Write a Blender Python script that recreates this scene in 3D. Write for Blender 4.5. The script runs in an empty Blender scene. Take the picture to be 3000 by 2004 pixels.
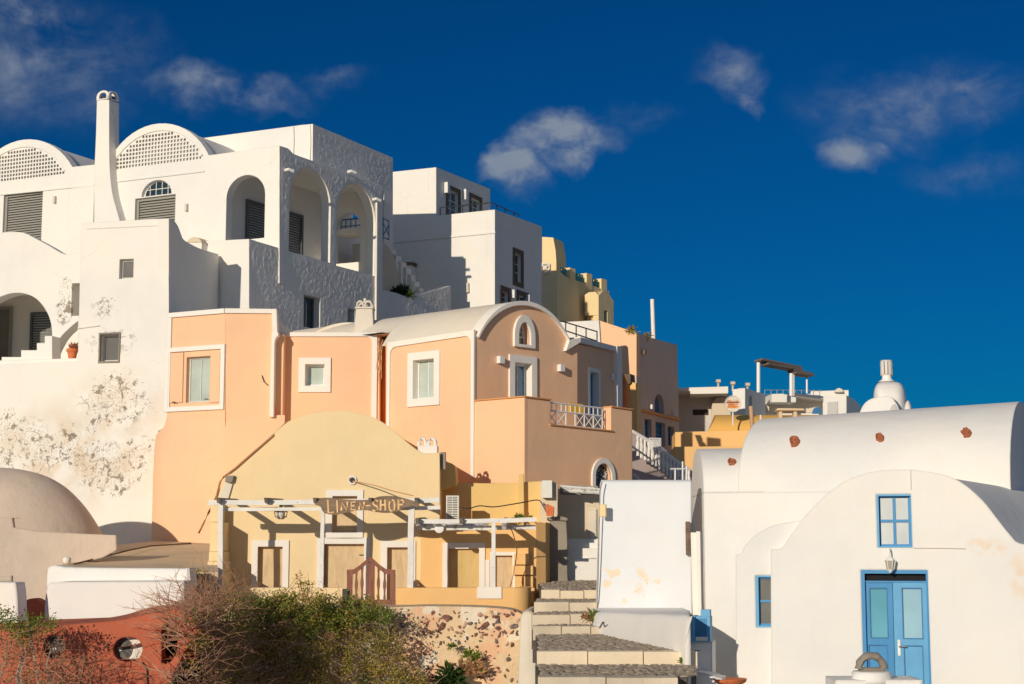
import bpy, bmesh, math, random
from mathutils import Vector, Matrix, geometry
from mathutils import noise as mnoise
from math import radians, sin, cos, tan, pi, atan, atan2, sqrt
random.seed(11)
scene = bpy.context.scene
C = scene.collection

# ------------------------------------------------------------------ camera
FPX, CX, CY = 4700.0, 1500.0, 1002.0
PITCH = atan(0.127)
CZ = 6.0
CAM = Vector((0, 0, CZ))
_f = Vector((0, cos(PITCH), sin(PITCH))); _u = Vector((0, -sin(PITCH), cos(PITCH)))
def ray(u, v):
    return Vector((1, 0, 0)) * ((u - CX) / FPX) + _f + _u * ((CY - v) / FPX)
def P(u, v, Y):
    d = ray(u, v); return CAM + d * (Y / d.y)
cd = bpy.data.cameras.new('camera'); cam = bpy.data.objects.new('camera', cd); C.objects.link(cam)
cam.location = CAM; cam.rotation_euler = (pi / 2 + PITCH, 0, 0)
cd.sensor_fit = 'HORIZONTAL'; cd.sensor_width = 36; cd.lens = 36 * FPX / 3000
cd.clip_start = 0.5; cd.clip_end = 5000
scene.camera = cam

# ------------------------------------------------------------------ light
SUN_A, SUN_E = radians(27), radians(14.5)
SDIR = Vector((-sin(SUN_A) * cos(SUN_E), -cos(SUN_A) * cos(SUN_E), sin(SUN_E)))
ld = bpy.data.lights.new('sun', 'SUN'); lo = bpy.data.objects.new('sun', ld); C.objects.link(lo)
ld.energy = 3.45; ld.angle = radians(0.5); ld.color = (1.0, 0.875, 0.70)
lo.rotation_euler = (-SDIR).to_track_quat('-Z', 'Y').to_euler()

world = bpy.data.worlds.new('World'); scene.world = world; world.use_nodes = True
class NB:
    """small node-building helper"""
    def __init__(s, nt): s.nt = nt
    def new(s, t, **kw):
        n = s.nt.nodes.new(t)
        for k, v in kw.items(): setattr(n, k, v)
        return n
    def put(s, sock, val):
        if val is None: return
        if hasattr(val, 'is_output') or hasattr(val, 'links'): s.nt.links.new(val, sock)
        else:
            if isinstance(val, (tuple, list)) and sock.type == 'RGBA' and len(val) == 3: val = (*val, 1)
            sock.default_value = val
    def math(s, op, a, b=None, c=None, clamp=False):
        n = s.new('ShaderNodeMath', operation=op, use_clamp=clamp)
        for i, x in enumerate((a, b, c)): s.put(n.inputs[i], x)
        return n.outputs[0]
    def vm(s, op, a, b=None, out=0):
        n = s.new('ShaderNodeVectorMath', operation=op)
        s.put(n.inputs[0], a)
        if b is not None:
            if op == 'SCALE': s.put(n.inputs['Scale'], b)
            else: s.put(n.inputs[1], b)
        return n.outputs[1] if op in ('DOT_PRODUCT', 'LENGTH', 'DISTANCE') else n.outputs[0]
    def noise(s, vec, scale, detail=4, rough=0.55, dist=0.0):
        n = s.new('ShaderNodeTexNoise')
        s.put(n.inputs['Vector'], vec); n.inputs['Scale'].default_value = scale
        n.inputs['Detail'].default_value = detail; n.inputs['Roughness'].default_value = rough
        n.inputs['Distortion'].default_value = dist
        return n.outputs['Fac']
    def new_noise_color(s, vec, scale):
        n = s.new('ShaderNodeTexNoise'); s.put(n.inputs['Vector'], vec); n.inputs['Scale'].default_value = scale; n.inputs['Detail'].default_value = 4
        return n.outputs['Color']
    def voro(s, vec, scale, feature='F1', rnd=1.0):
        n = s.new('ShaderNodeTexVoronoi', feature=feature)
        s.put(n.inputs['Vector'], vec); n.inputs['Scale'].default_value = scale
        n.inputs['Randomness'].default_value = rnd
        return n.outputs['Distance']
    def ramp(s, f, a, b, smooth=True):
        n = s.new('ShaderNodeMapRange', interpolation_type='SMOOTHSTEP' if smooth else 'LINEAR')
        s.put(n.inputs[0], f); n.inputs[1].default_value = a; n.inputs[2].default_value = b
        return n.outputs[0]
    def mix(s, f, a, b, mode='MIX'):
        n = s.new('ShaderNodeMix', data_type='RGBA', blend_type=mode)
        s.put(n.inputs[0], f); s.put(n.inputs[6], a); s.put(n.inputs[7], b)
        return n.outputs[2]
    def scalev(s, vec, sc):
        return s.vm('MULTIPLY', vec, sc)

nt = world.node_tree; nt.nodes.clear(); W = NB(nt)
sky = W.new('ShaderNodeTexSky'); sky.sky_type = 'NISHITA'; sky.sun_disc = False
sky.sun_elevation = SUN_E; sky.sun_rotation = radians(180) + SUN_A
sky.altitude = 200; sky.air_density = 1.0; sky.dust_density = 0.3; sky.ozone_density = 4.0
tc = W.new('ShaderNodeTexCoord'); D = tc.outputs['Generated']
GAM = 1.15; SKY_TINT = (0.003, 0.185, 0.335)      # deep polarised blue, the same in every direction
gm = W.new('ShaderNodeGamma'); W.put(gm.inputs[0], sky.outputs[0]); gm.inputs[1].default_value = GAM
tinted = W.mix(1.0, gm.outputs[0], SKY_TINT, 'MULTIPLY')
nz = W.noise(W.scalev(D, (1.0, 1.0, 1.7)), 17.0, 9, 0.60, 0.5)
nz2 = W.noise(W.scalev(D, (1.0, 1.0, 1.4)), 60.0, 7, 0.62, 0.3)
def warp(vec, scale, amt):
    n = W.new('ShaderNodeTexNoise'); W.put(n.inputs['Vector'], vec); n.inputs['Scale'].default_value = scale; n.inputs['Detail'].default_value = 5
    return W.vm('ADD', vec, W.vm('SCALE', W.vm('SUBTRACT', n.outputs['Color'], (.5, .5, .5)), amt))
DW = warp(warp(D, 14.0, .055), 50.0, .022)
mask = None
for (u, v, a, b, k) in [(80, 60, 200, 110, .50), (60, 190, 520, 260, .34), (200, 300, 330, 120, .22), (370, 85, 70, 60, .18), (650, 265, 280, 85, .50), (960, 228, 130, 50, .28),
                        (1650, 405, 190, 90, .90), (1510, 490, 105, 100, .90), (1880, 370, 190, 55, .16), (2160, 215, 130, 120, .42), (2190, 285, 70, 50, .42),
                        (2640, 300, 330, 150, .34), (2480, 490, 110, 85, .62), (2860, 310, 180, 120, .34), (2560, 400, 200, 110, .24), (2820, 530, 260, 90, .20)]:
    c = ray(u, v).normalized()
    e1 = Vector((1, 0, 0)) * (FPX / a); e2 = _u * (FPX / b)
    d = W.vm('SUBTRACT', DW, tuple(c))
    x = W.vm('DOT_PRODUCT', d, tuple(e1)); y = W.vm('DOT_PRODUCT', d, tuple(e2))
    rr = W.math('SQRT', W.math('ADD', W.math('MULTIPLY', x, x), W.math('MULTIPLY', y, y)))
    m = W.math('MULTIPLY', W.math('SUBTRACT', 1.0, rr, clamp=True), k * 1.95)
    mask = m if mask is None else W.math('MAXIMUM', mask, m)
# denser cloud cover added out of view, behind and above, to fill the shade
back = W.ramp(W.vm('DOT_PRODUCT', D, (0, 1, 0)), 0.80, 0.45)
fill_cloud = W.math('MULTIPLY', W.ramp(W.noise(D, 2.6, 4), 0.34, 0.58), 1.1)
mask = W.math('MAXIMUM', mask, W.math('MULTIPLY', fill_cloud, back))
nn = W.math('ADD', W.math('MULTIPLY', W.math('SUBTRACT', nz, 0.5), 2.1), W.math('MULTIPLY', W.math('SUBTRACT', nz2, 0.5), 1.0))
dens = W.math('MULTIPLY', mask, W.math('ADD', 1.0, W.math('MULTIPLY', nn, 1.7)))
dens = W.math('MULTIPLY', W.ramp(dens, 0.0, 1.5), W.math('ADD', 0.75, W.math('MULTIPLY', nz2, 0.3)))
CLOUD = (2.3, 2.75, 3.5)
cl = W.mix(dens, tinted, CLOUD)
bg = W.new('ShaderNodeBackground'); W.put(bg.inputs[0], cl); bg.inputs[1].default_value = 0.10
wo = W.new('ShaderNodeOutputWorld'); nt.links.new(bg.outputs[0], wo.inputs[0])

vs = scene.view_settings
vs.view_transform = 'Standard'; vs.look = 'None'; vs.exposure = 0.0; vs.gamma = 1.0; vs.use_curve_mapping = False
scene.cycles.use_denoising = True
scene.cycles.max_bounces = 8; scene.cycles.diffuse_bounces = 6
scene.cycles.sample_clamp_indirect = 8

# ------------------------------------------------------------------ materials
MATS = {}
def base_mat(name):
    m = bpy.data.materials.new(name); m.use_nodes = True; m.node_tree.nodes.clear()
    n = NB(m.node_tree)
    b = n.new('ShaderNodeBsdfPrincipled'); o = n.new('ShaderNodeOutputMaterial')
    m.node_tree.links.new(b.outputs[0], o.inputs[0])
    MATS[name] = m
    return m, n, b
def plaster(name, col, var=.05, bump=.35, dirt=.12, dirtcol=(.30, .26, .21), streak=.10, rough=.92, bevel=.035, cast=0, crack=.14, extra=None, warm=(1.02, .98, .92)):
    """lime plaster: uneven brush coat, trowel undulation, faint run-off streaks, softened edges"""
    m, n, b = base_mat(name)
    g = n.new('ShaderNodeNewGeometry'); pos = g.outputs['Position']
    big = n.noise(pos, .35, 3); mid = n.noise(pos, 1.7, 6, .6); fine = n.noise(pos, 22, 5, .65)
    c1 = tuple(x * (1 - var) for x in col); c2 = tuple(min(1, x * (1 + var) * w) for x, w in zip(col, warm))
    col_s = n.mix(n.ramp(big, .3, .7), c1, c2)
    col_s = n.mix(n.math('MULTIPLY', n.ramp(mid, .35, .75), .5), col_s, tuple(min(1, x * (1 + var * .7)) for x in col))
    if streak:
        sv = n.scalev(pos, (7, 7, .45)); st = n.noise(sv, 1.0, 5, .6)
        sm_ = n.math('MULTIPLY', n.ramp(st, .56, .80), n.ramp(n.noise(pos, .6, 2), .42, .66))
        col_s = n.mix(n.math('MULTIPLY', sm_, streak), col_s, dirtcol)
    if dirt:
        dm = n.math('MULTIPLY', n.ramp(n.noise(pos, 5.5, 9, .7), .60, .78), n.ramp(n.noise(pos, .8, 3), .46, .68))
        col_s = n.mix(n.math('MULTIPLY', dm, dirt), col_s, dirtcol)
    if crack:
        wv = n.vm('ADD', pos, n.vm('SCALE', n.new_noise_color(pos, 1.5), .5))
        ce = n.math('SUBTRACT', 1.0, n.ramp(n.voro(wv, .55, 'DISTANCE_TO_EDGE'), .0, .010))
        ce = n.math('MULTIPLY', ce, n.ramp(n.noise(pos, .7, 2), .50, .62))
        col_s = n.mix(n.math('MULTIPLY', ce, crack), col_s, dirtcol)
    if extra: col_s = extra(n, pos, col_s)
    n.put(b.inputs['Base Color'], col_s)
    b.inputs['Roughness'].default_value = rough; b.inputs['Specular IOR Level'].default_value = .2
    h = n.math('ADD', n.math('MULTIPLY', n.noise(pos, 2.2, 3, .5), .042), n.math('MULTIPLY', n.noise(n.scalev(pos, (1, 1, .7)), 9, 5, .6), .012))
    h = n.math('ADD', h, n.math('MULTIPLY', fine, .003))
    if cast:
        cv = n.scalev(pos, (1, 1, .42))
        cst = n.ramp(n.noise(cv, 9.0, 5, .60, 1.2), .40, .72)
        cst = n.math('MULTIPLY', cst, n.ramp(n.noise(pos, .55, 2), .20, .55))
        h = n.math('ADD', h, n.math('MULTIPLY', cst, .16 * cast))
    bp = n.new('ShaderNodeBump'); bp.inputs['Strength'].default_value = bump; bp.inputs['Distance'].default_value = 1.0
    n.put(bp.inputs['Height'], h)
    if bevel:
        bv = n.new('ShaderNodeBevel', samples=3); bv.inputs['Radius'].default_value = bevel
        n.put(bp.inputs['Normal'], bv.outputs[0])
    n.put(b.inputs['Normal'], bp.outputs[0])
    return m
def plain(name, col, rough=.6, var=.08, metal=0, scale=9, bump=0, spec=.4, stretch=(1, 1, 1)):
    m, n, b = base_mat(name)
    g = n.new('ShaderNodeNewGeometry'); pos = n.scalev(g.outputs['Position'], stretch)
    f = n.noise(pos, scale, 5, .6)
    n.put(b.inputs['Base Color'], n.mix(n.ramp(f, .3, .7), tuple(x * (1 - var) for x in col), tuple(min(1, x * (1 + var)) for x in col)))
    b.inputs['Roughness'].default_value = rough; b.inputs['Metallic'].default_value = metal; b.inputs['Specular IOR Level'].default_value = spec
    if bump:
        bp = n.new('ShaderNodeBump'); bp.inputs['Strength'].default_value = 1; bp.inputs['Distance'].default_value = bump
        n.put(bp.inputs['Height'], f); n.put(b.inputs['Normal'], bp.outputs[0])
    return m
def wood(name, col, dark, axis=(1.5, 1.5, 14), rough=.75):
    m, n, b = base_mat(name)
    g = n.new('ShaderNodeNewGeometry'); pos = n.scalev(g.outputs['Position'], axis)
    f = n.noise(pos, 1.6, 7, .65, .6); w = n.noise(g.outputs['Position'], 3, 3)
    c = n.mix(n.ramp(f, .35, .72), col, dark); c = n.mix(n.math('MULTIPLY', n.ramp(w, .5, .8), .35), c, dark)
    n.put(b.inputs['Base Color'], c); b.inputs['Roughness'].default_value = rough; b.inputs['Specular IOR Level'].default_value = .25
    bp = n.new('ShaderNodeBump'); bp.inputs['Strength'].default_value = .6; bp.inputs['Distance'].default_value = .006
    n.put(bp.inputs['Height'], f); n.put(b.inputs['Normal'], bp.outputs[0])
    return m
def peeling(name, col, under, amount=.55):
    m, n, b = base_mat(name)
    g = n.new('ShaderNodeNewGeometry'); pos = g.outputs['Position']
    f = n.noise(n.scalev(pos, (1, 1, 1.6)), 9, 8, .66); k = n.ramp(f, amount, amount + .05)
    n.put(b.inputs['Base Color'], n.mix(k, n.mix(n.ramp(n.noise(pos, 3, 4), .3, .7), col, tuple(x * .88 for x in col)), under))
    b.inputs['Roughness'].default_value = .8; b.inputs['Specular IOR Level'].default_value = .25
    bp = n.new('ShaderNodeBump'); bp.inputs['Strength'].default_value = .6; bp.inputs['Distance'].default_value = .006
    n.put(bp.inputs['Height'], n.math('SUBTRACT', n.math('MULTIPLY', f, .5), k)); n.put(b.inputs['Normal'], bp.outputs[0])
    return m
def glass(name, col, rough=.06, spec=.6):
    m, n, b = base_mat(name)
    g = n.new('ShaderNodeNewGeometry')
    f = n.noise(g.outputs['Position'], 1.3, 2)
    n.put(b.inputs['Base Color'], n.mix(n.ramp(f, .3, .7), tuple(x * .8 for x in col), col))
    b.inputs['Roughness'].default_value = rough; b.inputs['Specular IOR Level'].default_value = spec
    bp = n.new('ShaderNodeBump'); bp.inputs['Strength'].default_value = .15; bp.inputs['Distance'].default_value = .02
    n.put(bp.inputs['Height'], f); n.put(b.inputs['Normal'], bp.outputs[0])
    return m

def blobs(n, pos, lst):
    """union of soft ellipsoids at world points: where a stain sits on its wall"""
    out = None
    for c, rx, rz, k in lst:
        d = n.vm('MULTIPLY', n.vm('SUBTRACT', pos, tuple(c)), (1 / rx, 1 / rx, 1 / rz))
        m = n.math('MULTIPLY', n.math('SUBTRACT', 1.0, n.vm('LENGTH', d), clamp=True), k)
        out = m if out is None else n.math('MAXIMUM', out, m)
    return out

# ------------------------------------------------------------------ geometry helpers
class MB:
    def __init__(s): s.v = []; s.f = []
    def add(s, vs, fs):
        o = len(s.v); s.v.extend(Vector(x) for x in vs); s.f.extend([tuple(i + o for i in f) for f in fs]); return s
    def quad(s, a, b, c, d): return s.add((a, b, c, d), ((0, 1, 2, 3),))
    def hexa(s, p):   # 8 points: bottom ring 0-3, top ring 4-7
        return s.add(p, ((3, 2, 1, 0), (4, 5, 6, 7), (0, 1, 5, 4), (1, 2, 6, 5), (2, 3, 7, 6), (3, 0, 4, 7)))
    def box(s, pl, s0, s1, t0, t1, d0, d1):
        return s.hexa([pl.w(s0, t0, d1), pl.w(s1, t0, d1), pl.w(s1, t0, d0), pl.w(s0, t0, d0),
                       pl.w(s0, t1, d1), pl.w(s1, t1, d1), pl.w(s1, t1, d0), pl.w(s0, t1, d0)])
    def wbox(s, a, b):
        (x0, y0, z0), (x1, y1, z1) = a, b
        return s.hexa([(x0, y0, z0), (x1, y0, z0), (x1, y1, z0), (x0, y1, z0), (x0, y0, z1), (x1, y0, z1), (x1, y1, z1), (x0, y1, z1)])
    def loft(s, rings, cap=True, closed=True):
        k = len(rings[0]); o = len(s.v)
        for r in rings: s.v.extend(Vector(x) for x in r)
        for j in range(len(rings) - 1):
            for i in range(k if closed else k - 1):
                a = o + j * k + i; b = o + j * k + (i + 1) % k
                s.f.append((a, b, b + k, a + k))
        if cap:
            s.f.append(tuple(o + i for i in range(k))[::-1]); s.f.append(tuple(o + (len(rings) - 1) * k + i for i in range(k)))
        return s
    def tube(s, pts, r, n=6, r1=None, cap=True):
        pts = [Vector(p) for p in pts]; rings = []
        for i, p in enumerate(pts):
            d = (pts[min(i + 1, len(pts) - 1)] - pts[max(i - 1, 0)]).normalized()
            a = d.orthogonal() if abs(d.z) > .9 else d.cross(Vector((0, 0, 1)))
            a.normalize(); b = d.cross(a)
            k = i / max(1, len(pts) - 1); rr = r if r1 is None else r + (r1 - r) * k
            rings.append([p + (a * cos(2 * pi * q / n) + b * sin(2 * pi * q / n)) * rr for q in range(n)])
        return s.loft(rings, cap)
    def slab(s, pl, outline, holes=(), d0=0.0, d1=-.35):
        loops = [outline] + list(holes)
        flat = [p for l in loops for p in l]
        tris = geometry.tessellate_polygon([[Vector((p[0], p[1], 0)) for p in l] for l in loops])
        s.add([pl.w(p[0], p[1], d0) for p in flat], tris)
        s.add([pl.w(p[0], p[1], d1) for p in flat], [t[::-1] for t in tris])
        for l in loops:
            k = len(l)
            s.add([pl.w(p[0], p[1], d0) for p in l] + [pl.w(p[0], p[1], d1) for p in l],
                  [(i, (i + 1) % k, (i + 1) % k + k, i + k) for i in range(k)])
        return s
    def build(s, name, mat, parent=None, smooth=40, fix=True):
        me = bpy.data.meshes.new(name)
        me.from_pydata([tuple(v) for v in s.v], [], s.f); me.update()
        if fix:
            bm = bmesh.new(); bm.from_mesh(me)
            bmesh.ops.remove_doubles(bm, verts=bm.verts, dist=.0004)
            bmesh.ops.recalc_face_normals(bm, faces=bm.faces)
            bm.to_mesh(me); bm.free()
        if smooth:
            me.shade_smooth(); me.set_sharp_from_angle(angle=radians(smooth))
        me.materials.append(MATS[mat] if isinstance(mat, str) else mat)
        o = bpy.data.objects.new(name, me); C.objects.link(o)
        if parent is not None:
            o.parent = parent
            if parent.type == 'EMPTY': o.location = -parent.location
        return o
class Pl:
    """vertical wall plane; r = degrees it is turned from facing the camera (positive: faces left)"""
    def __init__(s, p, r):
        a = radians(r); s.r = r
        s.O = Vector((p[0], p[1], 0)); s.U = Vector((cos(a), -sin(a), 0)); s.N = Vector((-sin(a), -cos(a), 0))
    def at(s, u, v):
        d = ray(u, v); k = (s.O - CAM).dot(s.N) / d.dot(s.N); return CAM + d * k
    def st(s, u, v):
        p = s.at(u, v); return ((p - s.O).dot(s.U), p.z)
    def w(s, a, t, d=0.0): return s.O + s.U * a + s.N * d + Vector((0, 0, t))
    def off(s, d): return Pl(s.O + s.N * d, s.r)
    def turn(s, u, v, r): return Pl(s.at(u, v), r)
    def poly(s, px): return [s.st(*p) for p in px]
    def rect(s, u0, v0, u1, v1):
        um, vm_ = (u0 + u1) / 2, (v0 + v1) / 2
        return s.st(u0, vm_)[0], s.st(u1, vm_)[0], s.st(um, v1)[1], s.st(um, v0)[1]   # s0 s1 t0 t1
def R4(r): s0, s1, t0, t1 = r; return [(s0, t0), (s1, t0), (s1, t1), (s0, t1)]
def grow(r, a, b=None, c=None, d=None):
    b = a if b is None else b; c = a if c is None else c; d = b if d is None else d
    return (r[0] - a, r[1] + c, r[2] - b, r[3] + d)
def archpts(s0, s1, t0, ts, tt, n=14):
    m, h = (s0 + s1) / 2, (s1 - s0) / 2
    return [(s0, t0), (s1, t0)] + [(m + h * cos(pi * i / n), ts + (tt - ts) * sin(pi * i / n)) for i in range(n + 1)]
def seg(a, b, h, n=18):
    """circular segment from a to b, rising h (left to right)"""
    c = sqrt((b[0] - a[0]) ** 2 + (b[1] - a[1]) ** 2) / 2; h = min(h, c * .999)
    R = (c * c + h * h) / (2 * h); ang = math.asin(min(1, c / R)); out = []
    for i in range(n + 1):
        th = -ang + 2 * ang * i / n; k = (1 + sin(th) * R / c) / 2
        out.append((a[0] + (b[0] - a[0]) * k, a[1] + (b[1] - a[1]) * k + R * cos(th) - (R - h)))
    return out
def sm(pts, n=6):
    """Catmull-Rom through the points"""
    out = []
    for i in range(len(pts) - 1):
        p0 = pts[max(i - 1, 0)]; p1 = pts[i]; p2 = pts[i + 1]; p3 = pts[min(i + 2, len(pts) - 1)]
        for j in range(n):
            t = j / n
            out.append(tuple(.5 * ((2 * b) + (c - a) * t + (2 * a - 5 * b + 4 * c - d) * t * t + (3 * b - a - 3 * c + d) * t ** 3) for a, b, c, d in zip(p0, p1, p2, p3)))
    out.append(tuple(pts[-1])); return out
def wob(pts, amp=.018, step=.35, seed=0):
    """uneven hand-plastered edge: resample a closed outline and shift it a little"""
    out = []; k = len(pts)
    for i in range(k):
        a, b = pts[i], pts[(i + 1) % k]; L = sqrt((b[0] - a[0]) ** 2 + (b[1] - a[1]) ** 2); m = max(1, int(L / step))
        for j in range(m):
            t = j / m; x = a[0] + (b[0] - a[0]) * t; y = a[1] + (b[1] - a[1]) * t
            if j:
                nx, ny = -(b[1] - a[1]) / L, (b[0] - a[0]) / L
                d = amp * (mnoise.noise((x * 1.3 + seed, y * 1.3, seed * 3.1)) + .5 * mnoise.noise((x * 4 + seed, y * 4, 7.7)))
                x += nx * d; y += ny * d
            out.append((x, y))
    return out
def thing(name, label, cat, loc, group=None):
    o = bpy.data.objects.new(name, None); C.objects.link(o); o.location = Vector(loc); o.empty_display_size = .3
    o['label'] = label; o['category'] = cat
    if group: o['group'] = group
    return o
def tag(o, label, cat, group=None):
    o['label'] = label; o['category'] = cat
    if group: o['group'] = group
    return o
def kind(o, k): o['kind'] = k; return o
def prism_xy(pts, z0, z1):
    m = MB(); return m.loft([[(p[0], p[1], z0) for p in pts], [(p[0], p[1], z1) for p in pts]])
def ring(pl, outer, inner, d0, d1):
    return MB().slab(pl, outer, [inner], d0, d1)
def strip(pl, a, b, d0, d1):
    """band between two open paths"""
    return MB().slab(pl, list(a) + list(b)[::-1], (), d0, d1)

def window(parent, pl, r, dep=.16, fw=.055, cols=2, rows=1, fm='frame_grey', gm='pane_pale', name='window', fd=.05, pd=.03, bar=.03, sill=None):
    """sash window set dep behind the wall face: frame mesh with each pane a child"""
    s0, s1, t0, t1 = r; f = MB()
    f.box(pl, s0, s0 + fw, t0, t1, -dep - fd, -dep); f.box(pl, s1 - fw, s1, t0, t1, -dep - fd, -dep)
    f.box(pl, s0 + fw, s1 - fw, t1 - fw, t1, -dep - fd, -dep); f.box(pl, s0 + fw, s1 - fw, t0, t0 + fw, -dep - fd, -dep)
    iw = (s1 - s0 - 2 * fw); ih = (t1 - t0 - 2 * fw)
    for i in range(1, cols): x = s0 + fw + iw * i / cols; f.box(pl, x - bar / 2, x + bar / 2, t0 + fw, t1 - fw, -dep - fd, -dep - .004)
    for j in range(1, rows):
        y = t0 + fw + ih * j / rows
        for i in range(cols):
            x0 = s0 + fw + iw * i / cols + (bar / 2 if i else 0); x1 = s0 + fw + iw * (i + 1) / cols - (bar / 2 if i < cols - 1 else 0)
            f.box(pl, x0, x1, y - bar / 2, y + bar / 2, -dep - fd, -dep - .006)
    o = f.build(name, fm, parent, smooth=0)
    for i in range(cols):
        for j in range(rows):
            x0 = s0 + fw + iw * i / cols; x1 = x0 + iw / cols; y0 = t0 + fw + ih * j / rows; y1 = y0 + ih / rows
            MB().box(pl, x0, x1, y0, y1, -dep - pd - .012, -dep - pd).build('pane', gm, o, smooth=0)
    return o
def surround(parent, pl, r, w, proud=.05, back=-.02, mat='trim', inner=True, name='window_surround', depth=None):
    """plastered border round an opening, standing proud of the wall"""
    o = R4(grow(r, w)); return ring(pl, o, R4(grow(r, -.014)), proud, back).build(name, mat, parent, smooth=0)
def shutter(parent, pl, r, dep=.12, fw=.07, pitch=.085, fm='shutter', sm_='shutter', leaves=1, name='shutter'):
    s0, s1, t0, t1 = r; f = MB()
    f.box(pl, s0, s0 + fw, t0, t1, -dep - .08, -dep + .05); f.box(pl, s1 - fw, s1, t0, t1, -dep - .08, -dep + .05)
    f.box(pl, s0 + fw, s1 - fw, t1 - fw, t1, -dep - .08, -dep + .05)
    for q in range(1, leaves):
        x = s0 + (s1 - s0) * q / leaves; f.box(pl, x - fw * .6, x + fw * .6, t0, t1 - fw, -dep - .08, -dep + .02)
    f.box(pl, s0 + .01, s1 - .01, t0, t1 - .01, -dep - .11, -dep - .09)
    o = f.build(name, fm, parent, smooth=0)
    z = t1 - fw - pitch
    while z > t0:
        m = MB()
        m.hexa([pl.w(s0 + fw, z, -dep + .012), pl.w(s1 - fw, z, -dep + .012), pl.w(s1 - fw, z + .012, -dep - .05), pl.w(s0 + fw, z + .012, -dep - .05),
                pl.w(s0 + fw, z + pitch * .55, -dep + .004), pl.w(s1 - fw, z + pitch * .55, -dep + .004), pl.w(s1 - fw, z + pitch * .9, -dep - .05), pl.w(s0 + fw, z + pitch * .9, -dep - .05)])
        m.build('slat', sm_, o, smooth=0, fix=False); z -= pitch
    return o
def wall_lamp(parent, pl, u, v, w=.11, h=.26, d=.10, mat='white_metal', name='wall_lamp'):
    s, t = pl.st(u, v); m = MB().box(pl, s - w / 2, s + w / 2, t - h / 2, t + h / 2, .012, d)
    m.box(pl, s - w * .3, s + w * .3, t - h * .3, t + h * .3, 0, .012)
    return m.build(name, mat, parent, smooth=0)

# ------------------------------------------------------------------ palette
WHITE = (.80, .785, .75)
plaster('white_plaster', WHITE)
plaster('white_plaster_coat', WHITE, bump=.3, streak=.06, bevel=0)
plaster('white_plaster_far', WHITE, dirt=.04, streak=.04, bump=.2)
plaster('white_smooth', (.82, .815, .80), crack=0, dirt=.03, streak=.03, bump=.28, bevel=.09)
plaster('trim', (.83, .80, .75), dirt=.15, streak=.05, bump=.2, bevel=.02)
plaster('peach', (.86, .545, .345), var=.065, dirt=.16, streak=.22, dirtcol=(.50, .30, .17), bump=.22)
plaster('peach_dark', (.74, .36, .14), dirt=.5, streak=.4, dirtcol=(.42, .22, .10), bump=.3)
plaster('sand_yellow', (.82, .65, .39), dirt=.35, streak=.30, dirtcol=(.50, .38, .22), bump=.35)
plaster('ochre_yellow', (.84, .53, .23), dirt=.25, streak=.25, dirtcol=(.52, .36, .18), bump=.3)
plaster('old_yellow', (.74, .53, .22), dirt=.7, streak=.7, dirtcol=(.42, .28, .13), bump=.4)
plaster('back_yellow', (.84, .66, .37), dirt=.2, streak=.3, dirtcol=(.4, .3, .18))
plaster('deep_yellow', (.78, .46, .13), dirt=.2, streak=.2, dirtcol=(.5, .3, .12))
plaster('cream_vault', (.72, .66, .57), dirt=.2, streak=.1, bump=.4)
plaster('beige', (.66, .57, .44), dirt=.4, streak=.4)
plaster('cement_tan', (.64, .535, .445), var=.12, dirt=.5, streak=.5, dirtcol=(.38, .29, .23), bump=.6, bevel=.06)
plaster('red_plaster', (.46, .125, .07), var=.18, dirt=.8, streak=.4, dirtcol=(.27, .06, .035), bump=.8, bevel=.05)
plaster('concrete', (.62, .49, .34), var=.16, dirt=.8, streak=.1, dirtcol=(.17, .13, .09), bump=.6)
def rubble_tint(n, pos, col):
    col = n.mix(n.math('MULTIPLY', n.ramp(n.noise(pos, 1.6, 5, .6), .50, .62), .8), col, (.76, .44, .27))
    col = n.mix(n.math('MULTIPLY', n.ramp(n.noise(pos, 2.3, 6, .6), .54, .60), .9), col, (.76, .68, .54))
    return n.mix(n.ramp(n.noise(pos, 11, 6, .7), .62, .70), col, (.20, .11, .075))
plaster('peach_shade_tone', (.60, .49, .42), dirt=.4, streak=.6, dirtcol=(.40, .31, .26))  # peach of the tall house's shaded side, its shade greyed into the colour
plaster('grey_cement', (.70, .64, .55), var=.14, dirt=.8, streak=.5, dirtcol=(.20, .17, .14), bump=.6, bevel=.06)
plaster('old_stone', (.26, .235, .20), var=.3, dirt=1.0, streak=.6, dirtcol=(.08, .075, .06), bump=1.0)
plaster('step_stone', (.66, .57, .44), var=.24, dirt=1.0, streak=.5, dirtcol=(.26, .20, .14), bump=.5, bevel=.02)
plaster('mortar', (.70, .53, .34), var=.2, extra=rubble_tint, dirt=.8, streak=.2, dirtcol=(.36, .22, .13), bump=1.2)
plain('frame_grey', (.62, .60, .57), .5)
plain('frame_white', (.78, .77, .75), .45)
plain('shutter', (.30, .29, .255), .55, var=.04)
plain('shutter_dark', (.10, .11, .115), .5)
plain('white_metal', (.78, .77, .74), .4, var=.03)
plain('dark_metal', (.035, .035, .04), .45)
plain('fan_guard', (.30, .30, .28), .6)
plain('steel', (.55, .55, .54), .35, metal=.7)
plain('brown_stone', (.16, .105, .07), .85, var=.3, bump=.02)
plain('terracotta', (.62, .17, .06), .8, var=.15)
plain('rust_clay', (.40, .13, .06), .9, var=.35, scale=30, bump=.03)
plain('blue_paint', (.03, .235, .50), .42, var=.06, scale=4, stretch=(2, 2, .5))
plain('blue_light', (.10, .35, .60), .45, var=.06, scale=4)
plain('blue_deep', (.03, .17, .36), .5, var=.15)
plain('turquoise', (.05, .30, .34), .5)
plain('black_gap', (.012, .012, .014), .9, var=.2)
plain('inner_dark', (.05, .045, .04), .95)
plain('ac_white', (.70, .70, .64), .5, var=.04)
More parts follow.
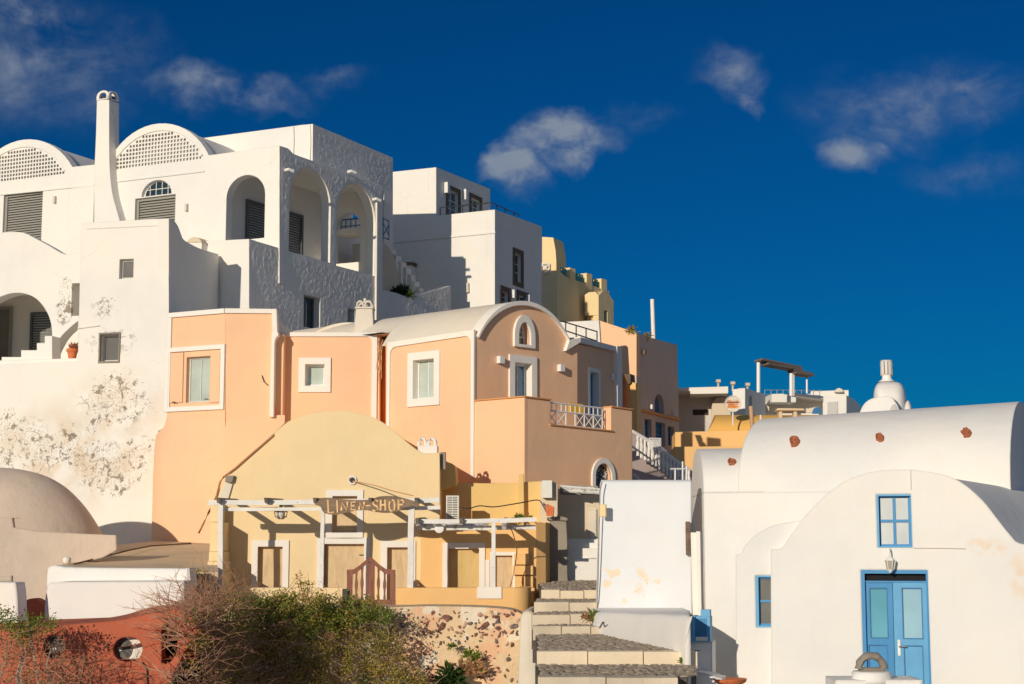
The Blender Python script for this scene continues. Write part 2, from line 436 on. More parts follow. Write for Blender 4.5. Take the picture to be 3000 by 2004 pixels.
plain('yellow_cloth', (.85, .50, .03), .8)
plain('wire_black', (.03, .026, .022), .6)
plain('tan_pipe', (.55, .33, .17), .6)
plain('brown_pipe', (.40, .19, .08), .6)
wood('plywood', (.68, .52, .32), (.54, .40, .24), (6, 6, 1.2))
wood('plywood_yellow', (.66, .48, .21), (.56, .39, .16), (3, 3, 1.0))
wood('brown_gate', (.30, .125, .085), (.17, .075, .055), (9, 9, 1.2))
wood('grey_wood', (.36, .31, .25), (.20, .165, .13), (1.2, 3, 9))
wood('sign_wood', (.30, .215, .145), (.15, .10, .07), (1.6, 3, 16))
peeling('white_timber', (.80, .785, .75), (.46, .40, .32), .64)
peeling('flaky_timber', (.76, .74, .70), (.36, .32, .27), .55)
glass('pane_pale', (.52, .60, .54))
glass('pane_blue', (.03, .20, .38), .04, .9)  # blue sky reflection of the gable door is put into the base colour
glass('pane_dark', (.03, .05, .06), .05, .7)
glass('pane_white', (.72, .74, .72), .12)
glass('pane_cyan', (.16, .44, .56), .05, .5)
glass('pane_cyan_light', (.36, .58, .68), .05, .6)
glass('pane_grey', (.20, .19, .17), .08)
glass('pane_old', (.16, .20, .20), .08, .6)

# ------------------------------------------------------------------ ground
def ground_z(x, y):
    k = max(0.0, y - 44)
    return CZ - 4.2 + k * .10 + .05 * mnoise.noise((x * .3, y * .3, 0))
m = MB()
xs = [-90, -75] + [-60 + i * 3 for i in range(41)] + [75, 90]
ys = [2, 6, 9] + [12 + i * 4 for i in range(30)] + [150, 190]
def cliff(x, y):
    k = max(0.0, abs(x) - 60) / 30 + max(0.0, 9 - y) / 7 + max(0.0, y - 150) / 40
    return ground_z(x, min(y, 130)) - 45 * min(1, k)
m.v = [Vector((x, y, cliff(x, y))) for y in ys for x in xs]
m.f = [(j * len(xs) + i, j * len(xs) + i + 1, (j + 1) * len(xs) + i + 1, (j + 1) * len(xs) + i) for j in range(len(ys) - 1) for i in range(len(xs) - 1)]
plaster('earth', (.38, .40, .42), var=.25, dirt=.8, dirtcol=(.30, .25, .20), bump=1.0, bevel=0)
kind(m.build('ground', 'earth', fix=False), 'structure')
# the caldera sea far below the cliff, reaching the horizon
sm_, sn, sb_ = base_mat('sea_water'); sg = sn.new('ShaderNodeNewGeometry')
sb_.inputs['Base Color'].default_value = (.010, .055, .11, 1); sb_.inputs['Roughness'].default_value = .18
sbp = sn.new('ShaderNodeBump'); sbp.inputs['Strength'].default_value = .5; sbp.inputs['Distance'].default_value = .4
sn.put(sbp.inputs['Height'], sn.noise(sg.outputs['Position'], .25, 5)); sn.put(sb_.inputs['Normal'], sbp.outputs[0])
kind(MB().quad((-4000, -4000, CZ - 40), (4000, -4000, CZ - 40), (4000, 4000, CZ - 40), (-4000, 4000, CZ - 40)).build('sea', 'sea_water', fix=False), 'structure')

# ------------------------------------------------------------------ stepped lane
# each entry: nosing depth, level below the eye, riser px range, riser height
LANE = [(23.3, 1.87, 1586, 1985, .25), (26.0, 1.665, 1582, 2014, .20), (31.0, 1.53, 1569, 1740, .135), (32.1, 1.345, 1566, 1742, .185),
        (33.6, 1.158, 1572, 1750, .187), (36.0, .98, 1592, 1752, .18)]
lane = thing('stepped_lane', 'broad stone steps with dark cobbled treads climbing between ochre shop and white wall', 'steps', P(1760, 2004, 23.3) * 1)
lane.location.z = CZ - 2.2
def xat(u, Y): return (u - CX) / FPX * Y
plain('cobble', (.26, .215, .17), .9, var=.35, scale=6, bump=.01)
plain('cobble_bed', (.12, .10, .082), .95, var=.3, scale=20, bump=.02)
for i, (Y, h, uL, uR, rh) in enumerate(LANE):
    Yn = LANE[i + 1][0] if i < 5 else 40.4
    zb = CZ - h; zt2 = zb + (.0 if i < 5 else .16)
    x0, x1 = xat(uL, Y) - .06, xat(uR, Y) + .12
    wideL, wideR = xat(1574, Yn) - .04, (xat(2008, Yn) if i == 0 else xat(1765, Yn) + (.05 if i == 1 else .25))
    x0b = wideL
    bed = MB().hexa([(x0, Y + .3, zb - .7), (x1, Y + .3, zb - .7), (wideR, Yn + .1, zb - .7), (x0b, Yn + .1, zb - .7),
                     (x0, Y + .3, zb - .03), (x1, Y + .3, zb - .03), (wideR, Yn + .1, zt2 - .03), (x0b, Yn + .1, zt2 - .03)]).build('tread_bed', 'cobble_bed', lane)
    # riser stones, each one a piece
    x = x0; cuts = []
    while x < x1 - .2:
        w_ = random.uniform(.75, 1.25) if i < 2 else random.uniform(.5, .85)
        cuts.append((x, min(x + w_, x1))); x += w_
    if i == 5: cuts = [(x0, x0 + .42), (x0 + .42, x0 + .95), (x0 + .95, x1)]
    for (a, b) in cuts:
        jz = random.uniform(-.014, .012); jy = random.uniform(-.02, .02); e = .006
        MB().hexa([(a + e, Y + jy, zb - rh - .12), (b - e, Y + jy, zb - rh - .12), (b - e, Y + .34, zb - rh - .12), (a + e, Y + .34, zb - rh - .12),
                   (a + e, Y + jy + .012, zb + jz), (b - e, Y + jy + .012, zb + jz + random.uniform(-.006, .006)), (b - e, Y + .34, zb + jz), (a + e, Y + .34, zb + jz)]).build('riser_stone', 'step_stone', lane)
    # cobbles of the tread
    cb = MB(); pitch = .085 if i < 2 else .11
    yy = Y + .36
    while yy < Yn - .03:
        k = (yy - Y) / (Yn - Y); xa = x0 + (x0b - x0) * k; xb = x1 + (wideR - x1) * k; zz = zb + (zt2 - zb) * k
        x = xa + random.uniform(0, .1)
        while x < xb:
            w_ = random.uniform(.09, .20); d_ = pitch * random.uniform(.7, .95); h_ = random.uniform(-.012, .010)
            cx, cy = x + w_ / 2, yy + random.uniform(-.02, .02)
            pts = [(cx + .5 * w_ * .92 * cos(a) * random.uniform(.85, 1.1), cy + .5 * d_ * sin(a) * random.uniform(.85, 1.1)) for a in [q * pi / 3 for q in range(6)]]
            cb.add([(p[0], p[1], zz - .02) for p in pts] + [(cx + (p[0] - cx) * .75, cy + (p[1] - cy) * .75, zz + h_) for p in pts],
                   [(q, (q + 1) % 6, (q + 1) % 6 + 6, q + 6) for q in range(6)] + [tuple(range(6, 12))])
            x += w_
        yy += pitch
    o = cb.build('cobbles', 'cobble', lane, smooth=50, fix=False); kind(o, 'stuff')
# small weeds at the lane come with the plants below

# ------------------------------------------------------------------ white house with loggia (top of the slope)
F1 = Pl(P(819, 580, 50), 26); S1 = F1.turn(819, 580, 29.3 - 90)
house = thing('white_loggia_house', 'large white house with round-arched loggia, two vaulted lattice gables and grey shutters', 'house', F1.w(-6, CZ - 1))
ZB = CZ - 3
gl_a, gl_b = F1.st(-75, 520), F1.st(212, 489); gl_h = F1.st(70, 409)[1] - (gl_a[1] + gl_b[1]) / 2
gr_a, gr_b = F1.st(316, 478), F1.st(612, 455); gr_h = F1.st(470, 361)[1] - (gr_a[1] + gr_b[1]) / 2
out = [F1.st(-420, 860), F1.st(819, 830), F1.st(819, 427)] + [F1.st(700, 443)] + seg(gr_a, gr_b, gr_h)[::-1] + seg(gl_a, gl_b, gl_h)[::-1] + [F1.st(-420, 560)]
lat_r = (F1.st(320, 501), F1.st(600, 467)); lat_l = (F1.st(-75, 544), F1.st(196, 511))
lr = seg(*lat_r, F1.st(472, 382)[1] - (lat_r[0][1] + lat_r[1][1]) / 2, 16); ll = seg(*lat_l, F1.st(75, 430)[1] - (lat_l[0][1] + lat_l[1][1]) / 2, 16)
sh_l = F1.rect(8, 564, 122, 760); sh_r = F1.rect(394, 576, 512, 760)
lun = archpts(*F1.rect(415, 575, 502, 575)[:2], F1.st(458, 572)[1], F1.st(458, 571)[1], F1.st(458, 528)[1])
fa = F1.rect(663, 513, 776, 700); arch_f = archpts(fa[0], fa[1], F1.st(720, 702)[1], F1.st(720, 575)[1], fa[3])
MB().slab(F1, out, [lr, ll, R4(sh_l), R4(sh_r), lun, arch_f], 0, -.35).build('front_wall', 'white_plaster', house)
def lattice(name, pl, region, pitch_s, pitch_t, hole, slope, d, parent):
    """pierced screen: square openings inside a round-topped field, rows follow the sill slope"""
    s0, s1 = region[0][0], region[-1][0]; tb = region[0][1]; tm = max(p[1] for p in region)
    def inside(s, t):
        for (a, b) in zip(region[:-1], region[1:]):
            if a[0] <= s <= b[0]:
                k = (s - a[0]) / max(1e-6, b[0] - a[0]); return tb + slope * (s - s0) < t < a[1] + (b[1] - a[1]) * k
        return False
    def near(s, t):
        for (a, b) in zip(region[:-1], region[1:]):
            if a[0] <= s <= b[0]:
                k = (s - a[0]) / max(1e-6, b[0] - a[0]); return t < a[1] + (b[1] - a[1]) * k + .06
        return t < tb + slope * (s - s0) + .06
    m = MB(); ns = int((s1 - s0) / pitch_s); ntt = int((tm - tb) / pitch_t) + 2
    sl = [s0 - .06]; tl = [-.12]
    for i in range(ns): sl += [s0 + (i + .5) * pitch_s - hole / 2, s0 + (i + .5) * pitch_s + hole / 2]
    for j in range(ntt): tl += [(j + .35) * pitch_t, (j + .35) * pitch_t + hole * 1.05]
    sl.append(s1 + .06); tl.append(tl[-1] + .3)
    g = lambda s, t, dd: pl.w(s, tb + t + slope * (s - s0), dd)
    for i in range(len(sl) - 1):
        for j in range(len(tl) - 1):
            hol = i % 2 == 1 and j % 2 == 1 and all(inside(s, tb + t + slope * (s - s0)) for s in sl[i:i + 2] for t in tl[j:j + 2])
            a, b, c, e = (sl[i], tl[j]), (sl[i + 1], tl[j]), (sl[i + 1], tl[j + 1]), (sl[i], tl[j + 1])
            if not hol and not near((a[0] + b[0]) / 2, tb + (a[1] + e[1]) / 2 + slope * ((a[0] + b[0]) / 2 - s0)): continue
            if not hol: m.quad(g(*a, d), g(*b, d), g(*c, d), g(*e, d))
            else:
                q = [a, b, c, e]
                for k in range(4): m.quad(g(*q[k], d), g(*q[(k + 1) % 4], d), g(*q[(k + 1) % 4], d - .07), g(*q[k], d - .07))
    return m.build(name, 'white_plaster', parent, smooth=0, fix=False)
sp = lambda r: (r[-1][1] - r[0][1]) / (r[-1][0] - r[0][0])
lattice('lattice_screen', F1, lr, .132, .135, .078, sp(lr), -.03, house)
lattice('lattice_screen', F1, ll, .132, .135, .078, sp(ll), -.03, house)
# vaults behind the gables
for g_a, g_b, g_h in ((gr_a, gr_b, gr_h), (gl_a, gl_b, gl_h)):
    pr = seg(g_a, g_b, g_h * .97); zb = min(g_a[1], g_b[1]) - .6
    pr = [(g_a[0] + .05, zb)] + [(p[0] * .99 + (g_a[0] + g_b[0]) / 2 * .01, p[1] - .05) for p in pr] + [(g_b[0] - .05, zb)]
    MB().loft([[F1.w(p[0], p[1], -.55) for p in pr], [F1.w(p[0], p[1], -9) for p in pr]]).build('vault_roof', 'white_plaster', house, smooth=50)
    MB().loft([[F1.w(p[0], p[1] , -.35) for p in pr], [F1.w(p[0], p[1], -.56) for p in pr]], cap=False).build('vault_rim', 'white_plaster', house, smooth=50)
# moulding under the gables
for (u0, v0, u1, v1) in ((-70, 580, 276, 545), (322, 537, 600, 504)):
    a, b = F1.st(u0, v0), F1.st(u1, v1)
    strip(F1, [a, b], [(a[0], a[1] + .05), (b[0], b[1] + .05)], .03, -.01).build('moulding', 'white_plaster', house, smooth=0)
shutter(house, F1, sh_l, .14, .09, .088); shutter(house, F1, sh_r, .14, .09, .088)
# lunette window
l0, l1 = lun[0][0], lun[1][0]; lm = (l0 + l1) / 2; lb, ltop = lun[0][1], max(p[1] for p in lun)
f = MB(); ins = [(lm + (p[0] - lm) * .9, lb + .02 + (p[1] - lb) * .9) for p in lun[2:]]
f.slab(F1, lun[2:], [ins], -.12, -.17)
for i in range(1, 5):
    x = l0 + (l1 - l0) * i / 5; hh = (ltop - lb) * sqrt(max(0, 1 - ((x - lm) / (l1 - lm)) ** 2)); f.box(F1, x - .011, x + .011, lb, lb + hh * .95, -.15, -.13)
f.box(F1, l0 + .06, l1 - .06, lb + (ltop - lb) * .45, lb + (ltop - lb) * .45 + .02, -.152, -.131)
lw = f.build('lunette_window', 'frame_white', house); MB().slab(F1, [(lm + (p[0] - lm) * .97, lb + (p[1] - lb) * .97) for p in lun[2:]], (), -.155, -.165).build('pane', 'pane_dark', lw)
wall_lamp(house, F1, 163, 586, .09, .24, .09, 'grey_cement'); wall_lamp(house, F1, 549, 609, .09, .24, .09, 'grey_cement')
# body behind the front
cs = F1.st(652, 600)[0]; ztop = F1.st(400, 500)[1]
fp = [F1.w(F1.st(-420, 600)[0], 0, -.36), F1.w(cs, 0, -.36), F1.w(cs, 0, -9), F1.w(F1.st(-420, 600)[0], 0, -9)]
prism_xy(fp, ZB, F1.st(800, 440)[1] - .55).build('body', 'white_plaster', house)
def inpoly(x, y, poly):
    ins = False; j = len(poly) - 1
    for i in range(len(poly)):
        (x1, y1), (x2, y2) = poly[i], poly[j]
        if (y1 > y) != (y2 > y) and x < (x2 - x1) * (y - y1) / (y2 - y1) + x1: ins = not ins
        j = i
    return ins
def bdist(x, y, loops):
    best = 9.0
    for l in loops:
        for i in range(len(l)):
            (x1, y1), (x2, y2) = l[i], l[(i + 1) % len(l)]; dx, dy = x2 - x1, y2 - y1; L = dx * dx + dy * dy
            t = 0 if L < 1e-9 else max(0, min(1, ((x - x1) * dx + (y - y1) * dy) / L)); best = min(best, (x - x1 - t * dx) ** 2 + (y - y1 - t * dy) ** 2)
    return sqrt(best)
def roughcast(pl, outline, holes, name, parent, cover=1.0, cell=.03):
    """thrown roughcast: a thin coat of real vertical dabs over a wall, thinning out at its edges"""
    s0, s1 = min(p[0] for p in outline), max(p[0] for p in outline); t0, t1 = max(min(p[1] for p in outline), CZ + 4.2), max(p[1] for p in outline)
    ns, nt_ = int((s1 - s0) / cell), int((t1 - t0) / cell); idx = {}; m = MB(); loops = [outline] + list(holes)
    for i in range(ns + 1):
        for j in range(nt_ + 1):
            s, t = s0 + i * cell, t0 + j * cell
            if not inpoly(s, t, outline) or any(inpoly(s, t, h) for h in holes): continue
            bd_ = bdist(s, t, loops)
            if bd_ < .05: continue
            e = min(1, (bd_ - .05) / .12)
            a = mnoise.noise((s * 17 + 2.5 * mnoise.noise((s * 2.5, t * 2.5, 5)), t * 5.6, 1.7)); b = mnoise.noise((s * 33, t * 14, 9.1)); c = mnoise.noise((s * .8, t * .7, 4.4))
            h = max(0.0, a + .7 * b + .05 + .5 * c * cover - (1 - cover) * .5)
            idx[i, j] = len(m.v); m.v.append(pl.w(s + random.uniform(-.012, .012), t + random.uniform(-.012, .012), .004 + e * .0135 * min(h, 1.0) ** .8))
    m.f = [(idx[i, j], idx[i + 1, j], idx[i + 1, j + 1], idx[i, j + 1]) for (i, j) in idx if (i + 1, j) in idx and (i + 1, j + 1) in idx and (i, j + 1) in idx]
    o = m.build(name, 'white_plaster_coat', parent, fix=False, smooth=75); return o
# loggia: side wall with two arches, going on down as the rough wall of the terrace block
def arch_px(pl, u0, u1, vtop, vspr, vb0, vb1):
    a = pl.st(u0, vb0); b = pl.st(u1, vb1); um = (u0 + u1) / 2; ts = pl.st(um, vspr)[1]; tt = pl.st(um, vtop)[1]
    pts = archpts(a[0], b[0], 0, ts, tt, 18); pts[0] = a; pts[1] = b; return pts
A1 = arch_px(S1, 846, 967, 494, 590, 736, 770); A2 = arch_px(S1, 985, 1098, 538, 640, 780, 809)
w1 = S1.rect(890, 868, 938, 962); w2 = S1.rect(1020, 905, 1040, 946)
out = [S1.st(*p) for p in [(730, 1040), (730, 700), (819, 727), (819, 427), (842, 434), (850, 440), (858, 450), (917, 474), (1010, 507), (1121, 546), (1121, 848), (1160, 858), (1206, 874), (1222, 868), (1240, 860), (1320, 837), (1323, 1040)]]
MB().slab(S1, wob(out, .02, .3), [A1, A2, R4(w1), R4(w2)], 0, -.38).build('rough_side_wall', 'white_plaster', house)
roughcast(S1, [(p[0], p[1]) for p in out], [A1, A2, R4(w1), R4(w2)], 'roughcast_coat', house)
for w in (w1, w2): window(house, S1, w, .26, .06, 1, 1, 'shutter_dark', 'pane_dark')
# loggia inside: floor, inner wall with shuttered door, ceiling, end wall with an arch onto the sky
zfl = S1.st(900, 752)[1] - .02; zce = F1.st(720, 470)[1]
IW = Pl(F1.w(F1.st(655, 600)[0], 0, -.35), 29.3 - 90)
sEnd = S1.st(1108, 700)[0]
MB().slab(IW, [(0, zfl - .2), (sEnd + .4, zfl - .2), (sEnd + .4, zce), (0, zce)], (), 0, -.2).build('loggia_inner_wall', 'white_plaster', house)
dr = IW.rect(718, 590, 884, 760); dr = (dr[0], dr[1], zfl, IW.st(718, 583)[1])
shutter(house, IW, dr, -.03, .10, .085, 'shutter_dark', 'shutter_dark', 2, 'loggia_shutter')
corner = lambda a, d: S1.w(a, 0, d)
q = [IW.w(0, 0, 0), corner(.3, -.1), corner(sEnd + .2, -.1), IW.w(sEnd + .3, 0, -.1)]
prism_xy(q, zfl - .35, zfl).build('loggia_floor', 'white_plaster', house)
prism_xy(q, zce, zce + .25).build('loggia_ceiling', 'white_plaster', house)
EW = Pl(S1.w(sEnd, 0, -.05), 26)
e0 = EW.st(985, 640); ea = archpts(EW.st(980, 640)[0], EW.st(1056, 640)[0], EW.st(1020, 770)[1], EW.st(1020, 668)[1], EW.st(1020, 624)[1])
MB().slab(EW, [(-3.2, zfl - .2), (-.30, zfl - .2), (-.30, zce), (-3.2, zce)], [ea], 0, -.25).build('loggia_end_wall', 'white_plaster', house)
b0, b1 = EW.st(975, 690)[0], EW.st(1062, 690)[0]; bz = EW.st(1020, 683)[1]
MB().box(EW, b0, b1, bz, bz + .18, -.9, -.05).build('balcony_slab', 'white_plaster', house)
rl = MB()
for i in range(7): x = b0 + (b1 - b0) * i / 6; rl.box(EW, x - .012, x + .012, bz + .18, bz + .62, -.55, -.52)
rl.box(EW, b0, b1, bz + .60, bz + .64, -.56, -.51); rl.box(EW, b0, b1, bz + .36, bz + .39, -.555, -.515)
rl.build('balcony_railing', 'blue_deep', house, smooth=0)
# spotlights on the loggia wall
for (u, v) in ((838, 500), (1022, 505), (1095, 586)):
    s, t = S1.st(u, v); MB().tube([S1.w(s - .05, t, 0), S1.w(s - .05, t + .02, .14), S1.w(s + .1, t - .03, .22)], .055, 8).build('spotlight', 'white_metal', house)
s, t = S1.st(1100, 590); MB().tube([S1.w(s, t, .05), S1.w(s + .02, t - 2.4, .05), S1.w(s + .03, t - 4.6, .05)], .04, 8).build('downpipe', 'trim', house)
# terrace block in front
F0 = Pl(S1.at(730, 720), 26)
out = [F0.st(*p) for p in [(480, 1040), (730, 1040), (730, 700), (615, 706), (600, 704), (572, 700), (480, 720)]]
MB().slab(F0, out, (), 0, -.35).build('terrace_wall', 'white_plaster', house)
fp = [F0.w(F0.st(470, 800)[0], 0, -.34), F0.w(-.36, 0, -.34), S1.w(sEnd + .2, 0, -.37), S1.w(sEnd + .2, 0, -4), F1.w(F1.st(300, 600)[0], 0, -1)]
prism_xy(fp, ZB, zfl - .36).build('terrace_body', 'white_plaster', house)
a = F0.st(566, 702); b = F0.st(608, 702)
MB().slab(F0, [(a[0], a[1] - 2.3), (b[0], b[1] - 2.3)] + seg((a[0], a[1] - .12), (b[0], b[1] - .12), .14, 8)[::-1], (), .28, -.3).build('terrace_pier', 'white_plaster', house)
MB().slab(F0, seg((a[0] - .02, a[1] - .14), (b[0] + .02, b[1] - .14), .17, 8), (), .30, -.32).build('pier_cap', 'beige', house)
q = F1.rect(206, 548, 281, 765); MB().box(F1, q[0], q[1], q[2], F1.st(245, 551)[1], -.05, .14).build('pilaster', 'white_plaster', house)
# upper block
UB = F1.off(-2.6); u0 = UB.st(917, 420)[0]
US = UB.turn(917, 420, 28.6 - 90)
zub = zce + .27; UBo = [(UB.st(560, 500)[0], zub), (u0, zub)] + [UB.st(*p) for p in [(917, 363), (884, 366), (560, 409)]]
MB().slab(UB, UBo, (), 0, -.4).build('upper_front_wall', 'white_plaster', house)
MB().slab(US, [(0, zub), US.st(917, 363), US.st(1151, 462), US.st(1151, 730), (US.st(1124, 700)[0], US.st(1124, 730)[1]), (US.st(1124, 700)[0], zub)], (), 0, -.4).build('upper_side_wall', 'white_plaster', house)
roughcast(US, [(.2, zub + .1), US.st(925, 372), US.st(1148, 466), (US.st(1148, 500)[0], zub + .1)], [], 'roughcast_coat', house, .6)
e = US.st(1151, 500)[0]
fp = [UB.w(UB.st(560, 500)[0], 0, -.39), US.w(.39, 0, -.39), US.w(e - .01, 0, -.39), UB.w(UB.st(560, 500)[0], 0, -6)]
prism_xy(fp, zce + .3, UB.st(600, 420)[1]).build('upper_body', 'white_plaster', house)
for (ua, va, vb) in ((861, 370, 452), (910, 366, 470)):
    a, b = UB.st(ua, va), UB.st(ua, vb); MB().tube([UB.w(a[0], a[1], .03), UB.w(a[0] + .03, (a[1] + b[1]) / 2, .03), UB.w(a[0], b[1] - .3, .03)], .018, 6).build('cable', 'trim', house)
# chimney with flared foot
CP = F1.off(.35)
cpx = sm([(284, 292), (281, 400), (277, 491), (276, 560), (276, 660)], 5); cpr = sm([(320, 292), (320, 420), (322, 500), (330, 570), (345, 625), (356, 665)], 5)
MB().slab(CP, [CP.st(*p) for p in cpr] [::-1] + [CP.st(*p) for p in cpx], (), 0, -.50).build('chimney_stack', 'white_plaster', house, smooth=45)
a = CP.st(285, 293); b = CP.st(319, 293); zt = max(a[1], b[1])
hood = MB(); w_ = b[0] - a[0]; dz = .62
arch_o = lambda s0, s1, t0: [(s0, t0), (s1, t0), (s1, t0 + .12)] + [((s0 + s1) / 2 + (s1 - s0) / 2 * cos(pi * i / 8), t0 + .12 + .20 * sin(pi * i / 8)) for i in range(1, 8)] + [(s0, t0 + .12)]
arch_i = lambda s0, s1, t0: archpts(s0 + .1, s1 - .1, t0 + .02, t0 + .11, t0 + .22, 8)
hood.slab(CP, arch_o(a[0] - .02, b[0] + .02, zt - .02), [arch_i(a[0], b[0], zt)], .02, -.07)
SP = Pl(CP.w(b[0] + .02, 0, .02), 26 - 90)
hood.slab(SP, arch_o(0, .50, zt - .02), [arch_i(.02, .48, zt)], 0.003, -.07)
hood.slab(CP, arch_o(a[0] - .02, b[0] + .02, zt - .02), [arch_i(a[0], b[0], zt)], -.43, -.49)
hood.build('chimney_hood', 'white_plaster', house)
MB().box(CP, a[0] + .08, b[0] - .08, zt - .02, zt + .12, -.4, -.1).build('chimney_flue', 'inner_dark', house)

# ------------------------------------------------------------------ weathered white tower house
TW = Pl(P(495, 800, 45.8), 13); TS = TW.turn(495, 800, 14 - 90)
stain = [((180, 900), .28, .75, 1.1), ((320, 1130), .5, .45, .8), ((310, 1180), .8, .6, .9), ((360, 1170), .7, .8, .9), ((430, 1190), .35, .3, .9),
         ((280, 1240), .3, .3, .8), ((20, 1260), .5, .6, .9), ((80, 1270), .6, .5, .8), ((120, 1320), .7, .6, .8), ((200, 1300), .6, .6, .75),
         ((260, 1340), .9, .5, .9), ((300, 1370), .8, .7, 1.1), ((345, 1405), .4, .5, 1.1), ((390, 1350), .5, .6, .9), ((10, 1355), .4, .35, 1.2), ((410, 1180), .4, .3, .7), ((310, 900), .5, .35, .55), ((330, 1000), .9, .6, .35), ((430, 1300), .3, .3, .6)]
stain_w = [(TW.at(*p), a * 1.3, b * 1.3, k) for p, a, b, k in stain]
_lw = TW.off(-1.5); stain_w += [(_lw.at(190, 850), .3, .5, 1.2), (_lw.at(188, 905), .34, .6, 1.3), (_lw.at(193, 880), .25, .8, 1.2)]
wash = [((220, 1330), 4.2, 1.9, 1.0), ((340, 1230), 2.3, 1.8, .8)]
wash_w = [(TW.at(*p), a, b, k) for p, a, b, k in wash]
def mould(n, pos, col):
    w = n.math('MULTIPLY', blobs(n, pos, wash_w), n.ramp(n.noise(pos, 1.1, 5, .6), .35, .65))
    col = n.mix(n.math('MULTIPLY', w, 1.0, clamp=True), col, (.64, .50, .34))
    patch = n.ramp(n.noise(pos, .9, 4, .6), .56, .60)
    col = n.mix(n.math('MULTIPLY', patch, n.math('MULTIPLY', blobs(n, pos, wash_w), .8, clamp=True)), col, (.80, .785, .74))
    b = blobs(n, pos, stain_w)
    spots = n.math('MULTIPLY', n.ramp(n.noise(pos, 4.2, 8, .68, .3), .545, .60), n.ramp(b, .05, .45))
    fine_ = n.math('MULTIPLY', n.math('MULTIPLY', n.ramp(n.noise(pos, 19, 5, .65), .53, .64), n.ramp(b, .22, .6)), .75)
    ring_ = n.math('SUBTRACT', 1.0, n.ramp(n.math('ABSOLUTE', n.math('SUBTRACT', n.noise(pos, 1.9, 3, .5, .5), .5)), .003, .016))
    ring_ = n.math('MULTIPLY', n.math('MULTIPLY', ring_, n.ramp(b, .04, .25)), n.ramp(n.noise(pos, 6, 4), .44, .54))
    k = n.math('MAXIMUM', n.math('MAXIMUM', spots, fine_), ring_)
    return n.mix(n.math('MULTIPLY', k, .80, clamp=True), col, n.mix(n.noise(pos, 2.0, 3), (.09, .08, .065), (.26, .17, .085)))
plaster('mouldy_plaster', WHITE, dirt=.18, streak=.10, extra=mould)
tower = thing('weathered_white_house', 'weathered white tower house, big wall stained with mould above vaulted roof', 'house', TW.w(-2, CZ - 2))
tw1 = TW.rect(350, 759, 391, 816); tw2 = TW.rect(294, 980, 347, 1058)
out = [TW.st(*p) for p in [(-420, 1660), (464, 1640), (464, 1262), (492, 1250), (495, 900), (495, 640), (239, 653), (232, 900), (228, 1058), (-420, 1088)]]
MB().slab(TW, wob(out, .016, .4, 3), [R4(tw1), R4(tw2)], 0, -.38).build('stained_wall', 'mouldy_plaster', tower)
window(tower, TW, tw1, .14, .05, 1, 1, 'frame_grey', 'pane_grey')
window(tower, TW, tw2, .20, .05, 1, 1, 'frame_grey', 'pane_grey')
ring(TW, wob(R4(grow(tw2, .055)), .02, .09, 4), R4(tw2), .022, -.05).build('stone_surround', 'old_stone', tower)
a, b = TW.st(255, 672), TW.st(472, 662)
strip(TW, [a, b], [(a[0], a[1] + .03), (b[0], b[1] + .03)], .012, -.01).build('moulding', 'white_plaster', tower, smooth=0)
a, b = TW.st(228, 962), TW.st(291, 954); MB().tube([TW.w(*a, .02), TW.w(*b, .02)], .022, 6).build('conduit', 'trim', tower)
# side wall of the tower with its stepped, rounded top
pts = [(495, 1040), (495, 640)] + sm([(497, 641), (512, 650), (522, 664), (530, 685), (538, 702), (560, 716), (590, 730), (640, 745)], 4) + [(640, 1040)]
MB().slab(TS, [TS.st(*p) for p in pts], (), 0, -.35).build('side_wall', 'white_plaster', tower)
fp = [TW.w(TW.st(241, 900)[0], 0, -.37), TS.w(.37, 0, -.34), TS.w(1.2, 0, -.34), TW.w(TW.st(241, 900)[0], 0, -2.2)]
prism_xy(fp, ZB, TW.st(300, 655)[1] - .03).build('tower_body', 'white_plaster', tower)
# recessed wing left of the tower
LW = TW.off(-1.5)
aw = [LW.st(*p) for p in [(-40, 1075), (153, 1062)]] + sm([LW.st(*p) for p in [(153, 985), (150, 950), (138, 915), (112, 880), (80, 862), (45, 858), (10, 866), (-40, 890)]], 4)
qa = [LW.st(229, 1066), LW.st(144, 1072)][::-1] + [LW.st(*p) for p in [(229, 940)]] + sm([LW.st(*p) for p in [(229, 940), (205, 960), (180, 985), (162, 1015), (151, 1040), (144, 1066)]], 3)[1:]
slit = LW.rect(210, 830, 233, 925)
out = [LW.st(-420, 1100), LW.st(260, 1070), LW.st(260, 741)] + sm([LW.st(*p) for p in [(237, 741), (190, 745), (140, 718), (95, 694), (75, 684), (55, 680), (20, 680), (-80, 690)]], 4) + [LW.st(-420, 712)]
MB().slab(LW, out, [aw, qa, R4(slit)], 0, -.5).build('wing_wall', 'mouldy_plaster', tower)
LB = LW.off(-2.3)
MB().slab(LB, [LB.st(*p) for p in [(-420, 1110), (270, 1090), (270, 800), (-420, 800)]], (), 0, -.3).build('wing_back_wall', 'white_plaster', tower)
r = LB.rect(90, 915, 158, 1060); shutter(tower, LB, r, -.03, .08, .08, 'shutter_dark', 'shutter_dark')
window(tower, LB, LB.rect(-45, 900, 37, 1075), -.08, .10, 2, 1, 'shutter', 'pane_grey')
zt_ = LW.st(100, 1066)[1]
prism_xy([TW.w(-12, 0, -.3), TW.w(TW.st(245, 1000)[0], 0, -.3), TW.w(TW.st(245, 1000)[0], 0, -4.2), TW.w(-12, 0, -4.2)], ZB, zt_ - .02).build('wing_base', 'white_plaster', tower)
prism_xy([LW.w(-12, 0, -.48), LW.w(LW.st(255, 1000)[0], 0, -.48), LW.w(LW.st(255, 1000)[0], 0, -2.9), LW.w(-12, 0, -2.9)], LW.st(60, 800)[1], LW.st(60, 790)[1]).build('wing_ceiling', 'white_plaster', tower)
ST = LW.off(.55)
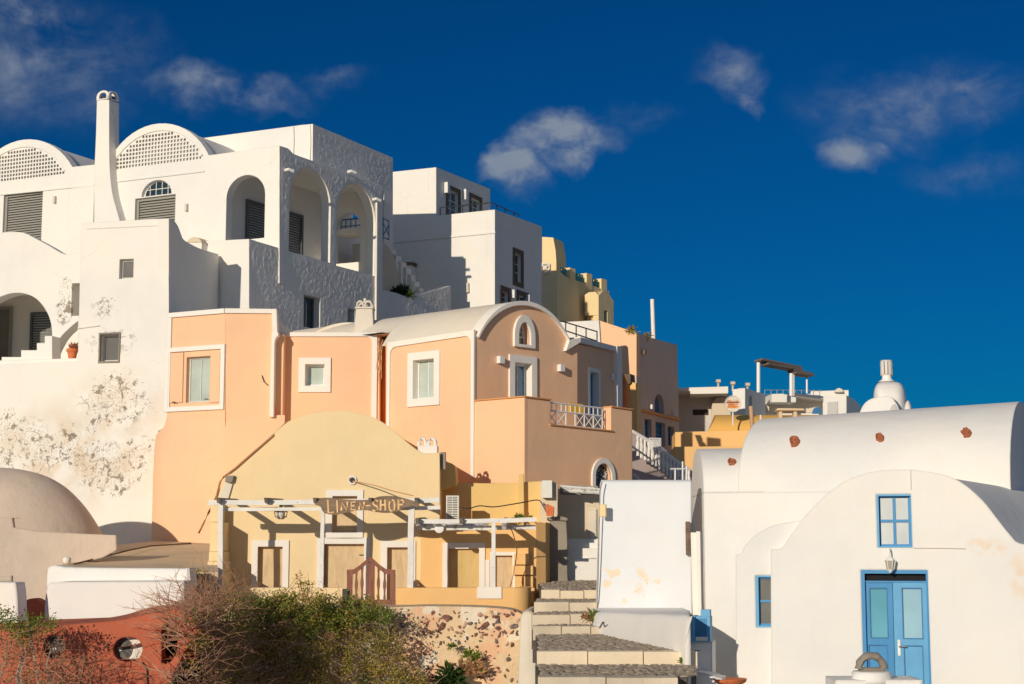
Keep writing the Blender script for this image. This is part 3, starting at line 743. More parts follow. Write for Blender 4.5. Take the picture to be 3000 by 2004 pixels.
pts = [(5, 1072), (5, 1046), (62, 1046), (62, 1026), (108, 1026), (108, 1005), (131, 1005), (131, 984), (153, 984), (153, 1066)]
MB().slab(ST, [ST.st(*p) for p in pts], (), 0, -.5).build('stepped_parapet', 'white_plaster', tower)
pot = thing('flower_pot', 'terracotta pot with reddish plant on ledge of weathered white house', 'flower pot', LW.off(.7).w(LW.off(.7).st(212, 1056)[0], zt_))
c = LW.off(.7).at(212, 1040); k = .165
pr = [(.62, 0), (.95, .24), (1.12, .25), (1.12, .33), (1.0, .33), (.9, .30)]
MB().loft([[(c.x + k * r_ * cos(q * pi / 6), c.y + k * r_ * sin(q * pi / 6), zt_ + z_) for q in range(12)] for r_, z_ in pr]).build('pot', 'terracotta', pot)
m = MB()
for i in range(60):
    a = random.uniform(0, 2 * pi); l = random.uniform(.1, .3); d = Vector((cos(a) * .6, sin(a) * .6, 1)).normalized(); o = Vector((c.x, c.y, zt_ + .3)) + Vector((random.uniform(-.1, .1), random.uniform(-.1, .1), 0))
    sd = d.cross(Vector((0, 1, .2))).normalized() * .022; m.add([o - sd * .4, o + d * l * .5 - sd, o + d * l, o + d * l * .5 + sd], [(0, 1, 2, 3)])
plain('red_leaf', (.30, .11, .05), .6, var=.3); m.build('foliage', 'red_leaf', pot, fix=False, smooth=0)

# ------------------------------------------------------------------ peach house with vaulted gable
P3 = Pl(P(1388, 1100, 42), 41)
GP = P3.turn(1390, 1000, 46 - 90)          # gable wall, faces right
peach = thing('peach_house', 'peach house with white trim, arched gable, cream vault roof and terrace with lattice railing', 'house', P3.w(-1, CZ - 1))
zlow = CZ - 1.2
# lit long wall, running on as the terrace side
wr = P3.rect(1212, 1052, 1275, 1168)
out = [P3.st(*p) for p in [(1130, 1560), (1537, 1560), (1537, 1164), (1388, 1176), (1388, 968), (1136, 1006), (1130, 1006)]]
MB().slab(P3, out, [R4(wr)], 0, -.3).build('long_wall', 'peach', peach)
window(peach, P3, wr, .16, .05, 2, 1, 'frame_white', 'pane_pale')
surround(peach, P3, wr, .20, back=-.165)
# white trim: cornice, corner posts with quarter-round brackets
a, b = P3.st(1136, 1012), P3.st(1388, 975)
def trim_frame(pl, sL, sR, tTop0, tTop1, tb, wv, wh, r=.38, left=True, right=True, proud=.05):
    o = [(sL, tTop0), (sR, tTop1)]
    k = (tTop1 - tTop0) / (sR - sL); T = lambda s: tTop0 + k * (s - sL)
    m = MB(); lo_ = []
    if left: lo_ += [(sL, tb), (sL + wv, tb)] + [(sL + wv + r * (1 - cos(q * pi / 10)), T(sL + wv + r * (1 - cos(q * pi / 10))) - wh - r + r * sin(q * pi / 10)) for q in range(6)]
    else: lo_ += [(sL, T(sL) - wh)]
    if right: lo_ += [(sR - wv - r * (1 - cos(q * pi / 10)), T(sR - wv) - wh - r + r * sin(q * pi / 10)) for q in range(5, -1, -1)] + [(sR - wv, tb), (sR, tb)]
    else: lo_ += [(sR, T(sR) - wh)]
    m.slab(pl, lo_ + [o[1], o[0]], (), proud, -.02); return m
sA, sB = P3.st(1137, 1100)[0], P3.st(1390, 1100)[0]
trim_frame(P3, sA, sB + .02, P3.st(1137, 1004)[1], P3.st(1390, 966)[1], P3.st(1385, 1400)[1], .11, .15, .22).build('cornice_trim', 'trim', peach)
# gable wall
ga, gb = GP.st(1397, 985), GP.st(1686, 1022)
arc = seg(GP.st(1398, 990), GP.st(1672, 1022), GP.st(1515, 893)[1] - (GP.st(1398, 990)[1] + GP.st(1672, 1022)[1]) / 2, 22)
dw = GP.rect(1505, 1063, 1556, 1190); dw = (dw[0], dw[1], GP.st(1530, 1215)[1], dw[3])
aw = GP.rect(1516, 945, 1551, 1010); awp = archpts(aw[0], aw[1], aw[2], GP.st(1533, 985)[1], aw[3])
out = [GP.st(1390, 1260), GP.st(1692, 1260), GP.st(1692, 1010)] + arc[::-1] + [GP.st(1390, 990)]
MB().slab(GP, out, [R4(dw), awp], 0, -.3).build('gable_wall', 'peach', peach)
# white coping along the gable arc, curling out at its foot
oa = seg(GP.st(1395, 985), GP.st(1668, 1010), GP.st(1515, 880)[1] - (GP.st(1395, 985)[1] + GP.st(1668, 1010)[1]) / 2, 22)
tail = [GP.st(1662, 1026), GP.st(1650, 1028)]
cop = strip(GP, oa, arc, .10, -.34)
cop.slab(GP, [GP.st(*p) for p in [(1660, 998), (1684, 992), (1694, 990), (1692, 1004), (1672, 1016), (1650, 1029)]], (), .12, -.3)
cop.build('gable_coping', 'trim', peach, smooth=40)
# arched window and french door in the gable
m = ring(GP, archpts(aw[0] - .17, aw[1] + .17, aw[2] - .08, GP.st(1533, 985)[1], aw[3] + .20), awp, .07, -.05); m.build('arch_surround', 'trim', peach)
f = MB(); mw = (aw[0] + aw[1]) / 2; ts = GP.st(1533, 985)[1]
ins = archpts(aw[0] + .045, aw[1] - .045, aw[2] + .045, ts, aw[3] - .05)
f.slab(GP, awp, [ins], -.18, -.23); f.box(GP, mw - .016, mw + .016, aw[2], aw[3] - .02, -.222, -.185); f.box(GP, aw[0], aw[1], ts - .02, ts + .012, -.221, -.186)
for q in (1, 2, 4, 5): th = pi * q / 6; f.tube([GP.w(mw + .16 * cos(th), ts + .16 * sin(th), -.2), GP.w(mw + .8 * (aw[1] - mw) * cos(th), ts + (aw[3] - ts) * .93 * sin(th), -.2)], .012, 5)
f.tube([GP.w(mw + .17 * cos(pi * q / 8), ts + .17 * sin(pi * q / 8), -.2) for q in range(9)], .013, 5)
o = f.build('arched_window', 'frame_white', peach); MB().slab(GP, ins, (), -.205, -.215).build('pane', 'pane_old', o)
window(peach, GP, dw, .20, .07, 2, 1, 'frame_white', 'pane_blue', name='terrace_door')
surround(peach, GP, dw, .19, .05, -.205)
for (u, v) in ((1461, 1055), (1638, 1079)): wall_lamp(peach, GP, u, v, .17, .19, .15)
# return wall beyond the rounded corner, with door and white corner post
e = GP.st(1690, 1100)[0]
RW = Pl(GP.w(e, 0, 0), 25 - 90)
cr = MB(); rr = .35
d2 = RW.rect(1726, 1090, 1752, 1190); d2 = (d2[0], d2[1], RW.st(1740, 1215)[1], d2[3])
MB().slab(RW, [RW.st(*p) for p in [(1691, 1260), (1802, 1260), (1802, 1030), (1691, 1008)]], [R4(d2)], 0, -.3).build('return_wall', 'peach', peach)
window(peach, RW, d2, .16, .06, 1, 1, 'blue_light', 'pane_blue', name='side_door'); surround(peach, RW, d2, .11, .04, -.165)
strip(RW, [RW.st(1691, 1004), RW.st(1806, 1032)], [RW.st(1691, 988), RW.st(1806, 1018)], .10, -.3).build('return_coping', 'trim', peach)
s0, s1 = RW.st(1797, 1100)[0], RW.st(1811, 1100)[0]
MB().box(RW, s0, s1, RW.st(1800, 1260)[1], RW.st(1803, 1016)[1], -.3, .13).build('corner_post', 'trim', peach)
wall_lamp(peach, RW, 1790, 1104, .10, .2, .10)
# vault roof behind the gable
P2_Z = Pl(P(960, 1080, 45), 1).st(900, 980)[1]
def back(p, L): return p - P3.U * L
pr = [GP.w(q[0], q[1], -.3) for q in oa]
lowl = GP.w(oa[0][0], GP.st(1397, 1010)[1] - .5, -.3); lowr = GP.w(oa[-1][0], GP.st(1668, 1030)[1] - .5, -.3)
full = [lowl] + pr + [lowr]
zcor = P3.st(1300, 985)[1] - .06
full = [Vector((p.x, p.y, max(p.z, zcor))) for p in full]
L1 = P3.st(1390, 1100)[0] - P3.st(1140, 1100)[0] + .1
MB().loft([full, [back(p, L1) for p in full]]).build('vault_roof', 'cream_vault', peach, smooth=50)
zp2 = P2_Z - .02
f2 = [back(Vector((p.x, p.y, max(p.z - .004, zp2))), L1 - .02) for p in full]
MB().loft([f2, [back(p, 6) for p in f2]]).build('vault_roof_back', 'cream_vault', peach, smooth=50)
fp = [P3.w(sA + .02, 0, -.3), P3.w(sB - .3, 0, -.3), GP.w(GP.st(1690, 1100)[0] - .1, 0, -.3), RW.w(1.2, 0, -.3), RW.w(1.2, 0, -4), P3.w(sA + .02, 0, -6)]
prism_xy(fp, zlow - 2, P3.st(1300, 985)[1] - .25).build('body', 'peach', peach)
# terrace: right-hand wall with railing bay and arched grille window
TP = P3.turn(1536, 1250, 46 - 90)
bay = [(1612, 1174), (1612, 1244), (1790, 1263), (1790, 1193)]
ow = TP.rect(1742, 1358, 1790, 1460); owp = archpts(ow[0], ow[1], TP.st(1766, 1460)[1], TP.st(1766, 1395)[1], ow[3], 16)
out = [TP.st(*p) for p in [(1536, 1560), (1852, 1560), (1852, 1202), (1790, 1193), (1790, 1263), (1612, 1244), (1612, 1174), (1536, 1164)]]
MB().slab(TP, out, [owp], 0, -.28).build('terrace_wall', 'peach', peach)
cw = strip(TP, [TP.st(1536, 1164), TP.st(1612, 1173)], [TP.st(1536, 1160), TP.st(1612, 1169)], .04, -.3)
a, b = P3.st(1388, 1176), P3.st(1537, 1163.5); cw.slab(P3, [a, b, (b[0], b[1] + .035), (a[0], a[1] + .035)], (), .04, -.3)
cw.slab(TP, [TP.st(1790, 1193), TP.st(1853, 1202), TP.st(1853, 1198), TP.st(1790, 1189)], (), .04, -.3)
cw.slab(TP, [TP.st(1610, 1246), TP.st(1794, 1265), TP.st(1794, 1261), TP.st(1610, 1242)], (), .04, -.02)
cw.build('terrace_coping', 'peach_dark', peach)
zf = TP.st(1700, 1262)[1] - .05
prism_xy([P3.w(sB, 0, -.28), P3.w(P3.st(1537, 1200)[0] - .26, 0, -.28), TP.w(TP.st(1850, 1300)[0], 0, -.27), TP.w(TP.st(1850, 1300)[0], 0, -3.4)], zlow - 2, zf).build('terrace_floor', 'peach', peach)
ring(TP, archpts(ow[0] - .13, ow[1] + .13, TP.st(1766, 1461)[1], TP.st(1766, 1395)[1], ow[3] + .14, 16), owp, .05, -.04).build('arch_surround', 'trim', peach)
MB().slab(TP, owp, (), -.16, -.18).build('grille_back', 'pane_dark', peach)
g = MB(); cxs, czs = (ow[0] + ow[1]) / 2, TP.st(1766, 1410)[1]
for q in range(26):
    th = random.uniform(0, 2 * pi); x = cxs + random.uniform(-.5, .5) * (ow[1] - ow[0]); z = czs + random.uniform(-.5, .45)
    rad = random.uniform(.04, .09); g.tube([TP.w(x + rad * k * cos(th + k * 4), z + rad * k * sin(th + k * 4), -.10) for k in [j / 8 for j in range(9)]], .011, 4)
kind(g.build('scroll_grille', 'white_metal', peach), 'stuff')
# terrace railing: square pickets over crossed panels
rb0, rb1 = TP.st(1614, 1246), TP.st(1776, 1262); rt0, rt1 = TP.st(1614, 1177), TP.st(1776, 1195)
rail = MB()
def RP(k, h): return (rb0[0] + (rb1[0] - rb0[0]) * k, rb0[1] + .05 + (rb1[1] - rb0[1]) * k + h)
H = (rt0[1] - rb0[1]) - .05
def bar(m, pl, p, q, w=.012, d=-.14): m.tube([pl.w(*p, d), pl.w(*q, d)], w, 5)
for h in (0, H * .62, H): bar(rail, TP, RP(0, h), RP(1, h), .022 if h else .018)
for i in range(13): bar(rail, TP, RP(i / 12, H * .62), RP(i / 12, H), .014)
for i in range(7):
    bar(rail, TP, RP(i / 6, 0), RP(i / 6, H * .62), .018)
for i in (0, 1, 3, 4, 5):
    if i < 6: bar(rail, TP, RP(i / 6, 0), RP((i + 1) / 6, H * .62)); bar(rail, TP, RP(i / 6, H * .62), RP((i + 1) / 6, 0))
rail.build('terrace_railing', 'white_metal', peach)
# ---- middle section, facing the street
P2 = Pl(P(960, 1080, 45), 1)
sw = P2.rect(893, 1066, 952, 1132)
out = [P2.st(*p) for p in [(790, 1560), (1112, 1560), (1112, 976), (790, 976)]]
MB().slab(P2, out, [R4(sw)], 0, -.3).build('middle_wall', 'peach', peach)
window(peach, P2, sw, .2, .07, 1, 1, 'frame_white', 'pane_pale', bar=.03); surround(peach, P2, sw, .17, back=-.205)
trim_frame(P2, P2.st(806, 1000)[0], P2.st(1106, 1000)[0], P2.st(806, 974)[1], P2.st(1106, 974)[1], P2.st(1098, 1262)[1], .15, .12, .16, left=False).build('cornice_trim', 'trim', peach)
# pier between left and middle sections
s0, s1, s2 = P2.st(797, 1100)[0], P2.st(836, 1100)[0], P2.st(812, 1100)[0]
MB().slab(P2, [(s0, P2.st(800, 1560)[1]), (s1, P2.st(836, 1560)[1]), (s1, P2.st(836, 985)[1]), (s0, P2.st(800, 978)[1])], (), .36, -.02).build('pier', 'peach', peach)
PT = Pl(P(800, 1100, 44.4), 1); t0_ = [PT.st(790, 1222), PT.st(802, 1222), PT.st(805, 1010)]; t9 = PT.st(816, 985)
m = MB().slab(PT, t0_ + [(t0_[2][0] + (t9[0] - t0_[2][0]) * (1 - cos(q * pi / 10)), t0_[2][1] + (t9[1] - t0_[2][1]) * sin(q * pi / 10)) for q in range(1, 6)] + [PT.st(816, 974), PT.st(797, 974)], (), .05, -.3)
m.build('corner_trim', 'trim', peach)
# recess with hanging wires
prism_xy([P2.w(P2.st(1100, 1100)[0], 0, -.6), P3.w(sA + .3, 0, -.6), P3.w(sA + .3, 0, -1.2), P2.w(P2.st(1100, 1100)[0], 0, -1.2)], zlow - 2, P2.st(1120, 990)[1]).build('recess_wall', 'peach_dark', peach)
w = MB()
for q in range(5):
    x = P2.st(1118, 1000)[0] + random.uniform(-.12, .12); z0 = P2.st(1118, 996)[1]
    w.tube([P2.w(x + random.uniform(-.05, .05), z0 - k * random.uniform(.2, .32), .1 + random.uniform(-.05, .05)) for k in range(5)], .011, 4)
w.build('hanging_wires', 'tan_pipe', peach)
fp = [P2.w(P2.st(770, 1100)[0], 0, -.29), P2.w(P2.st(1112, 1100)[0], 0, -.29), P2.w(P2.st(1112, 1100)[0], 0, -5), P2.w(P2.st(770, 1100)[0], 0, -5)]
prism_xy(fp, zlow - 2, P2.st(900, 980)[1] - .02).build('middle_body', 'cream_vault', peach)
# low vault on the middle roof
VP_ = P2.off(-2.2); va, vb = VP_.st(905, 985), VP_.st(1140, 985)
pr = seg(va, vb, VP_.st(1000, 944)[1] - va[1], 16)
MB().loft([[VP_.w(p[0], p[1]) for p in [(va[0], va[1] - .6)] + pr + [(vb[0], vb[1] - .6)]], [VP_.w(p[0], p[1], -4) for p in [(va[0], va[1] - .6)] + pr + [(vb[0], vb[1] - .6)]]]).build('low_vault', 'cream_vault', peach, smooth=50)
# tapered chimney with crown of little arches
CH = P2.off(-.7); c0, c1 = CH.st(1036, 980), CH.st(1096, 980); t0_, t1_ = c0[1] - .1, CH.st(1064, 905)[1]
cm = (c0[0] + c1[0]) / 2; hw0, hw1 = (c1[0] - c0[0]) / 2, (c1[0] - c0[0]) / 2 * .80
def sq(hw, z, dd=.0): return [CH.w(cm - hw, z, -hw * 2 + dd), CH.w(cm + hw, z, -hw * 2 + dd), CH.w(cm + hw, z, dd), CH.w(cm - hw, z, dd)]
ch = MB().loft([sq(hw0, t0_), sq(hw1, t1_), sq(hw1 + .03, t1_ + .01, .03), sq(hw1 + .03, t1_ + .06, .03)])
for i in (-1, 1):
    for dd in (0.0, -hw1 * 1.9):
        x = cm + i * hw1 * .5
        ch.slab(CH, archpts(x - hw1 * .46, x + hw1 * .46, t1_ + .06, t1_ + .12, t1_ + .25, 8), [archpts(x - hw1 * .28, x + hw1 * .28, t1_ + .065, t1_ + .12, t1_ + .19, 8)], dd + .02, dd - .06)
ch.tube([CH.w(cm, t1_ + .2, -hw1), CH.w(cm, t1_ + .34, -hw1)], .05, 8)
ch.build('crowned_chimney', 'cream_vault', peach)
# ---- left section: two facets above a battered foot
P1a = Pl(P(660, 1000, 44.5), 27); P1b = Pl(P1a.at(660, 1000), 1)
wo = P1a.rect(546, 1045, 615, 1178)
out = [P1a.st(*p) for p in [(470, 1640), (660, 1640), (660, 908), (494, 923), (488, 1250)]]
out = [P1a.st(*p) for p in [(488, 1300), (660, 1300), (660, 908), (494, 923)]]
MB().slab(P1a, out, [R4(wo)], 0, -.3).build('left_wall', 'peach', peach)
window(peach, P1a, wo, .13, .045, 2, 1, 'frame_grey', 'pane_pale')
# wide white frame round window and its folded peach shutters
r0 = P1a.rect(497, 1028, 648, 1190)
ring(P1a, R4(grow(r0, .14, .13)), R4(r0), .06, -.02).build('window_surround', 'trim', peach)
for (ua, ub) in ((499, 538), (617, 646)):
    q = P1a.rect(ua, 1034, ub, 1180); MB().box(P1a, q[0], q[1], q[2], q[3], .003, .035).build('solid_shutter', 'peach', peach)
for (u, v) in ((515, 1181), (610, 1172)): s, t = P1a.st(u, v); MB().tube([P1a.w(s - .07, t, .08), P1a.w(s, t + .03, .1), P1a.w(s + .07, t, .08)], .014, 5).build('shutter_catch', 'dark_metal', peach)
strip(P1a, [P1a.st(494, 932), P1a.st(660, 918)], [P1a.st(494, 918), P1a.st(660, 904)], .06, -.3).build('cornice_trim', 'trim', peach)
s = P1a.st(496, 1000)[0]; MB().box(P1a, s - .04, s + .1, P1a.st(496, 1200)[1], P1a.st(496, 932)[1], -.1, .055).build('edge_trim', 'trim', peach)
out = [P1b.st(*p) for p in [(660, 1300), (803, 1300), (806, 908), (660, 908)]]
MB().slab(P1b, out, (), 0, -.3).build('left_facet', 'peach', peach)
tb = MB().slab(P1b, [P1b.st(*p) for p in [(660, 918), (797, 919), (800, 985), (814, 985), (811, 906), (660, 904)]], (), .06, -.3); tb.build('cornice_trim', 'trim', peach)
s, t = P1b.st(768, 1100)[0], P1b.st(768, 1100)[1]
w = MB(); w.tube([P1b.w(s, t, .02), P1b.w(s + .06, t - .18, .05), P1b.w(s + .18, t - .28, .03)], .012, 4); w.tube([P1b.w(s, t, .02), P1b.w(s + .02, t - .1, .02)], .012, 4); w.build('loose_cable', 'dark_metal', peach)
fp = [P1a.w(P1a.st(490, 1000)[0], 0, -.29), P1a.w(0, 0, -.3), P1b.w(P1b.st(800, 1000)[0], 0, -.3), P1b.w(P1b.st(800, 1000)[0], 0, -4), P1a.w(P1a.st(490, 1000)[0], 0, -2.5)]
prism_xy(fp, zlow - 2, P1b.st(700, 914)[1] - .1).build('left_body', 'white_plaster', peach)
# battered foot: wall swells outward below the windows
def ft(u, v, base, k): p = base.at(u, v); return p + Vector((0, -1, 0)) * k
rows = [(1222, 0.0), (1250, .02), (1275, .09), (1310, .16), (1400, .22), (1500, .26), (1660, .30)]
grid = []
for v, k in rows:
    row = []
    for j in range(14):
        u = 488 + (834 - 488) * j / 13
        uu = u - (24 * min(1, k / .09) if j == 0 else 0)
        pl = P1a if u < 660 else P1b
        vv = v - (6 if j > 9 else 6 * (j / 9) ** 2) * max(0, 1 - k / .3)
        kk = k - .02 if v < 1230 else k + .012
        p = ft(uu, vv, pl, 0) + (pl.N * kk)
        row.append(p)
    grid.append(row)
m = MB()
for r_ in grid: m.v.extend(r_)
k = 14
m.f = [(j * k + i, j * k + i + 1, (j + 1) * k + i + 1, (j + 1) * k + i) for j in range(len(rows) - 1) for i in range(k - 1)]
# close the left edge back to the stained wall
o_ = len(m.v)
for r_ in grid: m.v.append(r_[0] + Vector((.1, 1.2, 0)))
m.f += [(j * k, (j + 1) * k, o_ + j + 1, o_ + j) for j in range(len(rows) - 1)]
m.build('battered_foot', 'peach', peach, smooth=70)

# ------------------------------------------------------------------ yellow linen shop
LS = Pl(P(900, 1500, 39), 1.0)
shop = thing('linen_shop', 'sand-yellow vaulted shop with boarded doors in white frames behind broken pergola', 'shop', LS.w(0, CZ - 1.7))
zs = CZ - 2.2
arcpx = sm([(628, 1480), (640, 1440), (668, 1395), (715, 1350), (775, 1295), (835, 1242), (880, 1220), (935, 1207), (995, 1203), (1050, 1210), (1105, 1228), (1150, 1258), (1190, 1293), (1222, 1318), (1240, 1328)], 4)
dl = LS.rect(752, 1600, 828, 1860); dm = LS.rect(945, 1592, 1067, 1860); du = LS.rect(972, 1452, 1048, 1562); dR = LS.rect(1132, 1602, 1200, 1860)
out = [LS.st(628, 1880), LS.st(1288, 1880), LS.st(1288, 1326)] + [LS.st(*p) for p in arcpx][::-1]
for r_ in (dl, dm, dR): pass
cl_ = lambda r: (r[0], r[1], zs + .35, r[3])
dl, dm, dR = cl_(dl), cl_(dm), cl_(dR)
MB().slab(LS, wob(out, .014, .3, 5), [R4(dl), R4(dm), R4(du), R4(dR)], 0, -.4).build('facade', 'sand_yellow', shop)
# vault behind the facade
pr = [LS.st(*p) for p in arcpx][2:]; pr = [(p[0], p[1] - .03) for p in pr]
pr = [(pr[0][0], zs)] + pr + [(LS.st(1286, 1400)[0], LS.st(1286, 1330)[1]), (LS.st(1286, 1400)[0], zs)]
MB().loft([[LS.w(*p, -.39) for p in pr], [LS.w(*p, -6.5) for p in pr]]).build('vault', 'sand_yellow', shop, smooth=50)
def boarded(r, mat, fw=.14, name='boarded_door', dep=.16, left_extra=0):
    surround(shop, LS, r, fw, .035, -.02, name='door_surround')
    q = (r[0] + .004, r[1] - .004, r[2], r[3] - .004)
    o = MB().box(LS, *q, -dep - .03, -dep).build(name, mat, shop, smooth=0); return o
boarded(dl, 'plywood'); boarded(dm, 'plywood'); boarded(dR, 'plywood'); boarded(du, 'plywood', .135, 'boarded_window')
m = MB(); x = dm[0] + .03; m.box(LS, x, x + .03, dm[2], dm[3] - .03, -.155, -.12); m.build('door_batten', 'grey_wood', shop)
s, t = LS.st(1062, 1626); MB().box(LS, s - .09, s, t - .012, t + .012, -.158, -.13).build('door_bolt', 'dark_metal', shop)
# little hole in gable and the cable from it
s, t = LS.st(1033, 1407); c = MB(); c.tube([LS.w(s + .09 * cos(q * pi / 5), t + .09 * sin(q * pi / 5), .02) for q in range(11)], .028, 6)
c.build('vent_ring', 'trim', shop); MB().slab(LS, [(s + .07 * cos(q * pi / 5), t + .07 * sin(q * pi / 5)) for q in range(10)], (), .015, .004).build('vent_hole', 'inner_dark', shop)
# brown pipe along the vault edge
pp = [LS.off(-.5).at(*p) for p in [(850, 1234), (838, 1240)]] + [LS.off(.02).at(*p) for p in [(800, 1276), (740, 1328), (690, 1372), (655, 1398), (645, 1412), (634, 1455)]] + [LS.off(-.1).at(*p) for p in [(612, 1500), (596, 1535), (582, 1562)]]
MB().tube(pp, .028, 6).build('drain_pipe', 'brown_pipe', shop)
# small pale box where the gable springs
s, t = LS.st(676, 1403); b = MB(); b.slab(LS, [LS.st(*p) for p in [(664, 1395), (688, 1394), (684, 1412), (676, 1416), (662, 1412)]], (), .12, 0); b.build('broken_cap', 'old_stone', shop)
MB().slab(LS, [LS.st(*p) for p in [(664, 1412), (684, 1413), (670, 1462), (640, 1462)]], (), .05, 0).build('sloping_patch', 'cream_vault', shop)
# stepped buttress at the left end
st_ = [(600, 645, 1745, 1708), (604, 645, 1708, 1676), (608, 645, 1676, 1645), (612, 646, 1645, 1616), (615, 648, 1616, 1530), (616, 650, 1530, 1478)]
for (ua, ub, vb_, vt_) in st_ + [(594, 644, 1800, 1745)]:
    B = LS.off(1.75 - (1745 - vb_) * .0062 if vb_ < 1745 else 1.8)
    q = B.rect(ua, vt_, ub, vb_); MB().box(B, q[0], q[1], q[2] + .004, q[3], -1.9, 0).build('buttress_block', 'sand_yellow', shop)
# ---- lower right extension
LX = LS.off(.10); x0, x1 = LX.st(1232, 1600)[0], LX.st(1572, 1600)[0]
de = LX.rect(1312, 1606, 1405, 1860); de = (de[0], de[1], zs + .35, de[3]); we = LX.rect(1445, 1626, 1503, 1722); we = (we[0], we[1], we[2] - .15, we[3])
out = [(x0, zs), (x1, zs), (x1, LX.st(1570, 1530)[1]), (x0, LX.st(1232, 1536)[1])]
MB().slab(LX, wob(out, .014, .3, 8), [R4(de), R4(we)], 0, -.35).build('extension_wall', 'ochre_yellow', shop)
surround(shop, LX, de, .13, .035, name='door_surround'); MB().box(LX, de[0] + .004, de[1] - .004, de[2], de[3] - .004, -.12, -.09).build('boarded_door', 'plywood_yellow', shop, smooth=0)
surround(shop, LX, we, .075, .035); MB().box(LX, we[0] + .004, we[1] - .004, we[2], we[3] - .004, -.14, -.11).build('boarded_window', 'plywood', shop, smooth=0)
a = LX.st(1405, 1610); b = LX.st(1437, 1610); MB().box(LX, a[0] + .13, b[0] - .02, zs + .35, LX.st(1420, 1640)[1], 0, .02).build('whitewash_panel', 'trim', shop)
xe = LX.st(1572, 1600)[0]
EC = Pl(LX.w(xe, 0, 0), 50 - 90); EX = Pl(EC.w(.30, 0, 0), 10 - 90)
MB().slab(EC, [(0, zs), (.30, zs), (.30, LX.st(1570, 1532)[1]), (0, LX.st(1570, 1530)[1])], (), -.002, -.2).build('corner_splay', 'ochre_yellow', shop)
MB().slab(EX, [(0, zs), (1.3, zs), (1.3, LX.st(1570, 1532)[1]), (0, LX.st(1570, 1530)[1])], (), -.002, -.3).build('lane_side_wall', 'ochre_yellow', shop)
MB().slab(LX, [LX.st(*p) for p in [(1586, 1578), (1592, 1578), (1592, 1602), (1586, 1602)]], (), .0, -.01)
prism_xy([LX.w(x0, 0, -.34), LX.w(xe - .3, 0, -.34), EX.w(1.2, 0, -.3), LX.w(x0, 0, -4)], zs, LX.st(1400, 1530)[1] - .12).build('extension_body', 'ochre_yellow', shop)
# quoin blocks at the right corner
for i, (ua, ub, vt_, vb_) in enumerate([(1506, 1552, 1622, 1655), (1503, 1562, 1657, 1685), (1508, 1530, 1688, 1722), (1535, 1562, 1688, 1722), (1540, 1566, 1722, 1768)]):
    B = LX.off(.14); q = B.rect(ua, vt_, ub, vb_); MB().box(B, q[0], q[1], q[2] + .006, q[3], -.2, .0 + .015 * (i % 2)).build('quoin_block', 'ochre_yellow', shop)
# ---- upper yard wall behind extension (old yellow wall, shadowed niche)
YW = Pl(P(1450, 1480, 40.35), 2)
yard = [YW.st(*p) for p in [(1270, 1640), (1600, 1640), (1600, 1408), (1545, 1412), (1500, 1416), (1420, 1416), (1360, 1414), (1270, 1420)]]
MB().slab(YW, wob(yard, .02, .3, 2), (), 0, -.5).build('yard_wall', 'old_yellow', shop)
MB().slab(YW, [YW.st(*p) for p in [(1520, 1390), (1535, 1390), (1537, 1560), (1520, 1560)]], (), .22, 0).build('yard_pier', 'old_yellow', shop)
MB().slab(YW, [YW.st(*p) for p in [(1583, 1412), (1620, 1412), (1634, 1420), (1634, 1640), (1583, 1640)]], (), .30, -.9).build('corner_pier', 'beige', shop)
MB().slab(YW, [YW.st(*p) for p in sm([(1290, 1440), (1292, 1380), (1300, 1358), (1330, 1362), (1338, 1380), (1340, 1425)], 3)], (), .6, -.4).build('curved_buttress', 'old_yellow', shop)
# meter box with conduit
s0, s1, t0, t1 = YW.rect(1592, 1410, 1618, 1460)
MB().box(YW.off(.31), s0 - .02, s1, t0, t1, .002, .22).build('meter_box', 'ac_white', shop)
# roof chimney of shop: pale block with two curled pots
CB = LS.off(-.15); q = CB.rect(1224, 1305, 1281, 1330)
cbm = MB().box(CB, q[0], q[1], q[2] - .15, q[3], -.5, 0)
for sx in (.22, .72): 
    x = q[0] + (q[1] - q[0]) * sx
    cbm.tube([CB.w(x - .09, q[3] - .01, -.15), CB.w(x - .09, q[3] + .10, -.15), CB.w(x - .04, q[3] + .17, -.15), CB.w(x + .03, q[3] + .17, -.15), CB.w(x + .08, q[3] + .1, -.15), CB.w(x + .08, q[3] - .01, -.15)], .045, 8)
cbm.build('curled_chimney', 'trim', shop)
s, t = LS.st(1290, 1350); MB().box(LS, s, s + .12, t - .2, t + .22, -.35, -.15).build('vent_box', 'old_stone', shop)

# ------------------------------------------------------------------ terrace parapet
par = thing('terrace_parapet', 'low ochre parapet wall with white plaque in front of linen shop', 'wall', LS.w(2, zs, 1.8))
PP = LS.off(1.95)
a, b = PP.st(1160, 1740)[0], PP.st(1500, 1740)[0]; zt = PP.st(1300, 1722)[1]; zbp = zt - .75
cr = [PP.w(b + .42 * sin(q * pi / 12), 0, -.42 + .42 * cos(q * pi / 12)) for q in range(7)]
path = [PP.w(a, 0, 0)] + cr + [PP.w(b + .42, 0, -1.3)]
inn = [PP.w(a, 0, -.25)] + [PP.w(b + .17 * sin(q * pi / 12), 0, -.42 + .17 * cos(q * pi / 12)) for q in range(7)] + [PP.w(b + .17, 0, -1.3)]
prism_xy(path + inn[::-1], zbp, zt).build('parapet_wall', 'ochre_yellow', par, smooth=40)
q = PP.rect(1398, 1722, 1470, 1754); MB().box(PP, q[0], q[1], q[2], zt + .02, .004, .03).build('plaque', 'trim', par)
a2, b2 = PP.st(690, 1740)[0], PP.st(1016, 1740)[0]
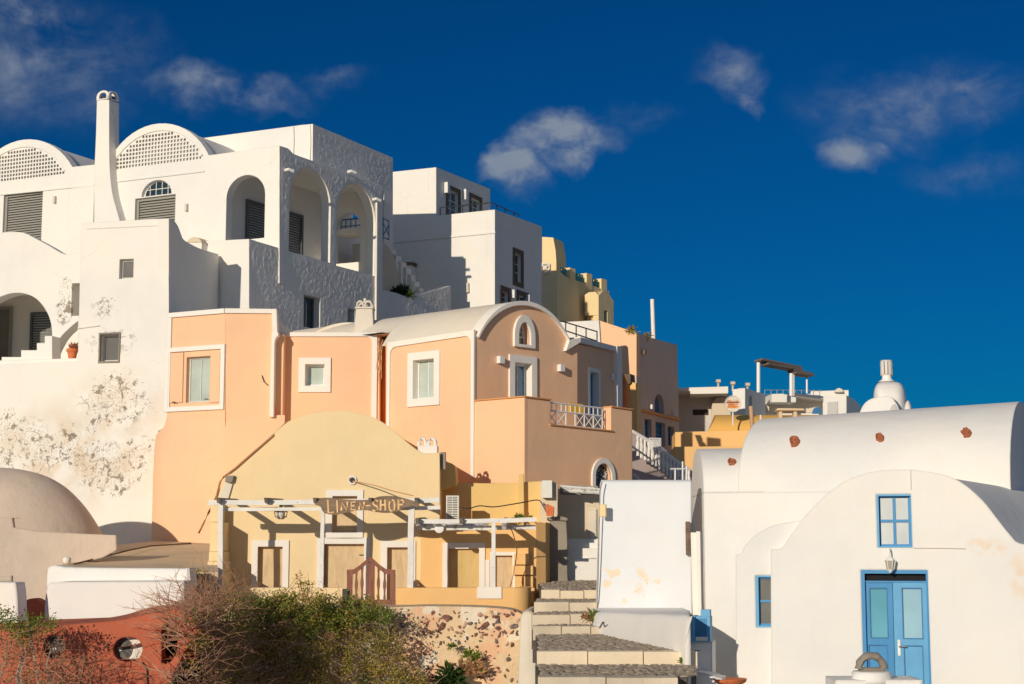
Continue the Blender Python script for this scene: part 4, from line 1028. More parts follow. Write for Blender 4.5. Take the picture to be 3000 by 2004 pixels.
par2 = MB().box(PP, a2, b2, zbp, zt, -.25, 0).build('low_parapet', 'sand_yellow'); tag(par2, 'low sand-yellow parapet left of wooden gate, half hidden by shrub', 'wall')
s, t = PP.st(1012, 1735); tag(MB().box(PP, s - .06, s + .06, t - .25, t + .08, .0, .1).build('gate_post', 'dark_metal'), 'short dark iron post beside brown wooden gate', 'post')
flo = prism_xy([LS.w(LS.st(600, 1700)[0] - .4, 0, 0), LS.w(LS.st(1570, 1700)[0], 0, 0), PP.w(b + .2, 0, -.2), PP.w(PP.st(600, 1700)[0] - .4, 0, -.2)], zs - 1.5, zs + .36).build('terrace', 'concrete'); kind(flo, 'structure')

# ------------------------------------------------------------------ wooden gate
gate = thing('garden_gate', 'brown wooden garden gate with peaked top and turned bars', 'gate', PP.w(PP.st(1090, 1760)[0], zbp))
GT = PP.off(.02)
def gp(u, v): return GT.st(u, v)
topc = [gp(*p) for p in [(1016, 1669), (1036, 1668), (1055, 1655), (1072, 1640), (1084, 1631), (1096, 1640), (1112, 1655), (1130, 1667), (1158, 1670)]]
lowc = [(p[0], p[1] - .11) for p in topc]
strip(GT, topc, lowc, 0, -.05).build('top_rail', 'brown_gate', gate)
zg0, zg1 = gp(1080, 1772)[1], None
for (ua, ub, vt_) in ((1016, 1032, 1680), (1143, 1158, 1682), (1074, 1097, 1650)):
    q = GT.rect(ua, vt_, ub, 1772); MB().box(GT, q[0], q[1], q[2], q[3], -.055, -.004).build('stile', 'brown_gate', gate)
q = GT.rect(1016, 1757, 1158, 1772)
MB().box(GT, q[0], q[1], q[2], q[3], -.05, .012).build('bottom_rail', 'brown_gate', gate)
for u, vt_ in ((1044, 1668), (1061, 1656), (1109, 1658), (1127, 1668)):
    s, t1 = gp(u, vt_); t0 = gp(u, 1760)[1]; prof = [.75, .75, .5, .62, 1, 1, .62, .5, .75, .75]
    MB().loft([[GT.w(s + .036 * k * x, t0 + (t1 - t0) * j / 9, -.03 + .02 * y) for x, y in ((-1, -1), (1, -1), (1, 1), (-1, 1))] for j, k in enumerate(prof)]).build('turned_bar', 'brown_gate', gate)

# ------------------------------------------------------------------ pergolas
perg = thing('white_pergola', 'peeling white timber pergola with grey rafter ends on sand-yellow shop front', 'pergola', PP.w(PP.st(650, 1720)[0], zt))
PB = LS.off(1.85)
def beam(parent, pl, u0, v0, u1, v1, th, d0, d1, mat='white_timber', name='beam', sag=.012):
    a, b = pl.st(u0, v0), pl.st(u1, v1); n = 14; m = MB(); rings = []
    for i in range(n + 1):
        k = i / n; x = a[0] + (b[0] - a[0]) * k; y = a[1] + (b[1] - a[1]) * k - sag * 4 * k * (1 - k) + random.uniform(-.006, .006)
        rings.append([pl.w(x, y - th + random.uniform(-.006, .006), d0), pl.w(x, y, d0), pl.w(x, y, d1), pl.w(x, y - th, d1)])
    m.loft(rings); return m.build(name, mat, parent, smooth=0)
beam(perg, PB, 612, 1466, 1288, 1458, .11, -.05, .06); beam(perg, LS.off(1.68), 650, 1486, 1290, 1482, .085, -.04, .04)
for (u, w_) in ((648, .11), (946, .085), (1206, .135)):
    q = PB.st(u, 1478); q2 = PB.st(u - 4, 1724); m = MB(); r_ = []
    for i in range(7): k = i / 6; x = q[0] + (q2[0] - q[0]) * k + random.uniform(-.008, .008); r_.append([PB.w(x - w_ / 2, q[1] + (zt - q[1]) * k, -.06), PB.w(x + w_ / 2, q[1] + (zt - q[1]) * k, -.06), PB.w(x + w_ / 2, q[1] + (zt - q[1]) * k, .05), PB.w(x - w_ / 2, q[1] + (zt - q[1]) * k, .05)])
    m.loft(r_).build('post', 'white_timber', perg, smooth=0)
def rafter(parent, u, v, th=.10, w_=.07, over=.35, mat='flaky_timber', pl=PB, slant=0.0):
    s, t = pl.st(u, v); k = (pl.O - LS.O).dot(LS.N); m = MB()
    a = [(-k + .02, t + .06), (over, t + .02 - slant), (over - .14, t - th - slant), (-k + .02, t - th + .04)]
    m.loft([[pl.w(s - w_ / 2, z, d) for d, z in a], [pl.w(s + w_ / 2, z, d) for d, z in a]])
    return m.build('rafter', mat, parent, smooth=0)
for u in (646, 785, 927, 1088, 1222): rafter(perg, u, 1462, mat='grey_wood')
lamp = thing('pergola_lantern', 'rusty globe lantern hanging under white pergola beam', 'lantern', LS.off(1.5).at(823, 1505))
c = LS.off(1.5).at(823, 1500); m = MB()
for q in range(6): a = q * pi / 3; m.tube([c + Vector((.02 * cos(a), .02 * sin(a), .08)), c + Vector((.15 * cos(a), .15 * sin(a), .0)), c + Vector((.13 * cos(a), .13 * sin(a), -.1)), c + Vector((.04 * cos(a), .04 * sin(a), -.16))], .016, 5)
m.tube([c + Vector((0, 0, .2)), c + Vector((0, 0, .05))], .04, 8); m.build('cage', 'grey_wood', lamp)
m = MB().loft([[c + Vector((r_ * cos(q * pi / 5), r_ * sin(q * pi / 5), z)) for q in range(10)] for r_, z in ((.03, .06), (.09, .02), (.1, -.05), (.06, -.12))]); m.build('globe', 'pane_white', lamp)
per2 = thing('ragged_pergola', 'ragged white pergola with torn canopy over boarded extension', 'pergola', PP.w(PP.st(1445, 1720)[0], zt))
beam(per2, PB, 1216, 1521, 1572, 1516, .10, -.05, .05); beam(per2, LS.off(1.5), 1225, 1540, 1570, 1538, .10, -.04, .05, 'flaky_timber')
q = PB.st(1446, 1528); m = MB().box(PB, q[0] - .045, q[0] + .045, zt, q[1], -.05, .04); m.build('post', 'white_timber', per2, smooth=0)
for (u, o_, sl) in ((1224, .3, .02), (1352, .25, .02), (1478, .5, .16)): rafter(per2, u, 1519, pl=PB, over=o_, slant=sl, mat='grey_wood' if u < 1400 else 'flaky_timber', w_=.10 if u > 1400 else .08)
# torn canopy edge
top = [LS.off(1.0).st(u, 1533) for u in range(1222, 1440, 10)]; low = [(p[0], p[1] - .05 - .11 * abs(mnoise.noise((p[0] * 3, 1, 2))) - (.10 if 1.2 < i < 9 else 0)) for i, p in enumerate(top)]
m = MB(); T_ = [LS.off(1.0).w(*p) for p in top]; L_ = [LS.off(1.45).w(p[0], p[1], .05 * mnoise.noise((p[0] * 5, 0, 0))) for p in low]
m.loft([T_, L_, [p + Vector((0, .02, .012)) for p in L_], [p + Vector((0, .02, .012)) for p in T_]], cap=False, closed=False); m.build('torn_canopy', 'flaky_timber', per2, smooth=40)
lamp2 = thing('white_spotlight', 'white round spotlight hanging from ragged pergola', 'lantern', LS.off(1.4).at(1288, 1560))
c = LS.off(1.6).at(1287, 1548); m = MB().loft([[c + Vector((r_ * cos(q * pi / 6), y, r_ * sin(q * pi / 6))) for q in range(12)] for r_, y in ((.04, .1), (.10, .02), (.11, -.06), (.08, -.065))]); m.build('spot_head', 'white_metal', lamp2)
MB().tube([c + Vector((0, 0, .09)), c + Vector((0, 0, .2))], .02, 6).build('bracket', 'white_metal', lamp2)

# ------------------------------------------------------------------ LINEN SHOP sign
sign = thing('shop_sign', 'carved wooden plank sign with pale LINEN SHOP letters hung on pergola', 'sign', LS.off(2.05).at(1080, 1510))
SG = LS.off(2.02)
bd = sm([SG.st(*p) for p in [(921, 1473), (935, 1462), (958, 1458), (985, 1460), (1020, 1464), (1060, 1465), (1090, 1462), (1110, 1455), (1140, 1453), (1170, 1456), (1200, 1464), (1229, 1473), (1222, 1482), (1200, 1484), (1180, 1490), (1160, 1500), (1130, 1503), (1100, 1500), (1070, 1494), (1040, 1496), (1010, 1504), (980, 1508), (955, 1505), (945, 1496), (940, 1484), (926, 1480), (921, 1473)]], 3)[:-1]
MB().slab(SG, bd, (), .05, 0).build('plank', 'sign_wood', sign)
plain('letter_paint', (.86, .58, .30), .8, var=.15, scale=20)
def letters(pl, segs, u0, v0, w, h, d, r):
    for kx, ky, strokes in segs:
        m = MB()
        for st2 in strokes:
            pts = [pl.w(*pl.st(u0 + kx + px_ * w, v0 + ky + (1 - py_) * h), d) for px_, py_ in st2]; m.tube(pts, r, 5)
        m.build('letter', 'letter_paint', sign)
Lt = {'L': [[(0, 1), (.05, 0), (.9, .05)]], 'I': [[(.4, 1), (.5, 0)]], 'N': [[(0, 0), (.05, 1), (.8, 0), (.85, 1)]], 'E': [[(.8, 1), (.05, .95), (.05, .02), (.85, .0)], [(.05, .5), (.65, .52)]],
      'S': [[(.85, .85), (.45, 1), (.08, .78), (.25, .55), (.7, .42), (.85, .18), (.45, 0), (.05, .12)]], 'H': [[(.05, 0), (.08, 1)], [(.85, 0), (.8, 1)], [(.05, .5), (.85, .52)]],
      'O': [[(.45, 1), (.1, .8), (.05, .4), (.2, .05), (.5, 0), (.8, .15), (.88, .5), (.75, .88), (.45, 1)]], 'P': [[(.08, 0), (.08, 1), (.6, 1), (.85, .8), (.75, .55), (.1, .48)]]}
ch_ = [('L', 962, 1464, 20, 39), ('I', 983, 1466, 14, 36), ('N', 1001, 1470, 21, 26), ('E', 1029, 1471, 17, 23), ('N', 1053, 1471, 17, 23), ('S', 1091, 1465, 21, 33), ('H', 1115, 1464, 18, 32), ('O', 1140, 1464, 20, 34), ('P', 1167, 1465, 20, 29)]
for c_, u, v, w_, h_ in ch_: letters(SG, [(0, 0, Lt[c_])], u, v, w_, h_, .05, .024)
letters(SG, [(0, 0, [[(0, .5), (1, .52)]])], 1072, 1470, 14, 24, .05, .018)

# ------------------------------------------------------------------ air conditioner and wires
acu = thing('air_conditioner', 'white slatted air conditioner outlet standing above shop extension roof', 'air conditioner', LS.off(-.1).at(1326, 1515))
AC = LS.off(.02); q = AC.rect(1307, 1452, 1344, 1520)
m = MB(); fw = .03; m.box(AC, q[0], q[1], q[2], q[3], -.3, -.02); m.box(AC, q[0], q[0] + fw, q[2], q[3], -.02, .01); m.box(AC, q[1] - fw, q[1], q[2], q[3], -.02, .01); m.box(AC, q[0] + fw, q[1] - fw, q[3] - fw, q[3], -.02, .01)
m.build('case', 'ac_white', acu, smooth=0); MB().box(AC, q[0] + fw, q[1] - fw, q[2] + .01, q[3] - fw, -.018, -.015).build('grille_back', 'inner_dark', acu, smooth=0)
z = q[3] - .07
while z > q[2]: MB().box(AC, q[0] + fw, q[1] - fw, z, z + .022, -.014, .004).build('slat', 'ac_white', acu, smooth=0); z -= .042
m = MB().box(AC, (q[0] + q[1]) / 2 - .006, (q[0] + q[1]) / 2 + .006, q[2], q[3] - fw, .004, .009); m.build('grille_bar', 'ac_white', acu, smooth=0)
def wire(pts, r, label, mat='wire_black', name='cable'):
    p = sm([tuple(x) for x in pts], 5); return tag(MB().tube(p, r, 5).build(name, mat), label, 'cable')
wire([LS.off(.03).at(1034, 1410), LS.off(.5).at(1090, 1420), LS.off(1.2).at(1150, 1438), LS.off(1.8).at(1210, 1452)], .014, 'thin cable drooping from gable vent to pergola beam', 'tan_pipe')
wire([AC.at(1345, 1484), LS.off(.8).at(1372, 1490), LS.off(.9).at(1405, 1482), LS.off(.9).at(1450, 1485), LS.off(.8).at(1520, 1474), YW.off(.6).at(1575, 1465), YW.off(.7).at(1590, 1480), YW.off(.7).at(1600, 1500)], .014, 'dark cable sagging across yellow yard wall above extension')
wire([LS.off(1.9).at(1490, 1530), LS.off(1.5).at(1505, 1570), LS.off(.9).at(1514, 1610), LS.off(.75).at(1510, 1650), LS.off(.75).at(1500, 1700), LS.off(1.7).at(1494, 1719)], .012, 'pale cable hanging beside quoin blocks of shop corner', 'tan_pipe')

# ------------------------------------------------------------------ white cube house behind
C1 = Pl(P(1450, 780, 60), 24.5); C2 = C1.turn(1450, 780, 24.5 - 90)
cube = thing('white_cube_house', 'plain white cubic house with stepped terrace and brown-framed windows behind peach vault', 'house', C1.w(-3, CZ))
zc = CZ - 1
out = [C1.st(*p) for p in [(1100, 1080), (1450, 1080), (1450, 614), (1278, 632), (1278, 490), (1100, 509)]]
MB().slab(C1, out, (), 0, -.35).build('front_wall', 'white_plaster_far', cube)
a, b = C1.st(1110, 717), C1.st(1452, 684); strip(C1, [a, b], [(a[0], a[1] + .07), (b[0], b[1] + .07)], .035, -.01).build('string_course', 'white_plaster_far', cube, smooth=0)
wl = [C2.rect(1507, 742, 1528, 828), C2.rect(1470, 852, 1490, 900), C2.rect(1518, 866, 1545, 905)]
out = [C2.st(*p) for p in [(1450, 1080), (1450, 614), (1560, 653), (1587, 664), (1587, 1080)]]
MB().slab(C2, out, [R4(w) for w in wl], 0, -.35).build('side_wall', 'white_plaster_far', cube)
for w in wl:
    window(cube, C2, w, .12, .06, 2, 3, 'frame_white', 'pane_dark'); surround(cube, C2, w, .16, .03, mat='brown_stone')
for (u, v) in ((1499, 862), (1543, 876)): wall_lamp(cube, C2, u, v, .18, .32, .16)
e = C2.st(1587, 800)[0]
prism_xy([C1.w(C1.st(1100, 800)[0], 0, -.34), C1.w(-.34, 0, -.34), C2.w(e - .01, 0, -.34), C1.w(C1.st(1100, 800)[0], 0, -6)], zc, C1.st(1380, 640)[1] - .25).build('body', 'white_plaster_far', cube)
UC = C1.turn(1278, 560, 24.5 - 90)
dA, dB = UC.rect(1311, 558, 1344, 640), UC.rect(1379, 582, 1407, 650)
MB().slab(UC, [UC.st(*p) for p in [(1278, 660), (1278, 490), (1436, 553), (1436, 690)]], [R4(dA), R4(dB)], 0, -.35).build('upper_side_wall', 'white_plaster_far', cube)
for w in (dA, dB): window(cube, UC, w, .12, .07, 2, 3, 'frame_white', 'pane_old', name='terrace_door'); surround(cube, UC, w, .14, .03, mat='brown_stone')
for (u, v) in ((1303, 551), (1357, 571)): wall_lamp(cube, UC, u, v, .2, .42, .18)
e2 = UC.st(1436, 600)[0]
prism_xy([C1.w(C1.st(1100, 800)[0], 0, -.34), UC.w(.34, 0, -.34), UC.w(e2 - .01, 0, -.34), C1.w(C1.st(1100, 800)[0], 0, -5)], zc, C1.st(1200, 500)[1] - .3).build('upper_body', 'white_plaster_far', cube)
r = MB(); ztp = C1.st(1380, 622)[1]
pts = [C1.st(u, 620)[0] for u in (1280, 1345, 1400, 1432)]
zr = C1.st(1380, 594)[1]
for s in pts: r.tube([C1.w(s, ztp - .3, -.3), C1.w(s, zr, -.3)], .022, 5)
r.tube([C1.w(pts[0], zr, -.3), C1.w(-.3, zr, -.3), C2.w(C2.st(1545, 700)[0], zr, -.3)], .022, 5)
for u in (1476, 1500, 1526): s = C2.st(u, 640)[0]; r.tube([C2.w(s, ztp - .4, -.3), C2.w(s, zr, -.3)], .022, 5)
r.build('thin_railing', 'dark_metal', cube)
q = C2.rect(1512, 640, 1540, 655); MB().box(C2, q[0], q[1], q[2], q[3], -.8, -.36).build('roof_box', 'white_plaster_far', cube)
MB().tube([C1.at(1372, 830) + C1.N * .06, C1.at(1372, 858) + C1.N * .06], .06, 6).build('downpipe', 'grey_cement', cube)

# ------------------------------------------------------------------ curved stair between the two white houses
stair = thing('blue_white_stair', 'shaded white outdoor stair with dark coping between loggia house and cube house', 'stairs', S1.off(-1.5).w(S1.off(-1.5).st(1230, 860)[0], CZ + 2))
SB = S1.off(-.9)
pts = [(1118, 700), (1122, 705), (1140, 742), (1158, 790), (1168, 815)]
n = 9
for i in range(n):
    k = i / (n - 1); u = 1124 + (1240 - 1124) * k ** .8; v = 706 + (858 - 706) * k
    a = SB.st(u - 4, v); w_ = .55
    MB().box(SB, a[0], a[0] + w_, a[1] - 2.4, a[1], -1.3, -.1).build('stair_tread', 'white_plaster_far', stair)
CW = S1.off(-2.4)
MB().slab(CW, [CW.st(*p) for p in [(1166, 960), (1166, 775), (1205, 775), (1332, 836), (1336, 960)]], (), 0, -.25).build('stair_wall', 'white_plaster_far', stair)
MB().slab(CW, [CW.st(*p) for p in [(1164, 777), (1206, 777), (1333, 839), (1336, 830), (1208, 768), (1164, 768)]], (), .05, -.3).build('dark_coping', 'brown_stone', stair)
IWn = S1.off(-.55)
MB().slab(IWn, [IWn.st(*p) for p in [(1119, 880), (1119, 712)]] + sm([IWn.st(*p) for p in [(1128, 714), (1146, 735), (1160, 775), (1168, 812)]], 4) + [IWn.st(1168, 880)], (), 0, -.2).build('curved_parapet', 'beige', stair)
gr_ = SB.off(.2)
r = MB(); 
for (p0, p1) in (((1121, 640), (1121, 700)), ((1138, 648), (1138, 702)), ((1121, 640), (1138, 648)), ((1121, 652), (1138, 690)), ((1138, 660), (1121, 690)), ((1121, 696), (1138, 702))):
    r.tube([gr_.at(*p0), gr_.at(*p1)], .035, 5)
r.build('blue_lattice_railing', 'blue_deep', stair)

# ------------------------------------------------------------------ yellow house on the skyline
Y1 = Pl(P(1632, 850, 72), 24); Y2 = Y1.turn(1632, 850, 34 - 90)
yel = thing('yellow_skyline_house', 'pale yellow house with roof balustrade piers and blue railings on skyline', 'house', Y1.w(-1, CZ))
MB().slab(Y1, [Y1.st(*p) for p in [(1570, 1060), (1632, 1060), (1632, 768), (1570, 770)]], (), 0, -.4).build('front_wall', 'back_yellow', yel)
MB().slab(Y2, [Y2.st(*p) for p in [(1632, 1060), (1632, 768), (1638, 770), (1640, 795), (1660, 812), (1768, 848), (1785, 852), (1785, 1060)]], (), 0, -.4).build('side_wall', 'back_yellow', yel)
prism_xy([Y1.w(-1.5, 0, -.39), Y1.w(-.39, 0, -.39), Y2.w(Y2.st(1785, 900)[0] - .02, 0, -.39), Y1.w(-1.5, 0, -5)], CZ, Y2.st(1660, 815)[1] - .2).build('body', 'back_yellow', yel)
for (u, vt_) in ((1678, 786), (1727, 802), (1770, 818)):
    q = Y2.rect(u - 9, vt_, u + 7, vt_ + 36); MB().box(Y2, q[0], q[1], q[2] - .2, q[3], -.45, .02).build('roof_pier', 'back_yellow', yel)
for (ua, ub, va, vb, mt) in ((1642, 1670, 780, 800, 'turquoise'), (1688, 1720, 797, 817, 'turquoise'), (1735, 1764, 812, 836, 'turquoise')):
    r = MB(); a, b = Y2.st(ua, va), Y2.st(ub, va + 10); h = Y2.st(ua, va)[1] - Y2.st(ua, va + 24)[1]
    for i in range(3):
        x0 = a[0] + (b[0] - a[0]) * i / 3; x1 = a[0] + (b[0] - a[0]) * (i + 1) / 3; z0 = a[1] + (b[1] - a[1]) * i / 3
        for p, q in (((x0, z0), (x1, z0)), ((x0, z0 - h), (x1, z0 - h)), ((x0, z0), (x0, z0 - h)), ((x0, z0), (x1, z0 - h)), ((x1, z0), (x0, z0 - h))): r.tube([Y2.w(*p, -.2), Y2.w(*q, -.2)], .04, 5)
    r.build('crossed_railing', mt, yel)
a = Y1.rect(1588, 774, 1612, 800); r = MB()
for p, q in (((a[0], a[3]), (a[1], a[3])), ((a[0], a[2]), (a[1], a[2])), ((a[0], a[2]), (a[1], a[3])), ((a[0], a[3]), (a[1], a[2])), ((a[0], a[2]), (a[0], a[3])), ((a[1], a[2]), (a[1], a[3]))): r.tube([Y1.w(*p, .1), Y1.w(*q, .1)], .035, 5)
r.build('crossed_railing', 'white_metal', yel)
TWR = Y1.off(-1.0); tq = [TWR.st(*p) for p in [(1588, 800), (1632, 800), (1628, 735), (1621, 696), (1588, 694)]]
MB().slab(TWR, tq, (), 0, -1.2).build('stair_turret', 'back_yellow', yel)
bx = Y2.off(.9); B1 = Pl(bx.at(1754, 920), 24); B2 = Pl(bx.at(1754, 920), 32 - 90)
o = MB(); o.slab(B1, [B1.st(*p) for p in [(1713, 924), (1754, 924), (1754, 866), (1745, 855), (1725, 856), (1713, 864)]], (), 0, -.3)
o.build('porch_front', 'back_yellow', yel)
MB().slab(B2, [B2.st(*p) for p in [(1754, 990), (1754, 866), (1768, 852), (1782, 858), (1798, 882), (1798, 990)]], [R4(B2.rect(1770, 910, 1780, 950))], -.002, -.3).build('porch_side', 'back_yellow', yel)
window(yel, B2, B2.rect(1770, 910, 1780, 950), .12, .05, 1, 1, 'blue_light', 'pane_blue')
prism_xy([B1.w(B1.st(1713, 900)[0], 0, -.29), B1.w(-.3, 0, -.29), B2.w(B2.st(1798, 900)[0], 0, -.3), B1.w(B1.st(1713, 900)[0], 0, -3)], CZ, B1.st(1730, 870)[1]).build('porch_body', 'back_yellow', yel)

# ------------------------------------------------------------------ tall peach building
K1 = Pl(P(1865, 1100, 56), 24); K2 = K1.turn(1865, 1100, 24 - 90)
tall = thing('tall_peach_house', 'tall plain peach house with shaded side, arched doorway and three blue openings', 'house', K1.w(-1, CZ))
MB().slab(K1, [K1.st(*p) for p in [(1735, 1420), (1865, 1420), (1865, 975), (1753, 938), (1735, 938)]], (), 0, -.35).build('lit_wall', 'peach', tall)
ad = archpts(*K2.rect(1918, 1160, 1945, 1218)[:3], K2.st(1931, 1185)[1], K2.st(1931, 1155)[1])
ops = [K2.rect(1889, 1228, 1909, 1292), K2.rect(1921, 1238, 1949, 1306), K2.rect(1957, 1250, 1975, 1306)]
MB().slab(K2, [K2.st(*p) for p in [(1865, 1420), (1865, 975), (1930, 996), (1984, 1010), (1988, 1180), (1992, 1420)]], [ad] + [R4(o) for o in ops], 0, -.4).build('shaded_wall', 'peach_shade_tone', tall)
prism_xy([K1.w(K1.st(1735, 1100)[0], 0, -.34), K1.w(-.41, 0, -.34), K2.w(K2.st(1984, 1100)[0], 0, -.41), K1.w(K1.st(1735, 1100)[0], 0, -6)], CZ - 1, K1.st(1800, 960)[1] - .35).build('body', 'peach', tall)
for o in ops: window(tall, K2, o, .15, .05, 2, 4, 'blue_deep', 'pane_blue')
MB().slab(K2, ad, (), -.2, -.24).build('arched_door', 'pane_blue', tall)
a, b = K2.st(1870, 1204), K2.st(1990, 1234); strip(K2, [a, b], [(a[0], a[1] + .09), (b[0], b[1] + .09)], .08, -.01).build('string_course', 'peach_dark', tall)
pl_ = MB(); p = K2.at(1938, 998); pl_.tube([Vector((p.x, p.y, p.z - .3)) - K2.N * .3, Vector((p.x - .04, p.y, K2.st(1938, 876)[1])) - K2.N * .3], .075, 8)
tag(pl_.build('flue_pole', 'trim'), 'slim white flue pole rising above tall peach house roof', 'pole')
for (u, v) in ((1881, 1033), (1902, 1192), (1970, 1212)): wall_lamp(tall, K2, u, v, .12, .16, .14, 'brown_stone' if u == 1881 else 'trim')
# white terrace wall and thin railing between vault and tall house
WT = Pl(P(1700, 980, 54), 10)
tw_ = thing('white_terrace_wall', 'white terrace wall with thin black railing behind peach gable', 'wall', WT.w(0, CZ + 3))
MB().slab(WT, [WT.st(*p) for p in [(1640, 1180), (1770, 1180), (1755, 938), (1640, 944)]], (), 0, -.3).build('wall', 'white_plaster_far', tw_)
RR = Pl(P(1700, 980, 49), -45); r = MB()
for k in (0, 1): r.tube([RR.at(1645, 941 + 24 * k), RR.at(1750, 972 + 28 * k)], .022, 5)
for u in (1657, 1688, 1717, 1749): v = 941 + (u - 1645) * .295; r.tube([RR.at(u, v), RR.at(u, v + 52)], .022, 5)
r.build('railing', 'dark_metal', tw_)
# rough peach wall and pier beside the tall house (stair cheek)
ck = thing('stair_cheek_wall', 'weathered orange stair wall with rounded pier beside tall peach house', 'wall', K1.w(-1, CZ + 1, 2))
CK = Pl(P(1830, 1200, 50), 24 - 90)
MB().slab(CK, [CK.st(*p) for p in [(1806, 1420), (1806, 1066), (1828, 1098), (1850, 1122), (1850, 1420)]], (), 0, -.3).build('cheek', 'peach_dark', ck)
CK2 = Pl(P(1856, 1200, 49.6), 20)
MB().slab(CK2, [CK2.st(*p) for p in [(1846, 1420), (1866, 1420), (1866, 1130), (1862, 1122), (1852, 1120), (1846, 1126)]], (), 0, -.5).build('pier', 'ochre_yellow', ck)
MB().slab(CK2, [CK2.st(*p) for p in [(1832, 1098), (1849, 1096), (1851, 1122), (1843, 1128)]], (), .12, -.4).build('lamp_box', 'brown_stone', ck)

# ------------------------------------------------------------------ balustraded street stair
bal = thing('balustrade_stair', 'white balustrade running down street stair below tall peach house', 'balustrade', P(1940, 1400, 47))
BP = Pl(P(1940, 1330, 47), -25)
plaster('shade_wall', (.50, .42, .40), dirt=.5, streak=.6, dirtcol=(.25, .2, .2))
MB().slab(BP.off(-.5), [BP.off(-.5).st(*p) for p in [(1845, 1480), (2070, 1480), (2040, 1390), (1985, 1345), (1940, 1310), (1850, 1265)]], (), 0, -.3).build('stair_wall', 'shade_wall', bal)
top = [(1852, 1264), (1900, 1292), (1937, 1318), (1975, 1348), (2020, 1378)]
MB().tube([BP.at(*p) for p in top], .06, 6).build('handrail', 'trim', bal)
for i in range(15):
    k = i / 14; u = 1868 + (2018 - 1868) * k
    for j in range(len(top) - 1):
        if top[j][0] <= u <= top[j + 1][0]: v = top[j][1] + (top[j + 1][1] - top[j][1]) * (u - top[j][0]) / (top[j + 1][0] - top[j][0])
    s, t = BP.st(u, v); pr = [.045, .045, .03, .055, .065, .05, .03, .045, .045]
    MB().loft([[BP.w(s + r_ * cos(q * pi / 3), t - .62 + .6 * j / 8, r_ * sin(q * pi / 3)) for q in range(6)] for j, r_ in enumerate(pr)]).build('baluster', 'trim', bal)
q = BP.off(.3).rect(1902, 1288, 1936, 1320)
m = MB()
for i in range(8):
    for j in range(2):
        k = i / 7; a_ = q[0] + (q[1] - q[0]) * k
    m.tube([BP.w(q[0] + (q[1] - q[0]) * i / 7, q[3], .3), BP.w(max(q[0], q[0] + (q[1] - q[0]) * (i / 7 - .5)), q[2], .3)], .012, 4); m.tube([BP.w(q[0] + (q[1] - q[0]) * i / 7, q[3], .3), BP.w(min(q[1], q[0] + (q[1] - q[0]) * (i / 7 + .5)), q[2], .3)], .012, 4)
m.box(BP, q[0], q[1], q[3], q[3] + .05, .28, .33); m.build('lattice_panel', 'white_metal', bal)
r = MB(); RB = BP.off(1.6)
for (p0, p1) in (((1965, 1374), (2010, 1374)), ((1978, 1374), (1978, 1412)), ((2000, 1352), (2000, 1412)), ((2012, 1366), (2012, 1412)), ((1852, 1308), (1905, 1345)), ((1856, 1390), (1950, 1470))): r.tube([RB.at(*p0), RB.at(*p1)], .028, 5)
tag(r.build('white_handrail', 'white_metal'), 'white metal handrail posts at foot of balustrade stair', 'handrail')

# ------------------------------------------------------------------ yellow terrace houses, right of the tall house
T1 = Pl(P(2080, 1290, 52), 3)
ter = thing('ochre_terrace_house', 'stepped ochre terrace walls with yellow barrel vault above balustrade stair', 'house', T1.w(0, CZ))
MB().slab(T1, [T1.st(*p) for p in [(1975, 1480), (2260, 1480), (2260, 1306), (1975, 1309)]], (), 0, -3).build('lower_wall', 'ochre_yellow', ter)
T2 = T1.off(-3.2)
MB().slab(T2, [T2.st(*p) for p in [(1978, 1380), (2280, 1380), (2280, 1258), (1978, 1266)]], (), 0, -2.5).build('upper_wall', 'ochre_yellow', ter)
T3 = T2.off(-2.7)
pr = sm([(2060, 1290), (2072, 1262), (2085, 1225), (2100, 1209)], 4)
va = [T3.st(*p) for p in [(2072, 1290), (2072, 1263)]]
ax0, ax1 = T3.at(2072, 1264), T3.at(2430, 1264)
ht = T3.st(2200, 1206)[1] - T3.st(2200, 1264)[1]
rings = []
for kx, x_ in enumerate((ax0.x + .02, ax1.x)):
    rings.append([Vector((x_ + (0 if kx else .45 * sin(q * pi / 20)), ax0.y + 1.6 * (1 - cos(q * pi / 20)), ax0.z + ht * sin(q * pi / 20))) for q in range(11)] + [Vector((x_ + (0 if kx else .45), ax0.y + 3, ax0.z - .8)), Vector((x_, ax0.y, ax0.z - .8))])
MB().loft(rings).build('barrel_vault', 'deep_yellow', ter, smooth=50)
tk = MB(); TK = T3.off(.3)
tk.slab(TK, [TK.st(*p) for p in [(2272, 1204), (2356, 1204), (2352, 1198), (2276, 1197)]], (), .2, -.5)
for (a, b) in ((2281, 1290), (2324, 1332)): pass
for (ua, ub) in ((2281, 2291), (2324, 2334)): tk.slab(TK, [TK.st(*p) for p in [(ua, 1240), (ub, 1240), (ub, 1204), (ua, 1204)]], (), .1, -.3)
tag(tk.build('stone_bench', 'concrete'), 'weathered stone slab on two piers atop yellow vault', 'bench')
bw = MB(); BW = T3.off(.15); bw.slab(BW, archpts(*BW.rect(2380, 1196, 2408, 1212)[:3], BW.st(2394, 1212)[1], BW.st(2394, 1192)[1]), (), 0, -.1); o = bw.build('blue_lunette', 'blue_deep', ter)
pole = MB(); PO = T1.off(1.0)
pole.tube([PO.at(2208, 1310), PO.at(2200, 1190)], .07, 8); tag(pole.build('tan_post', 'tan_pipe'), 'tan round post standing before yellow barrel vault', 'post')
MB().tube([T3.off(.2).at(2229, 1216), T3.off(.2).at(2229, 1244)], .05, 6).build('vent_pipe', 'cream_vault', ter)
